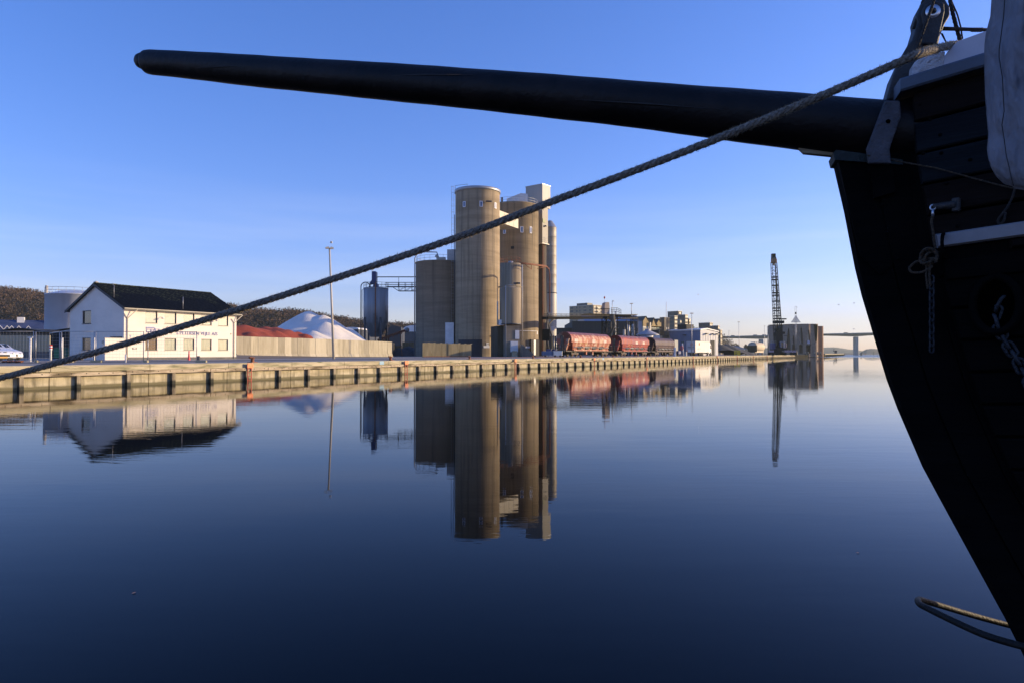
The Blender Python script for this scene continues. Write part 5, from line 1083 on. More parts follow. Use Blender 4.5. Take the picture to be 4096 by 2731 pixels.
for i, (xa, ya, xp, yp, xb, yb2) in enumerate(teeth):
    a, p, b_ = fr(xa), fr(xp), fr(xb); low = gz_(1306, (a + b_) / 2)
    dp = .0 if i != 1 else 1.5
    z = MB(GFm); z.prism([(a, low), (a, gz_(ya, a)), (p, gz_(yp, p)), (b_, gz_(yb2, b_)), (b_, low)], dp + .02 * i, 9); z.build('saw_tooth_gable', M_gold, r)
    z = MB(GFm); z.prism([(a, gz_(ya, a)), (p, gz_(yp, p)), (p, gz_(yp, p) + .12), (a - .1, gz_(ya, a) + .12)], dp - .1, 9.2); z.prism([(p, gz_(yp, p)), (b_, gz_(yb2, b_)), (b_ + .1, gz_(yb2, b_) + .12), (p, gz_(yp, p) + .12)], dp - .2, 9.2); z.build('verge', M_glit, r)
z = MB(GFm); z.box(0, fr(2600), .05, 9, 0, gz_(1306, 3)); z.build('glazed_bay_wall', M_gutter, r)
for i in range(3):
    for j in range(2):
        z = MB(GFm); u0 = fr(2575) + (fr(2591) - fr(2575)) * i / 3; u1 = u0 + (fr(2591) - fr(2575)) / 3 - .15; zz = 4.5 + j * 2.4; z.box(u0, u1, -.02, .04, zz, zz + 2.2); z.build('glass_panel', M_curt, r)
z = MB(GFm); z.box(fr(2597), fr(2646), 1.2, 8, 0, gz_(1306, 12)); z.build('recess_wall', M_black, r)
for i in range(5):
    z = MB(GFm); u0 = fr(2599 + i * 9); z.box(u0, u0 + 1.6, 1.1, 1.19, gz_(1320, 10), gz_(1310, 10)); z.build('window', M_curt, r)
z = MB(GFm); u0 = fr(2595); z.box(u0, u0 + .5, -.6, -.2, 0, gz_(1290, u0)); z.build('white_column', M_gutter, r)
for q in (1318, 1321.5):
    z = MB(GFm); z.tube([(fr(2598), -.4, gz_(q, 8)), (fr(2646), -.4, gz_(q, 18))], .08, 5); z.build('balcony_rail', M_glit, r)
# box tower
bo_ = G(2658, 236); Fx = frame(bo_, gy); r = thing('box_tower', 'brown cladded box tower on legs with two small windows', 'building', Fx)
w = along(bo_, gd, 2678.5); d_ = along(bo_, gn, 2640); z = MB(Fx); z.box(0, w, 0, d_, hz(1342, 236), hz(1270, 236)); z.build('box', mat('brown box cladding', (.105, .085, .055), (.13, .105, .07), .7, s1=(3, 3, .1)), r)
z = MB(Fx); z.box(-.2, w + .2, -.2, d_ + .2, hz(1270, 236), hz(1269, 236)); z.build('roof_edge', M_gutter, r)
for u in (.30, .68):
    z = MB(Fx); z.box(w * u, w * u + w * .2, -.06, .05, hz(1322, 236), hz(1309, 236)); z.build('window', M_curt, r)
for i in range(5):
    z = MB(Fx); z.tube([(w * i / 4, .5, hz(1342, 236)), (w * i / 4 - 1.2, .5, 0)], .2, 5); z.build('leg', M_glit, r)
# blue-grey warehouse
wd2, wn2, wy2 = dirs(50); bo_ = G(2802, 225); Fw = frame(bo_, wy2); r = thing('blue_grey_warehouse', 'blue-grey sheet-metal warehouse behind the white lorry', 'warehouse', Fw)
w = along(bo_, wd2, 2872); d_ = along(bo_, wn2, 2679); hE = hz(1321, 225); hP = (ZZ(1317, (bo_ + wd2 * w * .35).y) - GZ)
pA_ = (bo_ + wd2 * w); hR = ZZ(1328, pA_.y) - GZ
M_wclad = mat('pale sheet cladding', (.40, .41, .43), (.44, .45, .47), .55, s1=(2, 2, .1)); M_wclb = mat('blue sheet cladding', (.12, .15, .23), (.14, .175, .26), .55, s1=(2, 2, .1))
z = MB(Fw); z.prism([(0, 0), (0, hE), (w * .35, hP), (w, hR), (w, 0)], 0, d_); z.build('wall', M_wclad, r)
z = MB(Fw); z.box(-.06, 0, .05, d_, 0, hE - .1); z.build('side_wall', M_wclb, r)
z = MB(Fw); z.prism([(-.3, hE), (w * .35, hP + .02), (w + .3, hR), (w + .3, hR + .3), (w * .35, hP + .35), (-.3, hE + .35)], -.3, d_ + .3); z.build('roof', M_whpaint, r)
for i in range(1, 7):
    z = MB(Fw); z.box(w * i / 7 - .05, w * i / 7 + .05, -.04, 0, 0, hR - .5); z.build('panel_joint', M_wclb, r)
z = MB(Fw); z.box(w * .55, w * .8, -.05, .0, 0, 5.0); z.build('gate', M_black, r)
for u in (.25, .62, .86): z = MB(Fw); z.bbox(w * u, w * u + .9, -.9, 0, hE * .84, hE * .84 + .35, .05); z.build('flood_light', M_dsteel, r)
z = MB(Fw); z.bbox(-.9, 0, d_ * .45, d_ * .45 + .9, hE * .80, hE * .84, .05); z.build('flood_light', M_dsteel, r)
z = MB(Fw); z.box(w * .1, w * .5, d_ * .5, d_ * .8, hE + .3, hE + 2.2); z.build('roof_plant', M_black, r)
# ------------------------------------------------------------------ lorry
to = G(2781, 186); td_, tn_, ty_ = dirs(34); Ft = frame(to, ty_); r = thing('lorry', 'white curtain-sided lorry parked with its lettered rear towards the water', 'lorry', Ft)
wl_ = along(to, td_, 2836); wr = along(to, tn_, 2745); wr = min(wr, 2.7); wl_ = min(wl_, 15)
top = hz(1364, 186); bt = hz(1409, 186)
M_curtain = mat('lorry curtain', (.62, .59, .52), (.68, .64, .57), .6, s1=(1, 1, .3)); M_rear = flat('lorry rear door', (.50, .49, .50))
z = MB(Ft); z.box(0, wl_, 0, wr, bt, top); z.build('box_body', M_curtain, r)
z = MB(Ft); z.box(-.04, 0, .05, wr - .05, bt + .05, top - .05); z.build('rear_door', M_rear, r)
z = MB(Ft); z.box(-.06, wl_ + .02, -.03, wr + .03, top, top + .07); z.build('roof_frame', M_dsteel, r)
z = MB(Ft); z.box(-.05, -.0, -.03, .02, bt, top); z.box(-.05, 0, wr - .02, wr + .03, bt, top); z.build('corner_post', M_rust, r)
RF = Ft @ Matrix.Rotation(-PI / 2, 4, 'Z')
text('siegmann', .42, RF @ Matrix.Translation((-wr * .86, -.06, top - 1.75)), r, M_frame, 'lettering', .005, wr * .72)
text('siegmann', .34, Ft @ Matrix.Translation((wl_ * .14, -.02, top - 2.1)), r, M_rear, 'lettering', .005, wl_ * .22)
for F0, u, v, m_ in ((RF, -wr * .38, top - .95, M_red), (Ft, wl_ * .28, top - .8, M_orangep)):
    z = MB(F0)
    for a0_, a1_, rr_ in ((.6, 4.6, .36), (-1.9, 1.2, .20)):
        pts = [(u + rr_ * math.cos(a) * .9, -.07, v + rr_ * math.sin(a)) for a in np.linspace(a0_, a1_, 10)]; z.tube(pts, .05, 4)
    z.build('logo_swirl', m_, r)
z = MB(RF); z.box(-wr + .12, -.12, -.055, -.045, bt + .18, bt + .8); z.build('tail_panel', M_whpaint, r)
for u in (-wr + .18, -.38): z = MB(RF); z.box(u, u + .2, -.07, -.056, bt + .2, bt + .8); z.build('orange_reflector', M_orangep, r)
z = MB(Ft); z.box(.2, wl_, .4, wr - .4, bt - .35, bt - .002); z.build('chassis', M_bogie, r)
for x_ in (wl_ * .30, wl_ * .40, wl_ * .50, wl_ * .90, wl_ + 1.4):
    for y_ in (.15, wr - .15):
        z = MB(Ft @ Matrix.Translation((x_, y_, .5)) @ Matrix.Rotation(PI / 2, 4, 'X')); z.lathe([(0, -.16), (.25, -.14), (.3, -.18), (.5, -.16), (.5, .16), (0, .16)], n=16); z.build('wheel', M_tyre, r)
z = MB(Ft); z.bbox(wl_ * .56, wl_ * .82, 0, .3, .35, bt - .4, .05); z.build('side_guard', M_curtain, r)
z = MB(Ft); z.prism([(wl_ + .25, .6), (wl_ + .25, top - .2), (wl_ + 1.2, top - .25), (wl_ + 2.2, top - 1.2), (wl_ + 2.4, .5)], .05, wr - .05); cb_ = z.build('cab', M_whpaint, r)
z = MB(Ft); z.prism([(wl_ + 1.2, 2.0), (wl_ + 1.25, 2.9), (wl_ + 1.9, 2.9), (wl_ + 2.1, 2.0)], .01, .05); z.build('cab_window', M_dglass, cb_)
# grey box trailer with blue gear, posts, bin
F = frame(G(2697, 176), ty_); r = thing('grey_trailer', 'grey box trailer end with blue machinery beside the last wagon', 'trailer', F)
z = MB(F); z.box(0, .3, -.1, 2.3, .9, hz(1358, 176)); z.box(0.05, 2.6, -.05, 2.2, 1.2, hz(1358, 176) - .1); z.build('body', flat('worn grey canvas', (.26, .27, .25)), r)
z = MB(F); z.bbox(.4, 2.2, -1.0, -.1, .5, 1.3, .08); z.build('blue_machine', M_bsteel, r)
for x_ in (.6, 1.8):
    z = MB(F @ Matrix.Translation((x_, -.3, .42)) @ Matrix.Rotation(PI / 2, 4, 'X')); z.lathe([(0, -.15), (.42, -.15), (.42, .15), (0, .15)], n=14); z.build('wheel', M_tyre, r)
F = frame(G(2699.5, 140)); z = MB(F); h = hz(1389, 140); z.bbox(-.2, .2, -.2, .2, 0, h, .04); tg(z.build('white_pillar', M_whpaint, at=tuple(F.translation)), 'stout white pillar on the quay edge beside the last wagon', 'pillar')
F = frame(G(2734, 160)); r = thing('lifebuoy_post', 'leaning pale post with a red-and-white lifebuoy near the lorry', 'lifebuoy post', F); h = hz(1372, 160)
z = MB(F); z.tube([(0, 0, 0), (-.28, 0, h)], .13, 8); z.build('post', M_whpaint, r)
z = MB(F); z.tube([(-.45 + .30 * math.cos(a), -.12, h * .63 + .42 * math.sin(a)) for a in np.linspace(0, 2 * PI, 17)], .09, 6); z.build('lifebuoy', M_red, r)
z = MB(F); z.box(-.5, .1, -.1, .1, h, h + .35); z.build('sign_plate', flat('dark green sign', (.02, .08, .06)), r)
F = frame(G(2742, 158)); z = MB(F); z.bbox(-.25, .25, -.25, .25, 0, 1.1, .06); tg(z.build('litter_bin', M_galv, at=tuple(F.translation)), 'small grey litter bin between lifebuoy post and lorry', 'bin')
z = MB(F); z.bbox(-.27, .27, -.27, .27, 1.102, 1.2, .06); tb = z.build('bin_lid', M_dsteel, bpy.data.objects['litter_bin'])
# yellow frame, heaps and open shed
F = frame(G(2938, 225), .1); r = thing('yellow_frame', 'bright yellow steel frame standing on the quay edge', 'steel frame', F); s_ = 225 / FPX; M_yel = flat('yellow paint', (.65, .50, .03), .5); h = hz(1400.5, 225)
for u in (0, 9, 15, 20): z = MB(F); z.box(u * s_, u * s_ + .28, -.15, .15, 0, h); z.build('upright', M_yel, r)
z = MB(F); z.box(.28, 20 * s_, -.1, .1, h - .3, h); z.build('top_bar', M_yel, r)
z = MB(F); z.box(.28, 10 * s_, -.1, .1, h * .4, h * .5); z.build('middle_bar', M_yel, r)
F = frame(G(2880, 250), .3); heap('coal_heap', 'dark heaps of coal behind the yellow frame', [(3, 6, 4.6, .5), (8, 7, 4.2, .5), (-2, 6, 3.6, .5), (12, 8, 3.0, .4)], -8, 18, 0, 14, M_blkg, F, .5, amp=.2)
F = frame(G(2938, 262), .2); r = thing('open_shed', 'low open shed with a grey-blue hipped roof beside the tank wagon', 'shed', F); w = 54 / FPX * 262
zt, ze = hz(1382, 262), hz(1396, 262)
z = MB(F); z.add([(-.3, -.3, ze), (w + .3, -.3, ze), (w + .3, 12, ze), (-.3, 12, ze), (w * .35, 5, zt), (w * .75, 5, zt)], [(0, 1, 5, 4), (1, 2, 5), (2, 3, 4, 5), (3, 0, 4), (0, 3, 2, 1)]); z.build('roof', flat('grey blue roof', (.10, .12, .15)), r)
for u in (.02, .45, .93): z = MB(F); z.box(w * u, w * u + .3, 0, .3, 0, ze - .01); z.build('post', M_glit, r)
z = MB(F); z.box(0, w, 8, 8.3, 0, ze - .01); z.build('back_wall', M_black, r)
# tank wagon
to = onq(3025, 9.5); F = frame(to + N * 1.5, QYAW); Lw = along(to, D, 3058); r = thing('tank_wagon', 'pale dusty bulk tank wagon standing before the crane', 'wagon', F)
M_tankw = mat('dusty cream tank', (.44, .37, .26), (.55, .46, .33), .7, s1=(.6, .6, .6), c3=(.36, .29, .20), s3=(.5, .5, 1.5)); sc_ = (onq(3030, 11).y) / 235 
hh_ = 4.3 * sc_; rt = 1.55 * sc_
z = MB(F @ Matrix.Translation((0, 0, hh_ - rt)) @ Matrix.Rotation(PI / 2, 4, 'Y')); z.lathe([(0, -.1), (rt * .9, 0), (rt, .3), (rt, Lw - .6), (rt * .8, Lw), (0, Lw + .3)], n=24); z.build('tank_body', M_tankw, r)
z = MB(F); z.prism([(-.1, hh_ - rt * 1.1), (-.1, 1.0), (Lw + .2, 1.0), (Lw - .4, hh_ - rt * 1.2)], -rt * .62, rt * .62); z.build('hopper_skirt', M_tankw, r)
z = MB(F); z.box(-.25, -.12, -rt * .98, rt * .98, 1.2, hh_ - rt * .75); z.build('end_plate', MATS['brown cladding'], r)
for q in range(4): z = MB(F); z.bbox(Lw * (.15 + .2 * q), Lw * (.15 + .2 * q) + Lw * .1, -rt * .72, -rt * .6, 1.7, 2.3, .05); z.build('valve_box', M_bogie, r)
z = MB(F); z.box(-1.5, Lw + 1.5, -1.1, 1.1, .95, 1.1); z.build('underframe', M_glit, r)
for x_ in (.8, 2.6, Lw - 2.6, Lw - .8):
    for y_ in (-.85, .85):
        z = MB(F @ Matrix.Translation((x_, y_, .46)) @ Matrix.Rotation(PI / 2, 4, 'X')); z.lathe([(0, -.07), (.46, -.07), (.46, .07), (0, .07)], n=16); z.build('wheel', M_bogie, r)
for q in range(3): z = MB(F); z.lathe([(.3, hh_ - .05), (.3, hh_ + .15), (0, hh_ + .2)], cx=Lw * (.25 + .25 * q), n=10); z.build('hatch', M_glit, r)
# ------------------------------------------------------------------ harbour crane
YC = 245; cs = YC / FPX; co = G(3108, YC); F = frame(co, 0)
crane = thing('harbour_crane', 'tall dark lattice-boom mobile crane with an orange-brown tip', 'crane', F)
M_crane = flat('dark crane steel', (.010, .012, .015), .6, 0, .2); M_ctip = mat('brown crane head', (.24, .12, .05), (.38, .20, .09), .7, s1=(1, 1, 1))
bt0, bt1 = P(3112, 1345, YC), P(3095, 1050, YC); 
def boom_at(t): # centre and half width
    c = bt0 + (bt1 - bt0) * t; hw = (13.5 - 4.0 * t) * cs; return c, hw
chord = [[], [], [], []]
nb = 26
for i in range(nb + 1):
    c, hw = boom_at(i / nb)
    for q, (a, b_) in enumerate(((-1, -1), (1, -1), (1, 1), (-1, 1))): chord[q].append(c + Vector((a * hw, b_ * hw * .8, 0)))
for q in range(4): z = MB(); z.tube(chord[q], .15 if q in (1, 2) else .10, 5); z.build('boom_chord', M_crane, crane)
z = MB()
for i in range(nb):
    for q in range(4):
        a, b_ = chord[q], chord[(q + 1) % 4]; z.tube([a[i], b_[i + 1]] if i % 2 else [b_[i], a[i + 1]], .05, 3, False)
        z.tube([a[i], b_[i]], .045, 3, False)
z.build('boom_lacing', M_crane, crane)['kind'] = 'stuff'
for y_ in (1110, 1120, 1143, 1172, 1182, 1205, 1234, 1244, 1265, 1275):
    t_ = (1345 - y_) / (1345 - 1050); c, hw = boom_at(t_); z = MB(frame(c)); z.box(-hw, hw, -hw * .85, hw * .85, -.16, .16); z.build('boom_frame', M_crane, crane)
hd_ = P(3095.5, 1050, YC); z = MB(frame(hd_)); z.bbox(-9 * cs, 9 * cs, -.9, .9, -.3, 1.2, .08); z.build('boom_head', M_ctip, crane)
z = MB(frame(hd_)); z.bbox(-9 * cs, 7.5 * cs, -.7, .7, 1.2, 1.85, .08); z.bbox(-9 * cs, -7 * cs, -.6, .6, 1.2, 3.1, .05); z.build('head_platform', M_glit, crane)
z = MB(frame(hd_ + Vector((0, 0, 0)))); z.bbox(-6.5 * cs, 6 * cs, -.5, .5, 1.5, 3.1, .05); z.build('head_sheave_box', M_gant, crane)
z = MB(frame(hd_)); z.bbox(-2.5 * cs, 2.5 * cs, -.4, .4, -1.1, -.3, .08); z.build('hook_block', M_ctip, crane)
z = MB(); z.tube([P(3102, 1070, YC), P(3124, 1290, YC)], .05, 4); z.tube([P(3096, 1070, YC + 1), P(3094, 1385, YC)], .03, 4); z.tube([P(3102, 1060, YC), P(3110, 1345, YC)], .22, 5); z.build('hoist_cable', M_crane, crane)
z = MB(); z.prism([(P(3099, 1345, YC).x, P(0, 1335, YC).z), (P(3124, 1300, YC).x, P(0, 1300, YC).z), (P(3127, 1395, YC).x, GZ + 1.8), (P(3104, 1395, YC).x, GZ + 1.8)], YC - 1.4, YC + 1.4); z.build('mast', M_crane, crane)
z = MB(frame(P(3120, 1290, YC))); z.bbox(-2.6 * .9, 1.2, -1, 1, -.4, .6, .08); z.bbox(0, 2.0, -1, 1, 1, 1.4, .05); z.build('sheave_bracket', M_crane, crane)
z = MB(frame(P(3116, 1318, YC))); z.bbox(-16 * cs, 10 * cs, -1, 1, -.35, .35, .05); z.build('cross_beam', M_crane, crane)
z = MB(frame(P(3125, 1332, YC))); z.bbox(-2, 1.0, -1, 1, -.4, .4, .05); z.tube([(-.5, 0, 0), (-1.6, 0, -5)], .12, 5); z.tube([(.8, 0, -1), (2.6, 0, -1)], .08, 4); z.build('service_platform', M_crane, crane)
c = P(3123, 1390, YC - 3); z = MB(frame(c)); w = 17 * cs; hh_ = 23 * cs
z.bbox(0, w, 0, 2.2, 0, hh_, .08); cab = z.build('cab', M_bsteel, crane)
z = MB(frame(c)); z.bbox(.15, w * .62, -.08, .0, .3, hh_ * .45, .02); z.bbox(.15, w * .62, -.08, .0, hh_ * .5, hh_ - .25, .02); z.build('cab_window', MATS['car glass'], cab)
for q in ((-.05, .12, 0, hh_), (w * .62, w * .62 + .3, 0, hh_)): z = MB(frame(c)); z.box(q[0], q[1], -.12, 0, q[2], q[3]); z.build('cab_frame', M_galv, cab)
z = MB(frame(c)); z.box(-.05, w * .92, -.12, 2.3, hh_ + .01, hh_ + .14); z.build('cab_roof', M_galv, cab)
z = MB(frame(c)); z.bbox(w, w + 9 * cs, .5, 2.2, 0, hh_ * .75, .08); z.build('engine_house', M_bsteel, crane)
z = MB(frame(c)); z.bbox(-32 * cs, -20 * cs, .2, 3, -.5, hh_ * .75, .08); z.build('winch_house', M_bsteel, crane)
z = MB(F); z.bbox(-14 * cs, 34 * cs, -2.2, 2.2, 1.6, 2.4, .1); z.bbox(-20 * cs, 12 * cs, -2, 2, .5, 3.2, .15); z.build('chassis', M_crane, crane)
M_strp = bpy.data.materials.new('red white stripes'); M_strp.use_nodes = True; t = M_strp.node_tree; b = t.nodes['Principled BSDF']
tco = t.nodes.new('ShaderNodeTexCoord'); mpn = t.nodes.new('ShaderNodeMapping'); mpn.inputs['Rotation'].default_value = (0, .62, 0); wv = t.nodes.new('ShaderNodeTexWave'); wv.bands_direction = 'X'; wv.inputs['Scale'].default_value = .85
cr_ = t.nodes.new('ShaderNodeValToRGB'); cr_.color_ramp.interpolation = 'CONSTANT'; cr_.color_ramp.elements[0].color = (.25, .05, .07, 1); cr_.color_ramp.elements[1].position = .5; cr_.color_ramp.elements[1].color = (.55, .52, .55, 1)
t.links.new(tco.outputs['Object'], mpn.inputs[0]); t.links.new(mpn.outputs[0], wv.inputs[0]); t.links.new(wv.outputs[0], cr_.inputs[0]); t.links.new(cr_.outputs[0], b.inputs['Base Color'])
for (a, b_, y_) in ((-42, -22, -2.3), (19, 50, -2.6), (52, 68, -2.0)):
    z = MB(F); z.box(a * cs, b_ * cs, y_, y_ + .15, 1.05, 1.75); z.build('striped_outrigger', M_strp, crane)
    for q in (a + 3, b_ - 3): z = MB(F); z.bbox(q * cs - .35, q * cs + .35, y_ - .2, y_ + .9, 0, 1.04, .05); z.build('outrigger_foot', M_crane, crane)
for q in (-8, 0, 8, 16, 24): 
    z = MB(F @ Matrix.Translation((q * cs, -1.6, .62)) @ Matrix.Rotation(PI / 2, 4, 'X')); z.lathe([(0, -.3), (.6, -.3), (.6, .3), (0, .3)], n=14); z.build('wheel', M_tyre, crane)
z = MB(F)
for q in range(4): z.tube([(-28 * cs + q * 1.0, -1, 3.2), (-28 * cs + q * 1.0, -1, 4.9)], .05, 4)
for q in (3.8, 4.4, 4.9): z.tube([(-28 * cs, -1, q), (-28 * cs + 3, -1, q)], .05, 4)
z.build('side_railing', M_galv, crane)
# ------------------------------------------------------------------ curved brick office in the water
YK = 335; M_kb = mat('pale violet brick', (.26, .18, .125), (.34, .245, .17), .85, s1=(.5, .5, 2.5), c3=(.19, .135, .10), s3=(1.2, 1.2, .3)); M_kin = flat('brown brick reveal', (.14, .085, .05))
KO = Vector(((3196 - 2048) / FPX * (YK - 8), YK, .2)); KF = frame(KO, 0); ks = (YK - 8) / FPX; kx = lambda x: (x - 3196) * ks
brk = thing('curved_brick_office', 'round-cornered brick building with tall arched windows beyond the crane', 'building', KF)
kh = ZZ(1296, YK - 8) - .2; kh2 = ZZ(1302, YK) - .2; kf = hz(1414, YK - 8)
def outline():
    xs = [(3106, 10), (3108, 4), (3118, 0), (3135, -1), (3150, -3), (3160, -6.5), (3175, -8), (3182, -7.3), (3192, -7.6), (3210, -8.6), (3232, -9), (3246, -8.2), (3255, -8.2), (3262, -8.5), (3268, -7.5), (3273, -5), (3275, -2), (3276, 10)]
    return [(kx(x), y) for x, y in xs]
ol = outline()
def arch(u0, u1, z0, z1, pw=2.0, n=9):  # parabola-like arch hole outline in (u,z), pointing up
    return [(u0, z0)] + [(u0 + (u1 - u0) * k / n, z0 + (z1 - z0) * (1 - abs(2 * k / n - 1) ** pw)) for k in range(n + 1)] + [(u1, z0)]
# wall strips by column with arched openings as real recesses: columns finely sampled
openings = [  # x0,x1, y_bottom, y_top, kind
    (3155, 3166, 1402, 1312, 'up'), (3170, 3180, 1376, 1342, 'up'), (3198, 3211, 1376, 1309, 'up'), (3223, 3241, 1378, 1318, 'up'), (3254, 3274, 1368, 1299, 'down'),
    (3171, 3181, 1413, 1378, 'rect'), (3197, 3209, 1413, 1379, 'rect'), (3222, 3240, 1413, 1379, 'rect')]
N_ = 340; W0, W1 = ol[1][0], ol[-2][0]
us = np.linspace(W0, kx(3257), N_ - 60); ox = [p[0] for p in ol[1:-1]]; oy = [p[1] for p in ol[1:-1]]
vv = np.interp(us, ox, oy)
vv = np.convolve(np.pad(vv, 6, 'edge'), np.ones(13) / 13, 'valid')
Rc = 22.5 * ks; aa = np.linspace(-PI / 2, .5, 61)[1:]; vc = vv[-1] + Rc; us = np.concatenate([us, us[-1] + Rc * np.cos(aa)]); vv = np.concatenate([vv, vc + Rc * np.sin(aa)])
wl_ = MB(KF); inn = MB(KF)
def kz(y): return ZZ(y, YK - 8) - .2
for i in range(N_ - 1):
    ua, ub, va, vb = us[i], us[i + 1], vv[i], vv[i + 1]; um = (ua + ub) / 2; xm = um / ks + 3196; iv = []
    for (x0, x1, y0, y1, kd) in openings:
        if x0 < xm < x1:
            s = abs(2 * (xm - x0) / (x1 - x0) - 1); a, b_ = kz(y0), kz(y1)
            if kd == 'up': iv.append((a, a + (b_ - a) * (1 - s ** 1.8)))
            elif kd == 'down': iv.append((b_ - (b_ - a) * (1 - s ** 2.2), b_ ))
            else: iv.append((a, b_))
    iv.sort(); zc = 0.0; top = kh if xm > 3160 else kh2 - .1 * 0
    for a, b_ in iv + [(top, top)]:
        if a > zc: wl_.add([(ua, va, zc), (ub, vb, zc), (ub, vb, a), (ua, va, a)], [(0, 1, 2, 3)])
        if b_ > a: inn.add([(ua, va + 1.6, a), (ub, vb + 1.6, a), (ub, vb + 1.6, b_), (ua, va + 1.6, b_), (ua, va, a), (ub, vb, a), (ua, va, b_), (ub, vb, b_)], [(0, 1, 2, 3), (4, 5, 1, 0), (6, 3, 2, 7)])
        zc = max(zc, b_)
bk_ = MB(KF); bk_.add([(float(u) , float(v) + 1.75, 0) for u, v in zip(us[4:-30:4], vv[4:-30:4])] + [(float(u), float(v) + 1.75, kh2 - .3) for u, v in zip(us[4:-30:4], vv[4:-30:4])], [(i, i + 1, len(us[4:-30:4]) + i + 1, len(us[4:-30:4]) + i) for i in range(len(us[4:-30:4]) - 1)]); bk_.build('inner_wall', M_kin, brk)
wl_.build('brick_wall', M_kb, brk); inn.build('arch_recess', M_kin, brk)
z = MB(KF); z.add([(us[-1], vv[-1], 0), (us[-1], vv[-1], kh), (us[-1], 14, kh), (us[-1], 14, 0)], [(0, 1, 2, 3)]); z.add([(u, v, kh - .02) for u, v in zip(us[::8], vv[::8])] + [(us[-1], 20, kh - .02), (us[0] + 9, 20, kh2)], [tuple(range(len(us[::8]) + 2))]); z.add([(us[0], vv[0], 0), (us[0], vv[0], kh2), (us[0] + 9, 20, kh2), (us[0] + 9, 20, 0)], [(0, 3, 2, 1)]); z.build('side_wall', M_kb, brk)
z = MB(KF); z.lathe([(1.6, 0), (1.6, kz(1302))], cx=(3280 - 2048) / FPX * (YK + 2) - KO.x, cy=2, n=20); z.box(kx(3270), (3278 - 2048) / FPX * (YK + 2) - KO.x, .4, 6, 0, kz(1302)); z.build('corner_tower', mat('red brown brick', (.26, .15, .09), (.34, .20, .125), .85, s1=(1, 1, 4)), brk)

M_kgl = mat('arched window glass', (.06, .085, .14), (.20, .22, .20), .1, s1=(1.3, 1.3, .05), spec=1, ramp=(.48, .56))
for (x0, x1, y0, y1, kd) in openings[1:4]:
    pts = arch(kx(x0 + 1), kx(x1 - 1), kz(y0), kz(y1 + 3)); vq = float(np.interp(kx((x0 + x1) / 2), us, vv)) + 1.0
    z = MB(KF); z.prism(pts, vq, vq + .1); z.build('arched_window', M_kgl, brk)
    z = MB(KF); z.box(kx(x0), kx(x1), vq - 1.0, vq, kz(y0) - .4, kz(y0)); z.build('window_ledge', M_glit, brk)
vq = float(np.interp(kx(3232), us, vv)) + .5; z = MB(KF); z.prism([(kx(3227), kz(1374)), (kx(3228), kz(1361)), (kx(3237), kz(1361)), (kx(3239), kz(1374))], vq, vq + .1); z.build('arched_window', flat('bright pane', (.40, .45, .60), .1), brk)
for x, w_ in (): z = MB(KF); z.lathe([(w_ * ks * 1.2, 0), (w_ * ks * .6, kz(1380))], cx=kx(x), cy=float(np.interp(kx(x), us, vv)) - .2, n=12); z.build('buttress', M_kb, brk)
# beacon
YBn = 300; s_ = YBn / FPX; F = frame(G(3184, YBn)); r = thing('leading_beacon', 'slatted triangular beacon on a tall lattice mast before the brick office', 'beacon', F); hB = hz(1290, YBn)
z = MB(F); z.lathe([(7 * s_, 0), (4 * s_, 1.6), (2 * s_, 2.5), (0, 2.6)], n=12); z.build('base', M_crane, r)
for x_ in (-.28, .28): z = MB(F); z.tube([(x_, 0, 1.5), (x_, 0, hz(1262, YBn))], .09, 5); z.build('mast_tube', M_galv, r)
w = 18.5 * s_; hT = hz(1263, YBn)
for i in range(13):
    k_ = i / 13; z = MB(F); hw = w * (1 - k_); z.box(-hw, hw, -.12, -.06, hB + (hT - hB) * k_, hB + (hT - hB) * (k_ + .45 / 13) + .05); z.build('slat', flat('beacon slat', (.42, .36, .38)), r)
z = MB(F)
for a, b_ in (((-w, hB), (0, hT)), ((w, hB), (0, hT)), ((-w, hB), (w, hB))): z.tube([(a[0], 0, a[1]), (b_[0], 0, b_[1])], .06, 4)
z.build('triangle_frame', M_dsteel, r)
z = MB(F); z.lathe([(.35, hz(1257, YBn)), (.35, hz(1250, YBn)), (0, hz(1249, YBn))], n=10); z.build('lantern', M_black, r)
z = MB(F); z.tube([(-.35, 0, hT), (-.35, 0, hz(1226, YBn))], .05, 4); z.tube([(.25, 0, hT), (.25, 0, hz(1226, YBn))], .05, 4); z.tube([(-.35, 0, hz(1226, YBn)), (.6, 0, hz(1226, YBn))], .04, 4); z.tube([(.25, 0, hz(1230, YBn)), (.9, 0, hz(1230, YBn))], .05, 4); z.build('top_mast', M_dsteel, r)
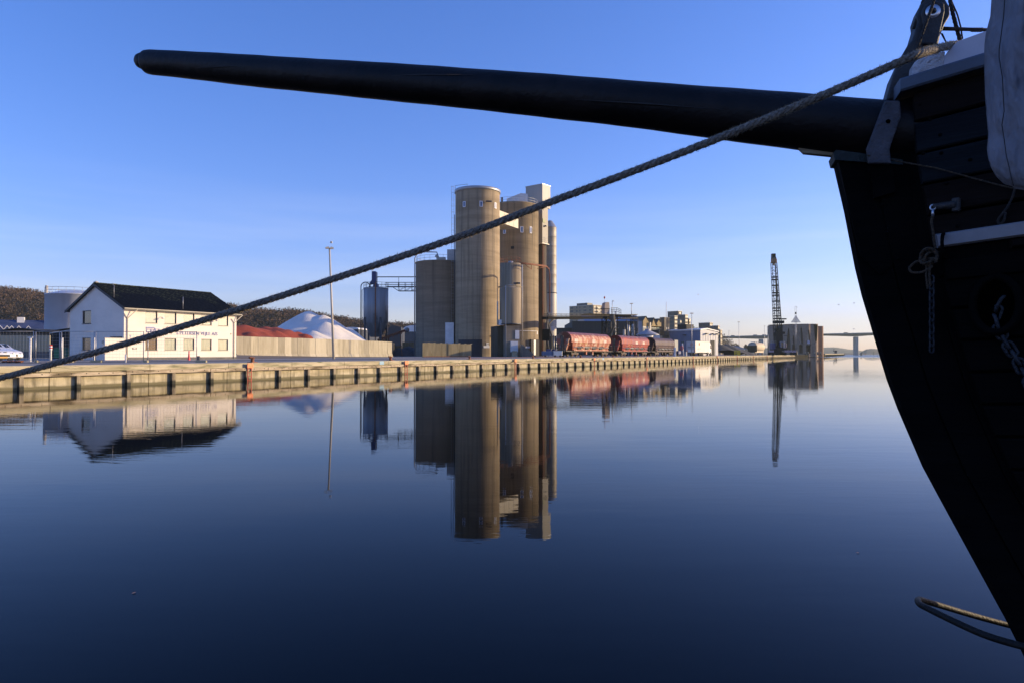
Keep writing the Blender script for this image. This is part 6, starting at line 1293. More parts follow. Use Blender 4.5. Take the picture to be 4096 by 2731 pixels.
# pier things
Yp = 480; z = MB(); p0 = G(3336, Yp, 1.75); z.tube([p0, P(3336, 1400, Yp)], .14, 5); lp_ = z.build('pier_light', M_galv, at=tuple(p0)); tg(lp_, 'slim light post on the pier end beside a dark kiosk', 'light post')
z = MB(); z.sphere(P(3335, 1402, Yp), .5, 8); z.sphere(P(3336, 1396, Yp), .3, 6); z.build('lantern', M_dsteel, lp_)
F = frame(G(3342, Yp, 1.75)); z = MB(F); z.bbox(-.5, .8, -.6, .6, 0, P(0, 1402, Yp).z - 1.75, .05); z.box(-.7, .9, -.7, .7, P(0, 1402, Yp).z - 1.75, P(0, 1401, Yp).z - 1.75); tg(z.build('pier_kiosk', M_dsteel, at=tuple(F.translation)), 'small dark kiosk on the end of the pier', 'kiosk')
for i, x in enumerate([3221, 3232, 3258, 3270, 3282]):
    p0 = G(x, 322, 1.25); z = MB(frame(p0)); z.tube([(0, 0, 0), (0, 0, 1.3)], .3, 8); tg(z.build('mooring_post', M_pile, at=tuple(p0)), ['short dark mooring post nearest the crane, at the brick building foot', 'second short mooring post from the crane, at the brick building foot', 'middle short mooring post at the brick building foot', 'short mooring post below the rounded brick corner', 'short mooring post farthest from the crane, past the brick corner'][i], 'post', 'mooring posts along the basin quay')
for i, (x, y0, lab) in enumerate([(3443, 1408, 'left stub of the paired dolphin piles near the bridge pillar'), (3447, 1408, 'right stub of the paired dolphin piles near the bridge pillar'), (3494, 1406, 'slim green channel stake close to the ship stem'), (3379, 1411, 'short reddish stake at the tip of the pier'), (3461, 1411, 'short reddish stake right of the paired dolphin piles')]):
    p0 = G(x, 640, -.5); z = MB(frame(p0)); z.tube([(0, 0, 0), (0, 0, P(0, y0, 640).z + .5)], .42 if i < 2 else .2, 8); tg(z.build('channel_stake', [M_pile, M_pile, flat('green stake', (.03, .08, .05)), M_rust, M_rust][i], at=tuple(p0)), lab, 'stake')
# ------------------------------------------------------------------ bridge
YR = 860; M_brc = mat('bridge concrete', (.30, .30, .29), (.35, .35, .33), .8, s1=(.05, .05, .3))
br = thing('motorway_bridge', 'long high haunched concrete bridge crossing the fjord', 'bridge', frame(P(3434, 1348, YR)))
xs = [2600, 2830, 3052, 3434, 3850, 4300]; piers = [2700, 3052, 3434, 3862]
def dk(x): return np.interp(x, [2600, 2890, 3102, 3290, 3480, 4400], [1352, 1348.5, 1343, 1338, 1334, 1326])
def und(x):
    near = min(abs(x - p) for p in piers); base = 4.5 + 8.0 * max(0, 1 - near / 190.0) ** 1.6; return base * .9
z = MB(); vs = []; fs = []; XS = list(range(2560, 4420, 20))
for i, x in enumerate(XS):
    a = P(x, float(dk(x)), YR); t_ = P(x, float(dk(x)) + und(x), YR)
    vs += [(a.x, YR, a.z), (a.x, YR + 14, a.z), (a.x, YR + 10, t_.z), (a.x, YR + 4, t_.z)]
    if i: 
        for c in range(4): fs.append(((i - 1) * 4 + c, i * 4 + c, i * 4 + (c + 1) % 4, (i - 1) * 4 + (c + 1) % 4))
z.add(vs, fs); z.build('deck', M_brc, br)
z = MB()
for i in range(len(XS) - 1):
    a, c = P(XS[i], float(dk(XS[i])), YR), P(XS[i + 1], float(dk(XS[i + 1])), YR); z.add([(a.x, YR - .1, a.z), (c.x, YR - .1, c.z), (c.x, YR - .1, c.z + 1.0), (a.x, YR - .1, a.z + 1.0), (a.x, YR + .1, a.z + 1.0), (c.x, YR + .1, c.z + 1.0)], [(0, 1, 2, 3), (3, 2, 5, 4)])
z.build('parapet', flat('bridge parapet', (.42, .42, .37)), br)
for x in piers:
    a = P(x, float(dk(x)) + und(x) + .5, YR); z = MB(frame((a.x, YR + 7, 0))); z.bbox(-2.0, 2.0, -3.2, 3.2, -1, a.z, .4); z.build('pillar', M_brc, br)
for i, x in enumerate([2935, 3025, 3061, 3389]):
    a = P(x, float(dk(x)) - 1.5, YR); z = MB(frame((a.x, YR + 4, P(x, float(dk(x)), YR).z))); z.bbox(-2.3, 2.3, -1.0, 1.0, .3, 1.9, .4); tg(z.build('bridge_vehicle', M_dsteel, at=(a.x, YR + 4, P(x, float(dk(x)), YR).z)), ['vehicle on the bridge above the shorter distant lamps', 'vehicle on the bridge above the open shed and tank wagon', 'vehicle on the bridge closest to the crane', 'lone vehicle on the bridge between brick office and ship'][i], 'vehicle')
# ------------------------------------------------------------------ far shores and hills
def ridge(name, pts, Y, dep, m, lab=None, jag=.0, z0=-1):
    xs = np.arange(pts[0][0], pts[-1][0], 4.0); ys = np.interp(xs, [p[0] for p in pts], [p[1] for p in pts]); rg = np.random.default_rng(int(Y)); ys = ys + rg.normal(0, jag, len(xs))
    z = MB(); vs = []; fs = []; R0 = 7
    for i, (x, y) in enumerate(zip(xs, ys)):
        tp = P(float(x), float(y), Y + dep)
        for j in range(R0):
            f_ = j / (R0 - 1); yy = Y + dep * f_; hgt = (tp.z) * math.sin(f_ * PI / 2) ** .8
            vs.append((tp.x * (yy / (Y + dep)), yy, z0 if j == 0 else hgt))
        if i:
            for j in range(R0 - 1): fs.append(((i - 1) * R0 + j, i * R0 + j, i * R0 + j + 1, (i - 1) * R0 + j + 1))
    z.add(vs, fs, True); o = z.build(name, m, at=(0, Y, 0), kind='structure'); return o
M_hill = mat('wooded far shore', (.10, .085, .06), (.16, .135, .09), .95, s1=(.02, .02, .03))
ridge('far_hills', [(2850, 1396), (3000, 1392), (3150, 1390), (3300, 1388.5), (3340, 1388), (3400, 1397), (3430, 1399), (3450, 1403), (3520, 1405), (3700, 1402), (4000, 1395), (4300, 1392)], 2100, 300, M_hill, jag=.25)
ridge('headland', [(3436, 1414), (3452, 1402), (3466, 1396), (3490, 1394), (3520, 1396), (3560, 1392), (3700, 1388), (4300, 1384)], 1450, 150, M_hill, jag=.5)
ridge('low_shore', [(2500, 1411), (3000, 1411), (3700, 1412), (4300, 1411)], 1050, 100, M_hill, jag=.3)
# wooded hill behind the town
HP = [(-260, 1130), (-120, 1140), (0, 1152), (50, 1155), (100, 1163), (200, 1177), (300, 1180), (420, 1188), (560, 1196), (760, 1206), (920, 1220), (1000, 1236), (1080, 1240), (1160, 1240), (1250, 1250), (1330, 1266), (1400, 1276), (1450, 1280), (1520, 1292), (1614, 1292), (1700, 1304), (1800, 1318), (1950, 1345), (2150, 1375), (2400, 1390)]
M_wood = mat('leaf litter slope', (.05, .035, .02), (.09, .06, .032), .95, s1=(.05, .05, .05))
ridge('wooded_hill', [(a, b_ + 44) for a, b_ in HP], 400, 130, M_wood)
ridge('right_hill', [(2600, 1310), (2800, 1330), (2885, 1352), (2900, 1362), (2915, 1376), (2930, 1392), (2940, 1404), (2950, 1410)], 620, 60, M_hill)
M_crown = mat('bare brown crowns', (.060, .038, .025), (.135, .083, .05), .95, s1=(.11, .11, .11), c3=(.06, .045, .028), s3=(.03, .03, .05), f3=(.50, .62))
def forest(name, label, pts, Y, dep, n, hmin, hmax, m, twigs=70, seed=3, jit=3.0, lowf=0.0):
    rg = np.random.default_rng(seed); V = []; Fc = []
    X0, X1 = pts[0][0], pts[-1][0]
    for q in range(n):
        f_ = lowf + (1 - lowf) * (q + .5) / n; f_ = f_ + rg.uniform(-.02, .02); f_ = min(1, max(.02, f_))
        x = rg.uniform(X0, X1); tp = P(float(x), float(np.interp(x, [p[0] for p in pts], [p[1] for p in pts])), Y + dep)
        yy = Y + dep * f_; gx, gz = tp.x * yy / (Y + dep), (tp.z) * math.sin(f_ * PI / 2) ** .8 - 1.0
        h = rg.uniform(hmin, hmax); cr_ = h * rg.uniform(.30, .45); c = np.array([gx, yy, gz + h * .58])
        # twiggy crown: fan of thin triangles radiating upward and outward on an ellipsoid
        th = rg.uniform(0, 2 * PI, twigs); cz = rg.uniform(-.55, 1, twigs); rr_ = np.sqrt(1 - np.minimum(cz, 1) ** 2 + .02)
        d_ = np.stack([rr_ * np.cos(th), rr_ * np.sin(th), cz], 1); rad = rg.uniform(.70, 1.08, (twigs, 1)); lump = 1 + .18 * np.sin(th * 3 + q)[:, None]
        p_ = c + d_ * rad * lump * np.array([cr_, cr_, h * .42])
        t1 = rg.normal(0, 1, (twigs, 3)); t1 /= np.linalg.norm(t1, axis=1, keepdims=True); t2 = np.cross(t1, d_); t2 /= np.linalg.norm(t2, axis=1, keepdims=True) + 1e-6
        s1 = cr_ * rg.uniform(.06, .22, (twigs, 1)); s2 = s1 * rg.uniform(.35, 1.3, (twigs, 1))
        k_ = len(V) * 3
        tri = np.stack([p_ - t1 * s1, p_ + t1 * s1 * .6, p_ + t2 * s2 + d_ * s2], 1).reshape(-1, 3)
        V.append(tri)
        tk = np.array([[gx - .25, yy, gz], [gx + .25, yy, gz], [gx, yy, gz + h * .8]]); V.append(tk)
    V = np.concatenate(V); nT = len(V) // 3; me = bpy.data.meshes.new(name); me.vertices.add(len(V)); me.vertices.foreach_set('co', (V - np.array([0, Y, 0])).ravel())
    me.loops.add(nT * 3); me.loops.foreach_set('vertex_index', np.arange(nT * 3)); me.polygons.add(nT); me.polygons.foreach_set('loop_start', np.arange(0, nT * 3, 3)); me.update(calc_edges=True); me.validate()
    me.materials.append(m); o = bpy.data.objects.new(name, me); COL.objects.link(o); o.location = (0, Y, 0); o['kind'] = 'stuff'; o['label'] = label; o['category'] = 'woodland'; return o
forest('beech_wood', 'bare brown winter beech wood covering the hillside behind the harbour', [(a, b_ + 44) for a, b_ in HP if a < 2100], 400, 130, 4200, 7, 10.5, M_crown, 110, lowf=.10)
forest('shore_wood', 'hazy bare trees on the small hill at the foot of the bridge', [(2600, 1312), (2885, 1356), (2900, 1366), (2915, 1380), (2930, 1396), (2940, 1406)], 620, 60, 220, 6, 10, M_crown, 60, 9)
for i, (x, y, w_, lab) in enumerate([(2949, 1370, 11, 'round bare tree behind the open shed, under the bridge deck'), (2983, 1372, 8, 'low bare tree just left of the tank wagon, under the bridge deck')]):
    Yt = 420; p0 = G(x, Yt); F = frame(p0); r = thing('bare_tree', lab, 'tree', F); hT = hz(y, Yt); cr_ = w_ * Yt / FPX
    z = MB(F); z.tube([(0, 0, 0), (0, 0, hT * .6)], [.35, .15], 6)
    for k_ in range(7): a = k_ * .9; z.tube([(0, 0, hT * .3 + k_ * .3), (math.cos(a) * cr_ * .6, math.sin(a) * cr_ * .6, hT * .7 + .1 * k_)], [.12, .04], 4)
    z.build('trunk', M_pile, r); rg = np.random.default_rng(i); z = MB(F)
    for k_ in range(500):
        d_ = Vector(rg.normal(0, 1, 3)).normalized(); d_.z = abs(d_.z) * 1.1 - .3; c = Vector((0, 0, hT * .6)) + Vector((d_.x * cr_, d_.y * cr_, d_.z * hT * .38)) * rg.uniform(.5, 1.0); a = Vector(rg.normal(0, 1, 3)).normalized() * .5; b_ = Vector(rg.normal(0, 1, 3)).normalized() * .35
        z.add([tuple(c), tuple(c + a), tuple(c + b_)], [(0, 1, 2)])
    z.build('crown', M_crown, r)
F = frame(P(149, 1182, 530)); r = thing('hill_mast', 'small three-tiered mast head rising from the hilltop wood', 'mast', F)
z = MB(F); z.tube([(0, 0, -8), (0, 0, 4.6)], .25, 5); z.build('pole', M_galv, r)
for q in range(3): z = MB(F); z.box(-1.8, 1.8, -.3, .3, 2.4 + q * 1.0, 2.8 + q * 1.0); z.build('aerial_tier', M_gutter, r)
# ------------------------------------------------------------------ sailing ship bow
SS = .85
SA = Vector((2.36 * SS, 4.5 * SS, 0)); AD = Vector((.954, -.300, 0)).normalized(); PN = Vector((-AD.y * -1, 0, 0)); PN = Vector((AD.y, -AD.x, 0))   # PN: port side, towards the camera
if PN.y > 0: PN = -PN
def SPx(x, y, b=0.0):      # point seen at pixel x,y lying b metres to port of the centre plane
    d = ray(x, y); o = Vector((0, 0, CAMZ)); t_ = ((SA - o).dot(PN) + b) / d.dot(PN); return o + d * t_
def sloc(p): q = p - SA; return q.dot(AD), q.dot(PN), p.z
def swld(s, b, z): return SA + AD * s + PN * b + Vector((0, 0, z - SA.z))
stem_px = [(3335, 623), (3372, 830), (3430, 1130), (3561, 1567), (3692, 1872), (3860, 2180), (4040, 2508)]
stem = [sloc(SPx(x, y)) for x, y in stem_px]; sz_ = [q[2] for q in stem][::-1]; ssx = [q[0] for q in stem][::-1]
def stem_s(z):
    if z < sz_[0]: return ssx[0] + (sz_[0] - z) * .42
    if z > sz_[-1]: return ssx[-1]
    return float(np.interp(z, sz_, ssx))
ZTOP = SPx(3560, 400, .12).z
def hb(s_, z):             # half breadth at distance s_ aft of the stem
    s_ = s_ - .15
    k_ = max(.30, min(1.0, .42 + .58 * (z + .3) / (ZTOP + .3))); return .10 + (1 - math.exp(-max(0, s_) * .62 / 1.15)) * 1.15 * k_
def sheer(s_): return .06 * max(0, s_) ** 1.3
M_hull = mat('dark hull planking', (.005, .003, .0025), (.010, .006, .0048), .85, s1=(.8, .8, 9), c3=(.004, .003, .003), s3=(2, 2, 6), bump=.5, bs=(2, 2, 40), spec=.12); M_hull2 = mat('bluish hull planking', (.0045, .006, .008), (.009, .012, .015), .85, s1=(1, 1, 8), bump=.5, bs=(2, 2, 40), spec=.12)
M_hullb = mat('black tarred hull', (.0015, .0013, .0013), (.0035, .003, .003), .85, s1=(1, 1, 6), bump=.3, bs=(2, 2, 30), spec=.06)
M_spar = mat('dark varnished spar', (.004, .003, .003), (.013, .009, .008), .5, s1=(2.5, 2.5, 2.5), c3=(.003, .0025, .0025), s3=(6, 6, 6), f3=(.5, .7), bump=.3, bs=(28, 28, 28), spec=.22)
flat('void', (.0006, .0006, .0006), .95, 0, 0); M_iron = mat('dark grey iron', (.014, .013, .014), (.030, .028, .027), .6, s1=(9, 9, 9), bump=.5, bs=(40, 40, 40)); M_plate = mat('scuffed grey iron plate', (.040, .039, .047), (.075, .072, .083), .6, s1=(14, 14, 14), c3=(.02, .03, .028), s3=(9, 9, 9), f3=(.55, .68), bump=.6, bs=(50, 50, 50))
M_copper = mat('verdigris copper', (.006, .010, .010), (.014, .028, .024), .7, s1=(16, 16, 16), bump=.6, bs=(30, 30, 30))
M_capr = mat('blue grey rail paint', (.050, .064, .09), (.072, .09, .12), .6, s1=(3, 3, 3), c3=(.03, .035, .045), s3=(7, 7, 7), f3=(.62, .72), bump=.3)
M_wood = M_wood
M_peel = mat('peeling white paint', (.42, .40, .40), (.58, .55, .55), .7, s1=(14, 14, 14), c3=(.24, .15, .09), s3=(11, 11, 11), f3=(.60, .66), bump=2.0, bs=(25, 25, 25)); M_bulw = mat('white bulwark paint', (.42, .41, .45), (.50, .49, .53), .55, s1=(3, 3, 3), c3=(.34, .33, .33), s3=(9, 9, 9), f3=(.66, .74))
M_canv = mat('grey canvas', (.18, .175, .195), (.24, .235, .26), .9, s1=(2.5, 2.5, 2.5), c3=(.13, .125, .13), s3=(4, 4, 1.5), f3=(.50, .74), bump=4.0, bs=(5, 5, 2.6), spec=.2)
M_mould = mat('white moulding paint', (.20, .195, .21), (.26, .255, .27), .55, s1=(4, 4, 4), c3=(.26, .22, .18), s3=(10, 10, 14), f3=(.68, .74))
M_rope = mat('grey manila rope', (.13, .11, .09), (.36, .31, .25), .95, s1=(60, 60, 60), bump=1.2, bs=(90, 90, 90)); M_roped = mat('brown hemp rope', (.035, .024, .014), (.09, .062, .038), .95, s1=(60, 60, 60), bump=1, bs=(90, 90, 90)); M_fib = flat('rope fibre', (.42, .34, .22), .9)
M_tarr = mat('tarred rope', (.020, .018, .018), (.05, .042, .035), .9, s1=(40, 40, 40), bump=1, bs=(90, 90, 90)); M_chain = mat('iron chain', (.012, .014, .018), (.032, .035, .043), .55, .4, s1=(20, 20, 20), bump=.6, bs=(60, 60, 60)); M_shiny = flat('washer steel', (.55, .57, .62), .3, .8)
ship = thing('sailing_ship', 'dark wooden sailing ship bow with long black bowsprit, close on the water', 'ship', frame(Vector((SA.x + .9, SA.y - .28, 0)), math.atan2(AD.y, AD.x)))
ZB = -.7; np_ = 22; lv = [ZTOP - .165 * k_ for k_ in range(16)]; lv = lv + [ZB]
AFT = 6.0
def strake(z0, z1, side, m, nm='plank', out=.0, s0=.27, s1=AFT, th=.04, n=26, gap=.006):
    z = MB(); vs = []; fs = []
    for i in range(n + 1):
        q = (i / n) ** 1.6; sa = s0 + (s1 - s0) * q
        for zz, o_ in ((z0 + gap, 0), (z0 + gap + .008, 1), (z1 - gap - .008, 1), (z1 - gap, 0)):
            b_ = hb(sa, zz) + out + (th * .25 if o_ else 0) - .004; p = swld(stem_s(zz) + sa + .10, b_ * side, zz + sheer(sa)); vs.append(tuple(p))
        for zz in (z1 - gap, z0 + gap):
            b_ = hb(sa, zz) + out - th; p = swld(stem_s(zz) + sa + .10, b_ * side, zz + sheer(sa)); vs.append(tuple(p))
    for i in range(n):
        for c in range(6): fs.append((i * 6 + c, (i + 1) * 6 + c, (i + 1) * 6 + (c + 1) % 6, i * 6 + (c + 1) % 6))
    fs += [tuple(range(6)), tuple(range(n * 6 + 5, n * 6 - 1, -1))]
    z.add(vs, fs); return z.build(nm, m, ship)
for side in (1, -1):
    for k_ in range(len(lv) - 1):
        mm_ = [M_hull, M_hull2, M_hull2, M_hull, M_hull][k_] if k_ < 5 else M_hullb
        strake(lv[k_ + 1], lv[k_], side, mm_, out=random.uniform(-.003, .004) + (.012 if k_ in (6, 7) else 0))
# inner dark core so that no light shows through the seams; deck
z = MB(); vs = []; fs = []; nn = 14
for i in range(nn + 1):
    sa = AFT * (i / nn) ** 1.5
    for zz in (ZTOP - .01, ZTOP - 1.0, ZB):
        b_ = hb(sa, zz) - .05; s0_ = stem_s(zz) + sa + .10
        vs += [tuple(swld(s0_, b_, zz + sheer(sa))), tuple(swld(s0_, -b_, zz + sheer(sa)))]
for i in range(nn):
    a, c = i * 6, (i + 1) * 6
    fs += [(a, c, c + 2, a + 2), (a + 2, c + 2, c + 4, a + 4), (a + 1, a + 3, c + 3, c + 1), (a + 3, a + 5, c + 5, c + 3), (a, a + 1, c + 1, c), (a + 4, c + 4, c + 5, a + 5)]
fs += [(0, 2, 3, 1), (2, 4, 5, 3)]; e_ = nn * 6; fs += [(e_, e_ + 1, e_ + 3, e_ + 2), (e_ + 2, e_ + 3, e_ + 5, e_ + 4)]
z.add(vs, fs); z.build('hull_core', M_hullb, ship)
# stem timber (plank seams), cutwater strip
def slab(px, b0, b1, name, m, parent=ship, bev=.0):
    z = MB(); pts = [SPx(x, y, b1) for x, y in px]; n = len(px); off = PN * (b0 - b1)
    z.add([tuple(p) for p in pts] + [tuple(p + off) for p in pts], [tuple(range(n)), tuple(range(2 * n - 1, n - 1, -1))] + [(i, n + i, n + (i + 1) % n, (i + 1) % n) for i in range(n)]); o = z.build(name, m, parent)
    if bev: bv = o.modifiers.new('b', 'BEVEL'); bv.width = bev; bv.segments = 2
    return o
def stemline(o_, dz0=None):  # stem curve offset aft
    return [swld(q[0] + o_, 0, q[2]) for q in stem]
for (oa, ob, bb, m_) in ((.0, .175, .075, M_hullb), (.18, .345, .09, M_hullb), (.35, .50, .10, M_hullb)):
    z = MB(); vs = []; zz = np.linspace(ZB, stem[0][2] - .02 + (0 if oa < .2 else .0), 24)
    for q in zz:
        s0_ = stem_s(q)
        for s_, b_ in ((s0_ + oa + (.012 if oa == 0 else 0), -bb * .8), (s0_ + oa, 0 if oa == 0 else -bb), (s0_ + oa + (.012 if oa == 0 else 0), bb * (.8 if oa == 0 else 1)), (s0_ + ob, bb), (s0_ + ob, -bb)): vs.append(tuple(swld(s_, b_, q)))
    fs = [(i * 5 + c, (i + 1) * 5 + c, (i + 1) * 5 + (c + 1) % 5, i * 5 + (c + 1) % 5) for i in range(23) for c in range(5)] + [tuple(range(5)), tuple(range(23 * 5 + 4, 23 * 5 - 1, -1))]
    z.add(vs, fs); z.build('stem_timber', m_, ship)
slab([(3333, 612), (3345, 600), (3475, 618), (3612, 640), (3612, 660), (3340, 640)], -.085, .10, 'copper_cap', M_copper)
slab([(3352, 640), (3480, 655), (3560, 662), (3640, 664), (3570, 1060), (3520, 1100), (3440, 1020)], -.085, .08, 'knee', M_hullb)
slab([(3478, 660), (3570, 664), (3582, 768), (3500, 792)], .06, .125, 'cheek_block', M_hullb)
# bowsprit: centre line and radii from the picture, axis in the centre plane
bsp = [(585, 249, 42), (591, 249, 48), (608, 250, 51), (800, 266, 56.5), (1045, 287, 64.5), (1400, 316, 72), (1741, 344, 79), (2100, 376, 86), (2438, 408.5, 91.5), (2800, 446, 102), (3135, 481.5, 112.5), (3400, 511, 119), (3535, 525, 124), (3750, 548, 129)]
pts = []; rs = []
B0 = SPx(3520, 515); B1 = Vector((-3.36 * SS, 6.3 * SS, 0)); 
for x, y, r_ in bsp:
    p = SPx(x, y); pts.append(p); rs.append(r_ / FPX * p.y * .955)
fine = []; fr_ = []
for i in range(len(pts) - 1):
    for k_ in range(6): fine.append(pts[i].lerp(pts[i + 1], k_ / 6)); fr_.append(rs[i] + (rs[i + 1] - rs[i]) * k_ / 6)
fine.append(pts[-1]); fr_.append(rs[-1])
# round the nose and give the peeled shoulder
z = MB(); nose = pts[0]
z.tube([nose] + fine[1:], [.03] + [r_ for r_ in fr_[1:]], 28); spar = z.build('bowsprit', M_spar, ship)
for v in spar.data.vertices:
    w_ = v.co; k_ = .0012 * math.sin(w_.x * 3.1 + w_.z * 40) + .0008 * math.sin(w_.x * 17 + w_.y * 23); v.co.z += k_
z = MB(); cap0, cap1 = SPx(566, 245), SPx(610, 248); dcap = (cap0 - cap1).normalized()
z.tube([cap0 + dcap * .055, cap0 + dcap * .045, cap0 + dcap * .02, cap0 - dcap * .01, cap1], [.010, .034, .055, .064, .064], 20); z.build('spar_tip', M_spar, ship)
# long drying cracks along the spar as thin recessed battens
for (xa, ya, xb, yb) in ((580, 238, 760, 233), (780, 273, 1100, 264), (1500, 305, 1900, 300), (2300, 400, 2900, 440)):
    z = MB(); a, c = SPx(xa, ya), SPx(xb, yb); ra = np.interp(xa, [q[0] for q in bsp], rs); rb_ = np.interp(xb, [q[0] for q in bsp], rs)
    a = SPx(xa, ya, ra * .985); c = SPx(xb, yb, rb_ * .985); z.tube([a, a.lerp(c, .5) + Vector((0, 0, .004)), c], [.001, .006, .001], 4); z.build('drying_crack', M_black, spar)
# sunlit underside of spar root as an added pale strip, cheek plate, stem head, sheave
slab([(3190, 588), (3330, 600), (3333, 624), (3215, 612)], -.02, .02, 'lit_spar_strip', M_wale)
slab([(3539, 402), (3600, 402), (3604, 440), (3604, 470), (3566, 575), (3560, 600), (3566, 655), (3474, 654), (3466, 594), (3480, 560)], .165, .195, 'iron_plate', M_plate, bev=.008)
hc = SPx(3553, 486, .197); z = MB(Matrix.Translation(hc) @ PN.to_track_quat('Z', 'Y').to_matrix().to_4x4()); z.lathe([(.0, .001), (.011, .001), (.012, -.004)], n=16); z.build('plate_hole', MATS['void'], ship)
slab([(3545, 400), (3572, 300), (3608, 222), (3630, 183), (3650, 158), (3671, 88), (3668, 62), (3682, 20), (3710, -10), (3770, -25), (3800, 25), (3802, 60), (3782, 92), (3764, 135), (3752, 190), (3735, 260), (3700, 340), (3640, 400)], -.10, .06, 'stem_head', M_iron, bev=.012)
slab([(3700, 20), (3735, -2), (3778, 8), (3780, 45), (3768, 100), (3750, 180), (3688, 175), (3695, 100), (3684, 50)], .062, .085, 'sheave_cheek', M_iron, bev=.01)
hc = SPx(3732, 46, .086); Mx = Matrix.Translation(hc) @ PN.to_track_quat('Z', 'Y').to_matrix().to_4x4()
z = MB(Mx); z.lathe([(.015, .003), (.036, .003), (.037, -.003)], n=32); z.build('washer', M_shiny, ship)
z = MB(Mx); z.lathe([(.0, .02), (.010, .02), (.013, .004), (.017, .003)], n=12); z.build('pin', M_iron, ship)
# rail cap along the sheer, white block, white bulwark
for side in (1, -1):
    z = MB(); vs = []; fs = []; n = 24
    for i in range(n + 1):
        sa = .225 + (AFT) * (i / n) ** 1.7; zt = ZTOP + sheer(sa); s0_ = stem_s(ZTOP) + sa + .07
        for db, dz in ((.06, .0), (.07, .01), (.07, .06), (.055, .072), (-.14, .072), (-.14, .0)): vs.append(tuple(swld(s0_ + .0, (hb(sa, ZTOP) + db) * side, zt + dz)))
    for i in range(n):
        for c in range(6): fs.append((i * 6 + c, (i + 1) * 6 + c, (i + 1) * 6 + (c + 1) % 6, i * 6 + (c + 1) % 6))
    fs += [tuple(range(6)), tuple(range(n * 6 + 5, n * 6 - 1, -1))]; z.add(vs, fs); z.build('rail_cap', M_capr, ship)
slab([(3636, 322), (3648, 314), (3656, 252), (3672, 238), (3740, 212), (3782, 205), (3772, 300), (3700, 330)], .06, .16, 'painted_block', M_peel, bev=.006)
slab([(3772, 278), (3778, 225), (3800, 195), (3832, 165), (3950, 122), (4110, 70), (4110, 230), (3945, 265), (3780, 310)], .10, .16, 'white_bulwark', M_bulw, bev=.004)
# moulding, hawse, hooks
mz = SPx(3700, 980, .22); sm_, bm_, zm_ = sloc(mz)
strake(zm_ - .028, zm_ + .045, 1, M_mould, 'white_moulding', out=.045, s0=max(.27, sm_ - stem_s(zm_) - .10), th=.07, gap=.001)
strake(zm_ - .075, zm_ - .03, 1, M_hull, 'lower_moulding', out=.030, s0=.55, th=.07, gap=.001)
strake(zm_ - .20, zm_ - .09, 1, M_hullb, 'wale_plank', out=.025, s0=.28, th=.07, gap=.001)
strake(zm_ - .028, zm_ + .045, -1, M_mould, 'white_moulding', out=.045, s0=.1, th=.07, gap=.001)
def hullpt(x, y, out=.03):
    # walk along the ray until it reaches the hull surface
    d = ray(x, y); o = Vector((0, 0, CAMZ)); t_ = 1.0
    for k_ in range(600):
        p = o + d * t_; s_, b_, zz = sloc(p); sa = s_ - stem_s(zz) - .10
        if sa > -.4 and b_ < hb(sa, zz - sheer(max(0, sa))) + out: return p
        t_ += .006
    return o + d * 3.2
def look(p, nrm): return Matrix.Translation(p) @ nrm.to_track_quat('Z', 'Y').to_matrix().to_4x4()
HNM = (PN * .85 - AD * .5).normalized()
hp_ = hullpt(3984, 1218, .045); z = MB(look(hp_, HNM)); z.tube([(.098 * math.cos(a), .138 * math.sin(a), .005) for a in np.linspace(0, 2 * PI, 33)], .020, 8, False); z.build('hawse_ring', M_hullb, ship)
z = MB(look(hp_, HNM)); z.add([(.09 * math.cos(a), .13 * math.sin(a), .006) for a in np.linspace(0, 2 * PI, 25)[:-1]], [tuple(range(24))]); z.build('hawse_hole', flat('void', (.0006, .0006, .0006), .95, 0, 0), ship)
for i, (x, y) in enumerate([(3510, 692), (3548, 930), (3530, 820), (3594, 1035), (3680, 420), (3720, 480), (3760, 540), (3765, 613), (3785, 735), (3692, 615), (3850, 700), (4020, 870), (3880, 640), (3830, 905)]):
    p = hullpt(x, y, .012) if x > 3600 else SPx(x, y, .108); z = MB(look(p, HNM)); z.lathe([(0, .005), (.008, .004), (.010, 0)], n=8); z.build('bolt_head', M_hullb, ship)
p = hullpt(3828, 822, .02); z = MB(look(p, HNM)); z.bbox(-.018, .018, -.035, .035, 0, .03, .005); q_ = hullpt(3732, 828, .05); z.M = Matrix(); z.tube([p + HNM * .02, q_], [.022, .016], 8); z.build('boat_hook_bar', M_iron, ship)
z = MB(look(hullpt(3732, 830, .06), HNM)); z.tube([(.013 * math.cos(a), .013 * math.sin(a), 0) for a in np.linspace(0, 2 * PI, 13)], .005, 5, False); z.build('shackle', M_shiny, ship)
z = MB(); z.tube([hullpt(3731, 838, .065), hullpt(3731, 866, .065)], .007, 6); z.build('shackle_pin', M_shiny, ship)
rp_ = hullpt(3775, 985, .06); z = MB(look(rp_, AD + PN * .4)); z.tube([(.0 + .062 * math.cos(a), .062 * math.sin(a), 0) for a in np.linspace(0, 2 * PI, 25)], .009, 6, False); z.build('iron_ring', M_hullb, ship)
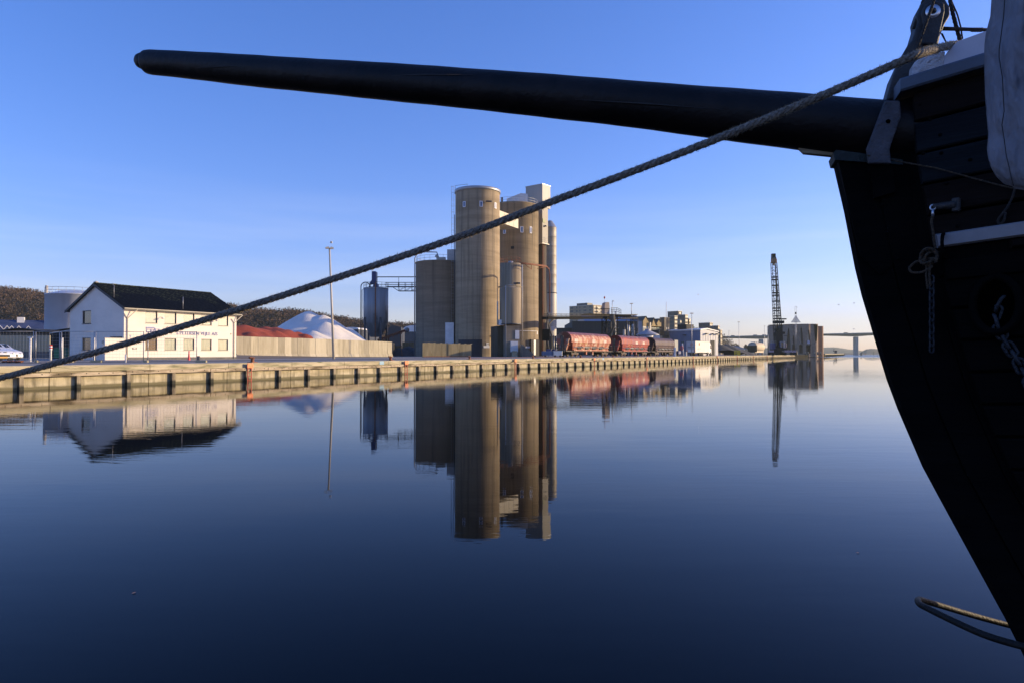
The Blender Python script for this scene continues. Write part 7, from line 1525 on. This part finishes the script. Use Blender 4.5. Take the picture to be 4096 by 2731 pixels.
# ------------------------------------------------------------------ ropes
def twist(path, r, m, name, label, cat, strands=3, pitch=None, fuzz=0, fl=.03, nper=10, seed=1, hairm=None, wob=0.0):
    """laid rope: separate strands wound round the path"""
    pts = [Vector(p) for p in path]; L_ = [0]
    for a, c in zip(pts[:-1], pts[1:]): L_.append(L_[-1] + (c - a).length)
    tot = L_[-1]; pitch = pitch or r * 6.5; n = max(8, int(tot / (pitch / nper)))
    arr = np.array([tuple(p) for p in pts]); ss = np.linspace(0, tot, n); xyz = np.stack([np.interp(ss, L_, arr[:, k_]) for k_ in range(3)], 1)
    for _ in range(6): xyz[1:-1] = (xyz[:-2] + 2 * xyz[1:-1] + xyz[2:]) / 4
    T = np.gradient(xyz, axis=0); T /= np.linalg.norm(T, axis=1, keepdims=True); up = np.array([0, 0, 1.0]) if abs(T[0, 2]) < .9 else np.array([1.0, 0, 0])
    A = np.cross(T, up); A /= np.linalg.norm(A, axis=1, keepdims=True); B = np.cross(A, T)
    r = thing_r = r; root = thing(name, label, cat, frame(Vector(xyz[0]))); rg = np.random.default_rng(seed)
    sr = r * (.60 if strands == 3 else .50); off = r - sr
    for k_ in range(strands):
        ph = 2 * PI * k_ / strands; an = ph + 2 * PI * ss / pitch; C = xyz + A * (np.cos(an) * off)[:, None] + B * (np.sin(an) * off)[:, None]
        z = MB(); z.tube([Vector(c) for c in C], [sr * (1 + .06 * math.sin(i * .9 + k_)) for i in range(n)], 8); z.build('strand', m, root)
    if fuzz:
        N2 = int(fuzz * tot); si = rg.uniform(0, n - 1, N2).astype(int); th = rg.uniform(0, 2 * PI, N2); V = []
        base = xyz[si] + (A[si] * np.cos(th)[:, None] + B[si] * np.sin(th)[:, None]) * r * .9; dirn = (A[si] * np.cos(th)[:, None] + B[si] * np.sin(th)[:, None]) + T[si] * rg.normal(0, .9, (N2, 1)) + rg.normal(0, .3, (N2, 3)); dirn /= np.linalg.norm(dirn, axis=1, keepdims=True)
        ln = rg.uniform(.25, 1, (N2, 1)) ** 2 * fl; w_ = np.cross(dirn, rg.normal(0, 1, (N2, 3))); w_ /= np.linalg.norm(w_, axis=1, keepdims=True); w_ *= .0009
        tri = np.stack([base - w_, base + w_, base + dirn * ln], 1).reshape(-1, 3); z = MB(); z.add([tuple(v) for v in tri], [(3 * i, 3 * i + 1, 3 * i + 2) for i in range(N2)]); z.build('loose_fibres', hairm or m, root)['kind'] = 'stuff'
    return root
def sm(px, n=12):       # px: (x, y, Y) catmull through pixels with depth
    pts = [P(*q) for q in px]; out = []
    for i in range(len(pts) - 1):
        p0, p1, p2, p3 = pts[max(0, i - 1)], pts[i], pts[i + 1], pts[min(len(pts) - 1, i + 2)]
        for k_ in range(n):
            t_ = k_ / n; out.append(.5 * ((2 * p1) + (p2 - p0) * t_ + (2 * p0 - 5 * p1 + 4 * p2 - p3) * t_ ** 2 + (3 * p1 - p0 - 3 * p2 + p3) * t_ ** 3))
    out.append(pts[-1]); return out
k2 = 1.7415
ropepx = [(-60, 885), (0, 868), (120, 836), (285, 790), (545, 712), (757, 644), (1050, 546), (1250, 470), (1430, 403), (1640, 322), (1900, 215), (2050, 150), (2110, 124), (2150, 113), (2190, 104), (2225, 104)]
depth = lambda x: 4.4 - 1.25 * (x / 2200.0) + max(0, x - 2110) * .006
mr_ = twist(sm([(x * k2, y * k2, depth(x)) for x, y in ropepx], 10), .0205, M_rope, 'mooring_rope', 'thick frayed grey mooring rope slanting across the whole view', 'rope', 4, pitch=.155, fuzz=3600, fl=.017, nper=16, hairm=M_fib)
z0_ = lambda x, y: (3300 + x / 2.24, y / 2.24)
def rp(pts, r, m, name, label, b, strands=3, fuzz=0, seed=1):
    P3 = [SPx(3300 + x / 2.24, y / 2.24, b) for x, y in pts]; return twist(P3, r, m, name, label, 'rope', strands, fuzz=fuzz, fl=.008, seed=seed)
rp([(990, -60), (960, 60), (900, 220), (850, 370), (812, 470)], .0085, M_tarr, 'tarred_rope', 'tarred rope running down over the pale round washer', .13, fuzz=300)
rp([(900, -60), (880, 20), (840, 120), (800, 260)], .011, M_tarr, 'tarred_rope', 'tarred rope on the outer edge of the stem head', .03, seed=2, fuzz=400)
rp([(1110, -60), (1130, 60), (1170, 220), (1210, 370), (1225, 420)], .011, M_tarr, 'tarred_rope', 'thick tarred stay coming down behind the white bulwark', -.05, seed=3)
rp([(1140, 30), (1185, 130), (1215, 240), (1232, 350)], .0045, M_tarr, 'tarred_rope', 'thin line hanging alongside the thick tarred stay', -.05, seed=4)
rp([(1040, 300), (1060, 340), (1090, 390), (1050, 300), (1075, 370), (1100, 395)], .003, M_tarr, 'tarred_rope', 'short thin loop dangling from the wrapped bar', -.02, seed=5)
z = MB(); a, c = SPx(3300 + 1020 / 2.24, 258 / 2.24, -.02), SPx(3300 + 1500 / 2.24, 272 / 2.24, -.02); z.tube([a, a.lerp(c, .3), a.lerp(c, .6), c], [.011, .010, .0095, .009], 10)
wbar = z.build('wrapped_bar', M_tarr, at=tuple(a)); tg(wbar, 'thin dark horizontal bar lashed behind the stem head', 'bar')
for k_ in range(4):
    z = MB(); c = SPx(3300 + (1330 + k_ * 22) / 2.24, 270 / 2.24, -.02); z.tube([c + Vector((.012 * math.cos(a_), .014 * math.sin(a_), .014 * math.sin(a_ + .6))) for a_ in np.linspace(0, 2 * PI, 11)], .004, 5, False); z.build('lashing', M_tarr, wbar)
# thin cord across the hull
cp = [SPx(3470, 622, .20)] + [hullpt(x, y, .035) for x, y in ((3560, 640), (3640, 655), (3740, 672), (3850, 702), (3960, 732), (4040, 752), (4120, 762))]
twist(cp, .0045, M_roped, 'thin_cord', 'thin tan cord stretched across the upper hull planks', 'cord', 3, seed=8)
# knotted rope hanging from the shackle, with chain below
def hp2(x, y, o_=.07): return hullpt(3300 + x / 1.7425, 600 + y / 1.7425, o_)
twist([hp2(750, 462), hp2(740, 500), hp2(752, 560), hp2(765, 660), hp2(770, 690)], .007, M_roped, 'knotted_rope', 'doubled thin rope leading from the shiny shackle to the knot', 'rope', 3, seed=11)
kn = [hp2(720 + 62 * math.cos(a), 745 + 55 * math.sin(a) + 12 * math.sin(2.3 * a), .085 + .02 * math.sin(a * 1.7)) for a in np.linspace(0, 6.2 * PI, 70)]
kn = [p.lerp(hp2(790, 720, .08), .25 + .25 * math.sin(i * .35)) for i, p in enumerate(kn)]
twist(kn, .008, M_roped, 'rope_knot', 'bulky tangled knot of brown rope hanging before the white moulding', 'knot', 3, seed=12, fuzz=200)
twist([hp2(700, 765, .08), hp2(630, 780, .09), hp2(582, 825, .09), hp2(600, 855, .09), hp2(660, 858, .09), hp2(720, 835, .09), hp2(750, 810, .09)], .007, M_roped, 'rope_loop', 'single loose loop of rope sticking out from the knot towards the stem', 'rope', 3, seed=13)
twist([hp2(708, 790, .09), hp2(705, 880, .09), hp2(712, 940, .09), hp2(718, 972, .09)], .006, M_roped, 'rope_tail', 'short rope tail hanging beside the top of the small chain', 'rope', 3, seed=14)
twist([hp2(730, 790, .09), hp2(728, 880, .09), hp2(733, 950, .09)], .006, M_roped, 'rope_tail', 'second rope tail hanging straight above the small chain', 'rope', 3, seed=15)
def link(F, l, w_, r_, parent, m):
    z = MB(F); pts = []
    for a in np.linspace(0, 2 * PI, 17)[:-1]:
        pts.append((w_ * math.cos(a), 0, (l - w_) * (1 if math.sin(a) > 0 else -1) + w_ * math.sin(a)))
    pts.append(pts[0]); z.tube(pts, r_, 7, False); z.build('link', m, parent)
ch = thing('hanging_chain', 'short iron chain hanging straight down against the black hull', 'chain', frame(hp2(745, 900, .09)))
for i in range(12):
    c = hp2(745 - 2 * (i % 2), 905 + i * 43.5, .08); link(Matrix.Translation(c) @ Matrix.Rotation((0 if i % 2 else PI / 2) + .25, 4, 'Z'), .0215, .0125, .0045, ch, M_chain)
ch2 = thing('anchor_chain', 'heavy anchor chain coming out of the hawse hole', 'chain', frame(hp_)); pc = sm([(4000, 1200, 3.0), (3985, 1260, 2.95), (4010, 1330, 2.9), (4050, 1400, 2.85), (4085, 1450, 2.8), (4130, 1540, 2.75)], 4)
pc = [hullpt(x, y, .05) for x, y in ((4012, 1198), (3992, 1235), (3978, 1272), (3990, 1310), (4012, 1345), (4030, 1380), (4052, 1412), (4072, 1445), (4090, 1480), (4112, 1520), (4130, 1560))]
for i in range(len(pc) - 1):
    c = (pc[i] + pc[i + 1]) / 2; d_ = (pc[i + 1] - pc[i]); link(Matrix.Translation(c) @ d_.to_track_quat('Z', 'Y').to_matrix().to_4x4() @ Matrix.Rotation((i % 2) * PI / 2, 4, 'Z'), .040, .022, .009, ch2, M_chain)
# small hook of bent rod under the canvas
twist([hullpt(x, y, .04) for x, y in ((4062, 745), (4050, 790), (4030, 830), (3998, 870), (3988, 890), (4005, 897), (4018, 880), (4022, 850))], .006, M_tarr, 'hook_line', 'dark looped line hanging below the canvas cover', 'rope', 3, seed=20)
# ------------------------------------------------------------------ canvas cover hanging over the rail
cl = [(1490, 0), (1480, 150), (1440, 300), (1428, 400), (1425, 500), (1428, 650), (1435, 900), (1452, 1100), (1462, 1200), (1450, 1340), (1462, 1420), (1485, 1500), (1530, 1580), (1600, 1650), (1680, 1672)]
nu, nv = 70, 110; z = MB(); vs = []; rgc = np.random.default_rng(4); crs = [(rgc.uniform(0, 1), rgc.uniform(0, 1), rgc.uniform(-1.2, 1.2), rgc.uniform(-.009, .009), rgc.uniform(.012, .035), rgc.uniform(.10, .35)) for _ in range(46)]
def crease(a, b_):
    t_ = 0
    for cu, cv_, an, am, sg, ln in crs:
        dx, dy = a - cu, b_ - cv_; p_ = dx * math.sin(an) + dy * math.cos(an); q_ = dx * math.cos(an) - dy * math.sin(an); t_ += am * math.exp(-(q_ / sg) ** 2 - (p_ / ln) ** 2)
    return t_
ys_ = np.array([c[1] for c in cl]); xs_ = np.array([c[0] for c in cl])
for j in range(nv + 1):
    yv = -160 + (1690 + 160) * j / nv; xl = float(np.interp(yv, ys_, xs_)) if yv > 0 else 1492 - yv * .02
    for i in range(nu + 1):
        q = i / nu; x_ = xl + (2300 - xl) * q; yb = yv + (q * 90 if j > nv * .9 else 0)
        dep = 2.93 - .42 * q - .05 * math.sin(q * PI) + .022 * math.sin(q * 15 + yv * .0022) + .010 * math.sin(q * 29 - yv * .0035 + 2) * math.sin(yv * .0045 + 1) + .05 * math.cos(q * PI / 2) ** 8 + crease(q, j / nv)
        vs.append(tuple(P(3300 + x_ / 2.24, yb / 2.24, dep)))
fs = [(j * (nu + 1) + i, j * (nu + 1) + i + 1, (j + 1) * (nu + 1) + i + 1, (j + 1) * (nu + 1) + i) for j in range(nv) for i in range(nu)]
z.add(vs, fs, True); cv = z.build('canvas_cover', M_canv, at=vs[0]); tg(cv, 'wrinkled grey canvas cover hanging over the ship side', 'tarpaulin')
sd = cv.modifiers.new('s', 'SOLIDIFY'); sd.thickness = .012; sd.offset = 1
z = MB(); pp = []
for yv, xv in ((0, 1610), (150, 1600), (300, 1580), (450, 1560), (520, 1560), (700, 1590), (900, 1600), (1000, 1605), (1120, 1585), (1250, 1605), (1400, 1625), (1500, 1650), (1600, 1670), (1668, 1690)):
    q = (xv - 1450) / (2300 - 1450); dep = 2.93 - .42 * q - .05 * math.sin(q * PI) - .012; pp.append(P(3300 + xv / 2.24, yv / 2.24, dep))
z.tube(pp, .0022, 4); z.build('seam', M_black, cv)
# ------------------------------------------------------------------ bent pipe loop by the stem
lp = sm([(4200, 2540, 3.95), (4040, 2500, 3.85), (3900, 2462, 3.78), (3760, 2420, 3.68), (3700, 2402, 3.62), (3680, 2396, 3.56), (3672, 2401, 3.5), (3680, 2415, 3.43), (3710, 2431, 3.36), (3780, 2466, 3.25), (3900, 2522, 3.1), (3990, 2555, 3.0), (4100, 2585, 2.9), (4200, 2605, 2.85)], 8)
z = MB(); z.tube(lp, .0155, 14); o = z.build('pipe_loop', mat('worn dark pipe', (.006, .0055, .005), (.016, .013, .010), .62, 0, s1=(9, 9, 9), bump=.5, bs=(40, 40, 40), spec=.2), at=tuple(lp[0])); tg(o, 'hairpin loop of dark pipe reaching out around the ship stem', 'pipe')
# leaves and a jellyfish just under the surface
M_leaf = flat('floating leaf', (.30, .16, .09))
for i, (x, y, lab) in enumerate([(3430, 2211, 'small brown leaf floating nearest the ship'), (535, 2372, 'small brown leaf floating far from the ship, on the dark water')]):
    d = ray(x, y); tt_ = -CAMZ / d.z; p = Vector((0, 0, CAMZ)) + d * tt_; z = MB(frame((p.x, p.y, .004), i)); z.add([(-.018, 0, 0), (-.006, .008, .003), (.012, .007, .002), (.02, 0, .001), (.012, -.007, .003), (-.006, -.008, .002)], [tuple(range(6))]); tg(z.build('floating_leaf', M_leaf, at=(p.x, p.y, .004)), lab, 'leaf')

# ------------------------------------------------------------------ air
hzm = bpy.data.materials.new('haze'); hzm.use_nodes = True; t = hzm.node_tree; t.nodes.clear()
ho = t.nodes.new('ShaderNodeOutputMaterial'); hv = t.nodes.new('ShaderNodeVolumePrincipled'); hv.inputs['Density'].default_value = HAZE
hv.inputs['Color'].default_value = (.72, .86, .76, 1); hv.inputs['Anisotropy'].default_value = .3; t.links.new(hv.outputs[0], ho.inputs['Volume'])
z = MB(); z.box(-1500, 2700, -80, 3600, -4.0, 160); hzo = z.build('haze', hzm, at=(0, 0, 0), kind='stuff'); hzo['label'] = 'pale winter haze over the harbour and fjord'; hzo['category'] = 'haze'
